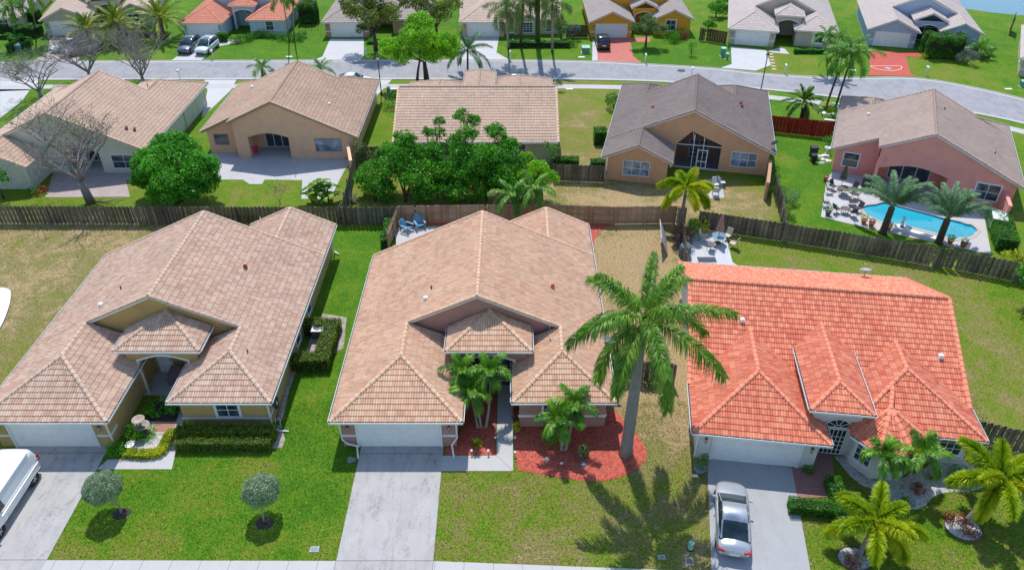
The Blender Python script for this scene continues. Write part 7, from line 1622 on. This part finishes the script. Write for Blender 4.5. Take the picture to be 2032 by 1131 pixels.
def umbrella(label, p, h, fab, z=.03):
    t = thing('closed_umbrella', label, 'umbrella', (*p, z)); MB().tube([(0, 0, 0), (0, 0, h)], .025, 6).build('pole', BRF, t); n = 16; q = MB(); q.v = []
    prof = [(.05, h), (.10, h-.15), (.16, h-.6), (.26, h-1.25), (.30, h-1.4)]
    for r_, zz in prof:
        for k in range(n): a = 2*PI*k/n; rr = r_*(1.25 if k % 2 else .62); q.v.append((rr*math.cos(a), rr*math.sin(a), zz))
    for i in range(len(prof)-1):
        for k in range(n): q.f.append((i*n+k, i*n+(k+1) % n, (i+1)*n+(k+1) % n, (i+1)*n+k))
    q.f.append(tuple(range(n))); q.build('canopy', fab, t, smooth=False); MB().lathe((0, 0, 0), [(.28, 0), (.26, .08), (.05, .1)], 14).build('base', BRF, t)
umbrella('folded dusty pink umbrella standing in the round glass table', c, 2.7, plain('dusty_pink', (.42, .24, .22), .8))
t = thing('covered_grill', 'dark covered barbecue at the corner of the umbrella patio', 'barbecue', (*G(1358, 508), .03)); q = MB().lathe((0, 0, 0), [(.5, 0), (.5, .7), (.42, 1.0), (.2, 1.15)], 10, 1, 1.3); q.build('cover', plain('slate_cover', (.09, .12, .14), .7), t)
t = thing('door_mat', 'dark flat mat box on the patio behind the orange roof', 'mat', (*G(1402, 517), .03)); MB().box(-.75, -.3, 0, .75, .3, .12).build('mat_top', plain('mat_dark', (.05, .06, .09), .8), t); MB().box(-.8, -.35, 0, .8, .35, .05).build('mat_rim', METW, t)
t = thing('leaning_gate_panel', 'pale grey gate panel leaning on the side fence by the dry yard', 'panel', (*G(1324, 508), 0)); q = MB(); q.add([(0, 0, .05), (.35, 3.0, .05), (-.35, 3.0, 1.75), (-.7, 0, 1.75), (.06, 0, .05), (.41, 3., .05), (-.29, 3., 1.75), (-.64, 0, 1.75)], [(0, 1, 2, 3), (7, 6, 5, 4), (0, 4, 5, 1), (1, 5, 6, 2), (2, 6, 7, 3), (3, 7, 4, 0)]); q.build('panel_face', mottled('gate_grey', (.40, .40, .42), .2, 2, .8, .1), t)
# screened porch patio
BW = plain('white_sling', (.6, .6, .6), .8)
for p, rz, lab in (((1419, 388), 170, 'white and dark reclining chair nearest the lawn below the screened porch'), ((1419, 374), 15, 'dark framed chair behind the reclining chair below the screened porch'), ((1432, 370), 95, 'brown backed chair at the wall below the screened porch')): pchair(lab, G(*p), R(rz), BW, BLACK, 'chairs below the screened porch')
t = thing('leaning_boards', 'pale boards leaning inside the screened porch', 'boards', (*G(1410, 332), .05)); q = MB()
for i in range(4): q.add([(i*.1, 0, 0), (i*.1+.14, 0, 0), (i*.1+.95, .3, 2.2), (i*.1+.8, .3, 2.2)], [(0, 1, 2, 3)])
q.build('board', plain('board_grey', (.25, .27, .3), .8), t)
# pool deck furniture
c = G(1672, 388)
def slat(label, p, rz, g=None): return pchair(label, p, rz, DKF, BRF, g)
table('dark dining table on the pool deck below the closed olive umbrella', c, .6, plain('table_dark', (.10, .09, .07), .5), BRF); umbrella('closed olive umbrella on the pool deck', (c[0]+.1, c[1]+1.0), 2.6, plain('olive_canvas', (.14, .13, .10), .8))
for dx, dy, rz, lab in ((-1.2, .3, 80, 'dark chair left of the dining table on the pool deck'), (-.6, 1.0, 30, 'dark chair behind the dining table on the pool deck'), (1.1, .6, -60, 'dark chair at the back right of the dining table on the pool deck'), (.9, -.6, -120, 'dark chair at the front right of the dining table on the pool deck')): slat(lab, (c[0]+dx, c[1]+dy), R(rz), 'chairs at the pool deck dining table')
c = G(1675, 424); table('small dark table between the deck chairs nearest the lawn', c, .42, plain('table_dark', (.1, .09, .07), .5), BRF, .5)
for dx, dy, rz, lab in ((-1.3, 1.2, 80, 'dark chair upper left near the flat deck table'), (-.7, .1, 110, 'dark chair left of the small deck table'), (1.2, .2, -70, 'dark chair right of the small deck table'), (.5, -.5, 180, 'dark chair in front of the small deck table')): slat(lab, (c[0]+dx, c[1]+dy), R(rz), 'chairs at the small deck table')
table('square black side table on the pool deck', G(1690, 408), .38, BLACK, BLACK, .42, square=True, name='side_table')
t = thing('covered_grill', 'black covered barbecue by the coral house porch pillar', 'barbecue', (*G(1722, 371), .03)); MB().lathe((0, 0, 0), [(.45, 0), (.45, .7), (.38, 1.0), (.2, 1.15)], 10, 1.5, 1).build('cover', plain('black_cover', (.015, .02, .03), .6), t)
slat('dark lounge chair behind the right pool palm', G(1852, 412), R(150))
def pot(label, p, pr, ph, pm, pl, r_, h_, leafm, seed):
    t = thing('potted_plant', label, 'potted plant', (*p, .03)); MB().lathe((0, 0, 0), [(pr*.65, 0), (pr, ph*.9), (pr*1.1, ph*.92), (pr*1.1, ph), (pr*.9, ph), (pr*.85, ph*.85), (.02, ph*.84)], 14).build('pot', pm, t)
    rg = np.random.RandomState(seed); P, O, Tn = clump_pts([(0, 0, ph+h_*.45, r_, h_*.55)], 1500/r_*.4, rg); V, F = leafq(P, .1, rg); npmesh('leaves', V, F, leafm, t, rg.uniform(0, 1, len(P)))
TC = mottled('terracotta', (.45, .16, .08), .12, 5, .85, .1)
for i, (p, r_, h_, m_, lf, lab) in enumerate((((1642, 428), .42, .8, plain('pot_dark', (.06, .06, .06), .6), M_HEDGE, 'bushy plant in a dark pot at the lawn corner of the pool deck'), ((1713, 444), .35, .5, TC, M_YEL, 'terracotta pot with yellowish plant left of the left pool palm'), ((1728, 450), .28, .4, TC, M_RED, 'terracotta pot with reddish plant beside the left pool palm'), ((1762, 457), .3, .45, TC, M_HEDGE, 'terracotta pot right of the left pool palm'), ((1884, 484), .35, .5, TC, M_HEDGE, 'terracotta pot right of the right pool palm'), ((1910, 491), .32, .5, TC, M_HEDGE, 'terracotta pot nearest the deck corner'), ((1638, 358), .45, 1.6, TC, M_FICUS, 'tall plant in a terracotta pot at the coral house corner'))): pot(lab, G(*p), .26, .4, m_, 0, r_, h_, lf, i)
t = thing('statue', 'white seahorse like statue on the low ledge by the pool', 'statue', (*G(1787, 455), .03)); MB().box(-.5, -.3, 0, .5, .3, .3).build('plinth', WHITE, t); MB().tube([(0, 0, .3), (.05, 0, .5), (-.08, 0, .75), (.06, 0, 1.0), (.0, 0, 1.2), (-.16, 0, 1.22)], [.16, .12, .15, .10, .12, .04], 10).build('figure', WHITE, t, smooth=True)
a, b_ = G(1800, 462), G(1853, 478); t = thing('deck_ledge', 'long low white ledge between the two pool palms', 'ledge', (*a, .03)); MB().obox((b_[0]-a[0])/2, (b_[1]-a[1])/2, 0, 3.6, .5, .3, math.atan2(b_[1]-a[1], b_[0]-a[0])).build('ledge_body', WHITE, t)
t = thing('pump_cabinet', 'white pool equipment cabinet beside the coral wall', 'cabinet', (*G(1975, 450), 0), R(-23)); bevel(MB().box(-.6, -.9, 0, .6, .9, 1.2).build('cabinet_body', METW, t), .04); MB().box(-.62, -.3, .3, -.58, .3, .9).build('cabinet_vent', plain('vent_grey', (.3, .33, .36), .6), t)
t = thing('pool_pump', 'grey pump unit left of the pool equipment cabinet', 'pump', (*G(1958, 428), 0), R(-23)); MB().box(-.5, -.4, 0, .5, .4, .35).build('pump_base', plain('pump_grey', (.25, .28, .32), .6), t); MB().lathe((0, 0, .35), [(.22, 0), (.22, .25), (.1, .35)], 12).build('pump_tank', plain('pump_dark', (.08, .1, .12), .5), t)
for i, (x, y, r_) in enumerate(((1626, 312, .3), (1634, 318, .25), (1643, 320, .28), (1630, 324, .22), (1638, 310, .3))): rock(('first', 'second', 'third', 'fourth', 'fifth')[i]+' pale garden stone in the heap beside the dark bins', G(x, y), r_, WHITE, 20+i)
t = thing('garden_urn', 'white garden urn by the coral house corner', 'urn', (*G(1640, 305), 0)); MB().lathe((0, 0, 0), [(.2, 0), (.12, .15), (.1, .3), (.28, .6), (.34, .7), (.26, .7), (.1, .5)], 14).build('urn_body', WHITE, t)
for i, (x, y) in enumerate(((1625, 216), (1633, 226), (1650, 228))): rock(('upper', 'middle', 'lower')[i]+' white edging stone below the tall pair of palms', G(x, y), .3, WHITE, 30+i)
t = thing('picnic_bench', 'white bench behind the red fence by the coral house', 'bench', (*G(1650, 246), 0), R(-15)); MB().box(-.9, -.2, .4, .9, .2, .46).build('seat', WHITE, t); 
for s in (-1, 1): MB().box(s*.7-.05, -.18, 0, s*.7+.05, .18, .4).build('leg', WHITE, t)
t = thing('fallen_branch', 'pale cut branch lying by the big bare tree', 'branch', (*G(215, 402), 0)); MB().tube([(-1.2, .1, .1), (-.2, -.05, .12), (.4, .2, .2), (1.4, .5, .1)], [.07, .06, .05, .02], 6).tube([(-.2, -.05, .12), (.6, -.3, .2), (1.1, -.25, .15)], [.05, .03, .015], 6).build('branch_wood', BK_L, t)
t = thing('garden_ornament', 'pair of white rods standing on the peach house lawn', 'ornament', (*G(588, 345), 0)); MB().tube([(0, 0, 0), (0, 0, 1.5)], .03, 6).build('rod', plain('rod_grey', (.3, .32, .3), .5), t)
t = thing('wire_fence', 'thin dark wire fence right of the light blue house', 'fence', (*G(594, 60), 0)); q = MB(); e = Vector(G(632, 58))-Vector(G(594, 60))
for k in range(4): MB().tube([(e.x*k/3, e.y*k/3, 0), (e.x*k/3, e.y*k/3, 1.2)], .03, 5).build('fence_post', BLACK, t)
for z in (.3, .7, 1.15): q.tube([(0, 0, z), (e.x, e.y, z)], .012, 4)
q.build('wires', BLACK, t)
t = thing('aluminium_gate', 'tall dark screen frame on the lake lawn at the top right', 'screen', (*G(2002, 72), 0), R(60)); q = MB()
for a, b_ in (((0, 0, 0), (0, 0, 2.6)), ((3.2, 0, 0), (3.2, 0, 2.6)), ((0, 0, 2.6), (3.2, 0, 2.6)), ((0, 0, 1.2), (3.2, 0, 1.2)), ((1.6, 0, 0), (1.6, 0, 2.6))): q.tube([a, b_], .05, 5)
q.build('screen_bars', BLACK, t)
MB().box(.05, -.01, .05, 3.15, .01, 2.55).build('screen_mesh', plain('screen_mesh_dark', (.03, .06, .02), .8), t)
t = thing('patio_slab_table', 'tilted stone table top in the entry of the ochre house', 'table', (-22.3, 37.9, 0)); q = MB(); q.add([(-.55, -.45, .5), (.45, -.6, .5), (.6, .45, .95), (-.4, .6, .95)], [(0, 1, 2, 3)]); q.build('table_top', mottled('mauve_stone', (.20, .15, .18), .15, 5, .8, .1), t)
for x, y, z in ((-.4, -.4, .5), (.4, -.5, .5), (.45, .4, .9), (-.3, .5, .9)): MB().tube([(x, y, 0), (x, y, z)], .03, 5).build('leg', BRF, t)

# ---------------------------------------------------------------- grass blades on the near lawns (one mass)
def blades():
    rg = np.random.RandomState(9); P = []
    for x0, x1, y0, y1, d in ((-31, 30, 22.6, 36, 150), (-46, 40, 36, 58, 38)):
        n = int((x1-x0)*(y1-y0)*d); P.append(np.stack([rg.uniform(x0, x1, n), rg.uniform(y0, y1, n)], 1))
    P = np.concatenate(P); F_ = CAM_T; yy = P[:, 1]*math.cos(F_)+CAM_H*math.sin(F_)
    sx = 1016+CAM_F*P[:, 0]/yy; P = P[(sx > -40) & (sx < 2072)]
    keep = np.ones(len(P), bool)
    polys = list(HARD)+[[(-30.9, 32.1), (-23.6, 32.1), (-23.6, 36), (-20.2, 36), (-20.2, 33.7), (-14.9, 33.7), (-14.9, 53.7), (-21.3, 53.7), (-21.3, 49), (-30.9, 49)], [(-10.2, 32.1), (-3.2, 32.1), (-3.2, 36), (.5, 36), (.5, 33.7), (5.8, 33.7), (5.8, 53.7), (-.6, 53.7), (-.6, 49), (-10.2, 49)], [(10.8, 31.1), (17.8, 30.3), (19, 31), (26.5, 30.5), (28.7, 46.5), (13, 48.6)]]
    for pl in polys:
        xs = [p[0] for p in pl]; ys = [p[1] for p in pl]
        if max(ys) < 22 or min(ys) > 58: continue
        c = np.zeros(len(P), bool); n = len(pl)
        for i in range(n):
            (x1, y1), (x2, y2) = pl[i], pl[(i+1) % n]
            if y1 == y2: continue
            c ^= ((y1 > P[:, 1]) != (y2 > P[:, 1])) & (P[:, 0] < (x2-x1)*(P[:, 1]-y1)/(y2-y1)+x1)
        keep &= ~c
    P = P[keep]; m = len(P); a = rg.uniform(0, 2*PI, m); h = rg.uniform(.035, .085, m); w_ = rg.uniform(.010, .022, m); l = rg.uniform(.0, .06, m); b = rg.uniform(0, 2*PI, m)
    A = np.stack([P[:, 0]-np.cos(a)*w_, P[:, 1]-np.sin(a)*w_, np.zeros(m)], 1); B = np.stack([P[:, 0]+np.cos(a)*w_, P[:, 1]+np.sin(a)*w_, np.zeros(m)], 1); T = np.stack([P[:, 0]+np.cos(b)*l, P[:, 1]+np.sin(b)*l, h], 1)
    V = np.concatenate([A, B, T]); k = np.arange(m); o = npmesh('grass_blades', V, np.stack([k, k+m, k+2*m], 1), GRASS); tag(o, 'short blades of the lawn grass', 'grass', kind='stuff')
    num = np.full(m, .28*.12); den = np.full(m, .12)
    for x, y, rx, ry, d, wt in DRY: g = wt*np.exp(-((P[:, 0]-x)/rx)**2-((P[:, 1]-y)/ry)**2); num += g*d; den += g
    D = np.tile(num/den+rg.uniform(-.3, .3, m), 3)
    at = o.data.attributes.new('dry', 'FLOAT', 'POINT'); at.data.foreach_set('value', D.astype(np.float32))
blades()
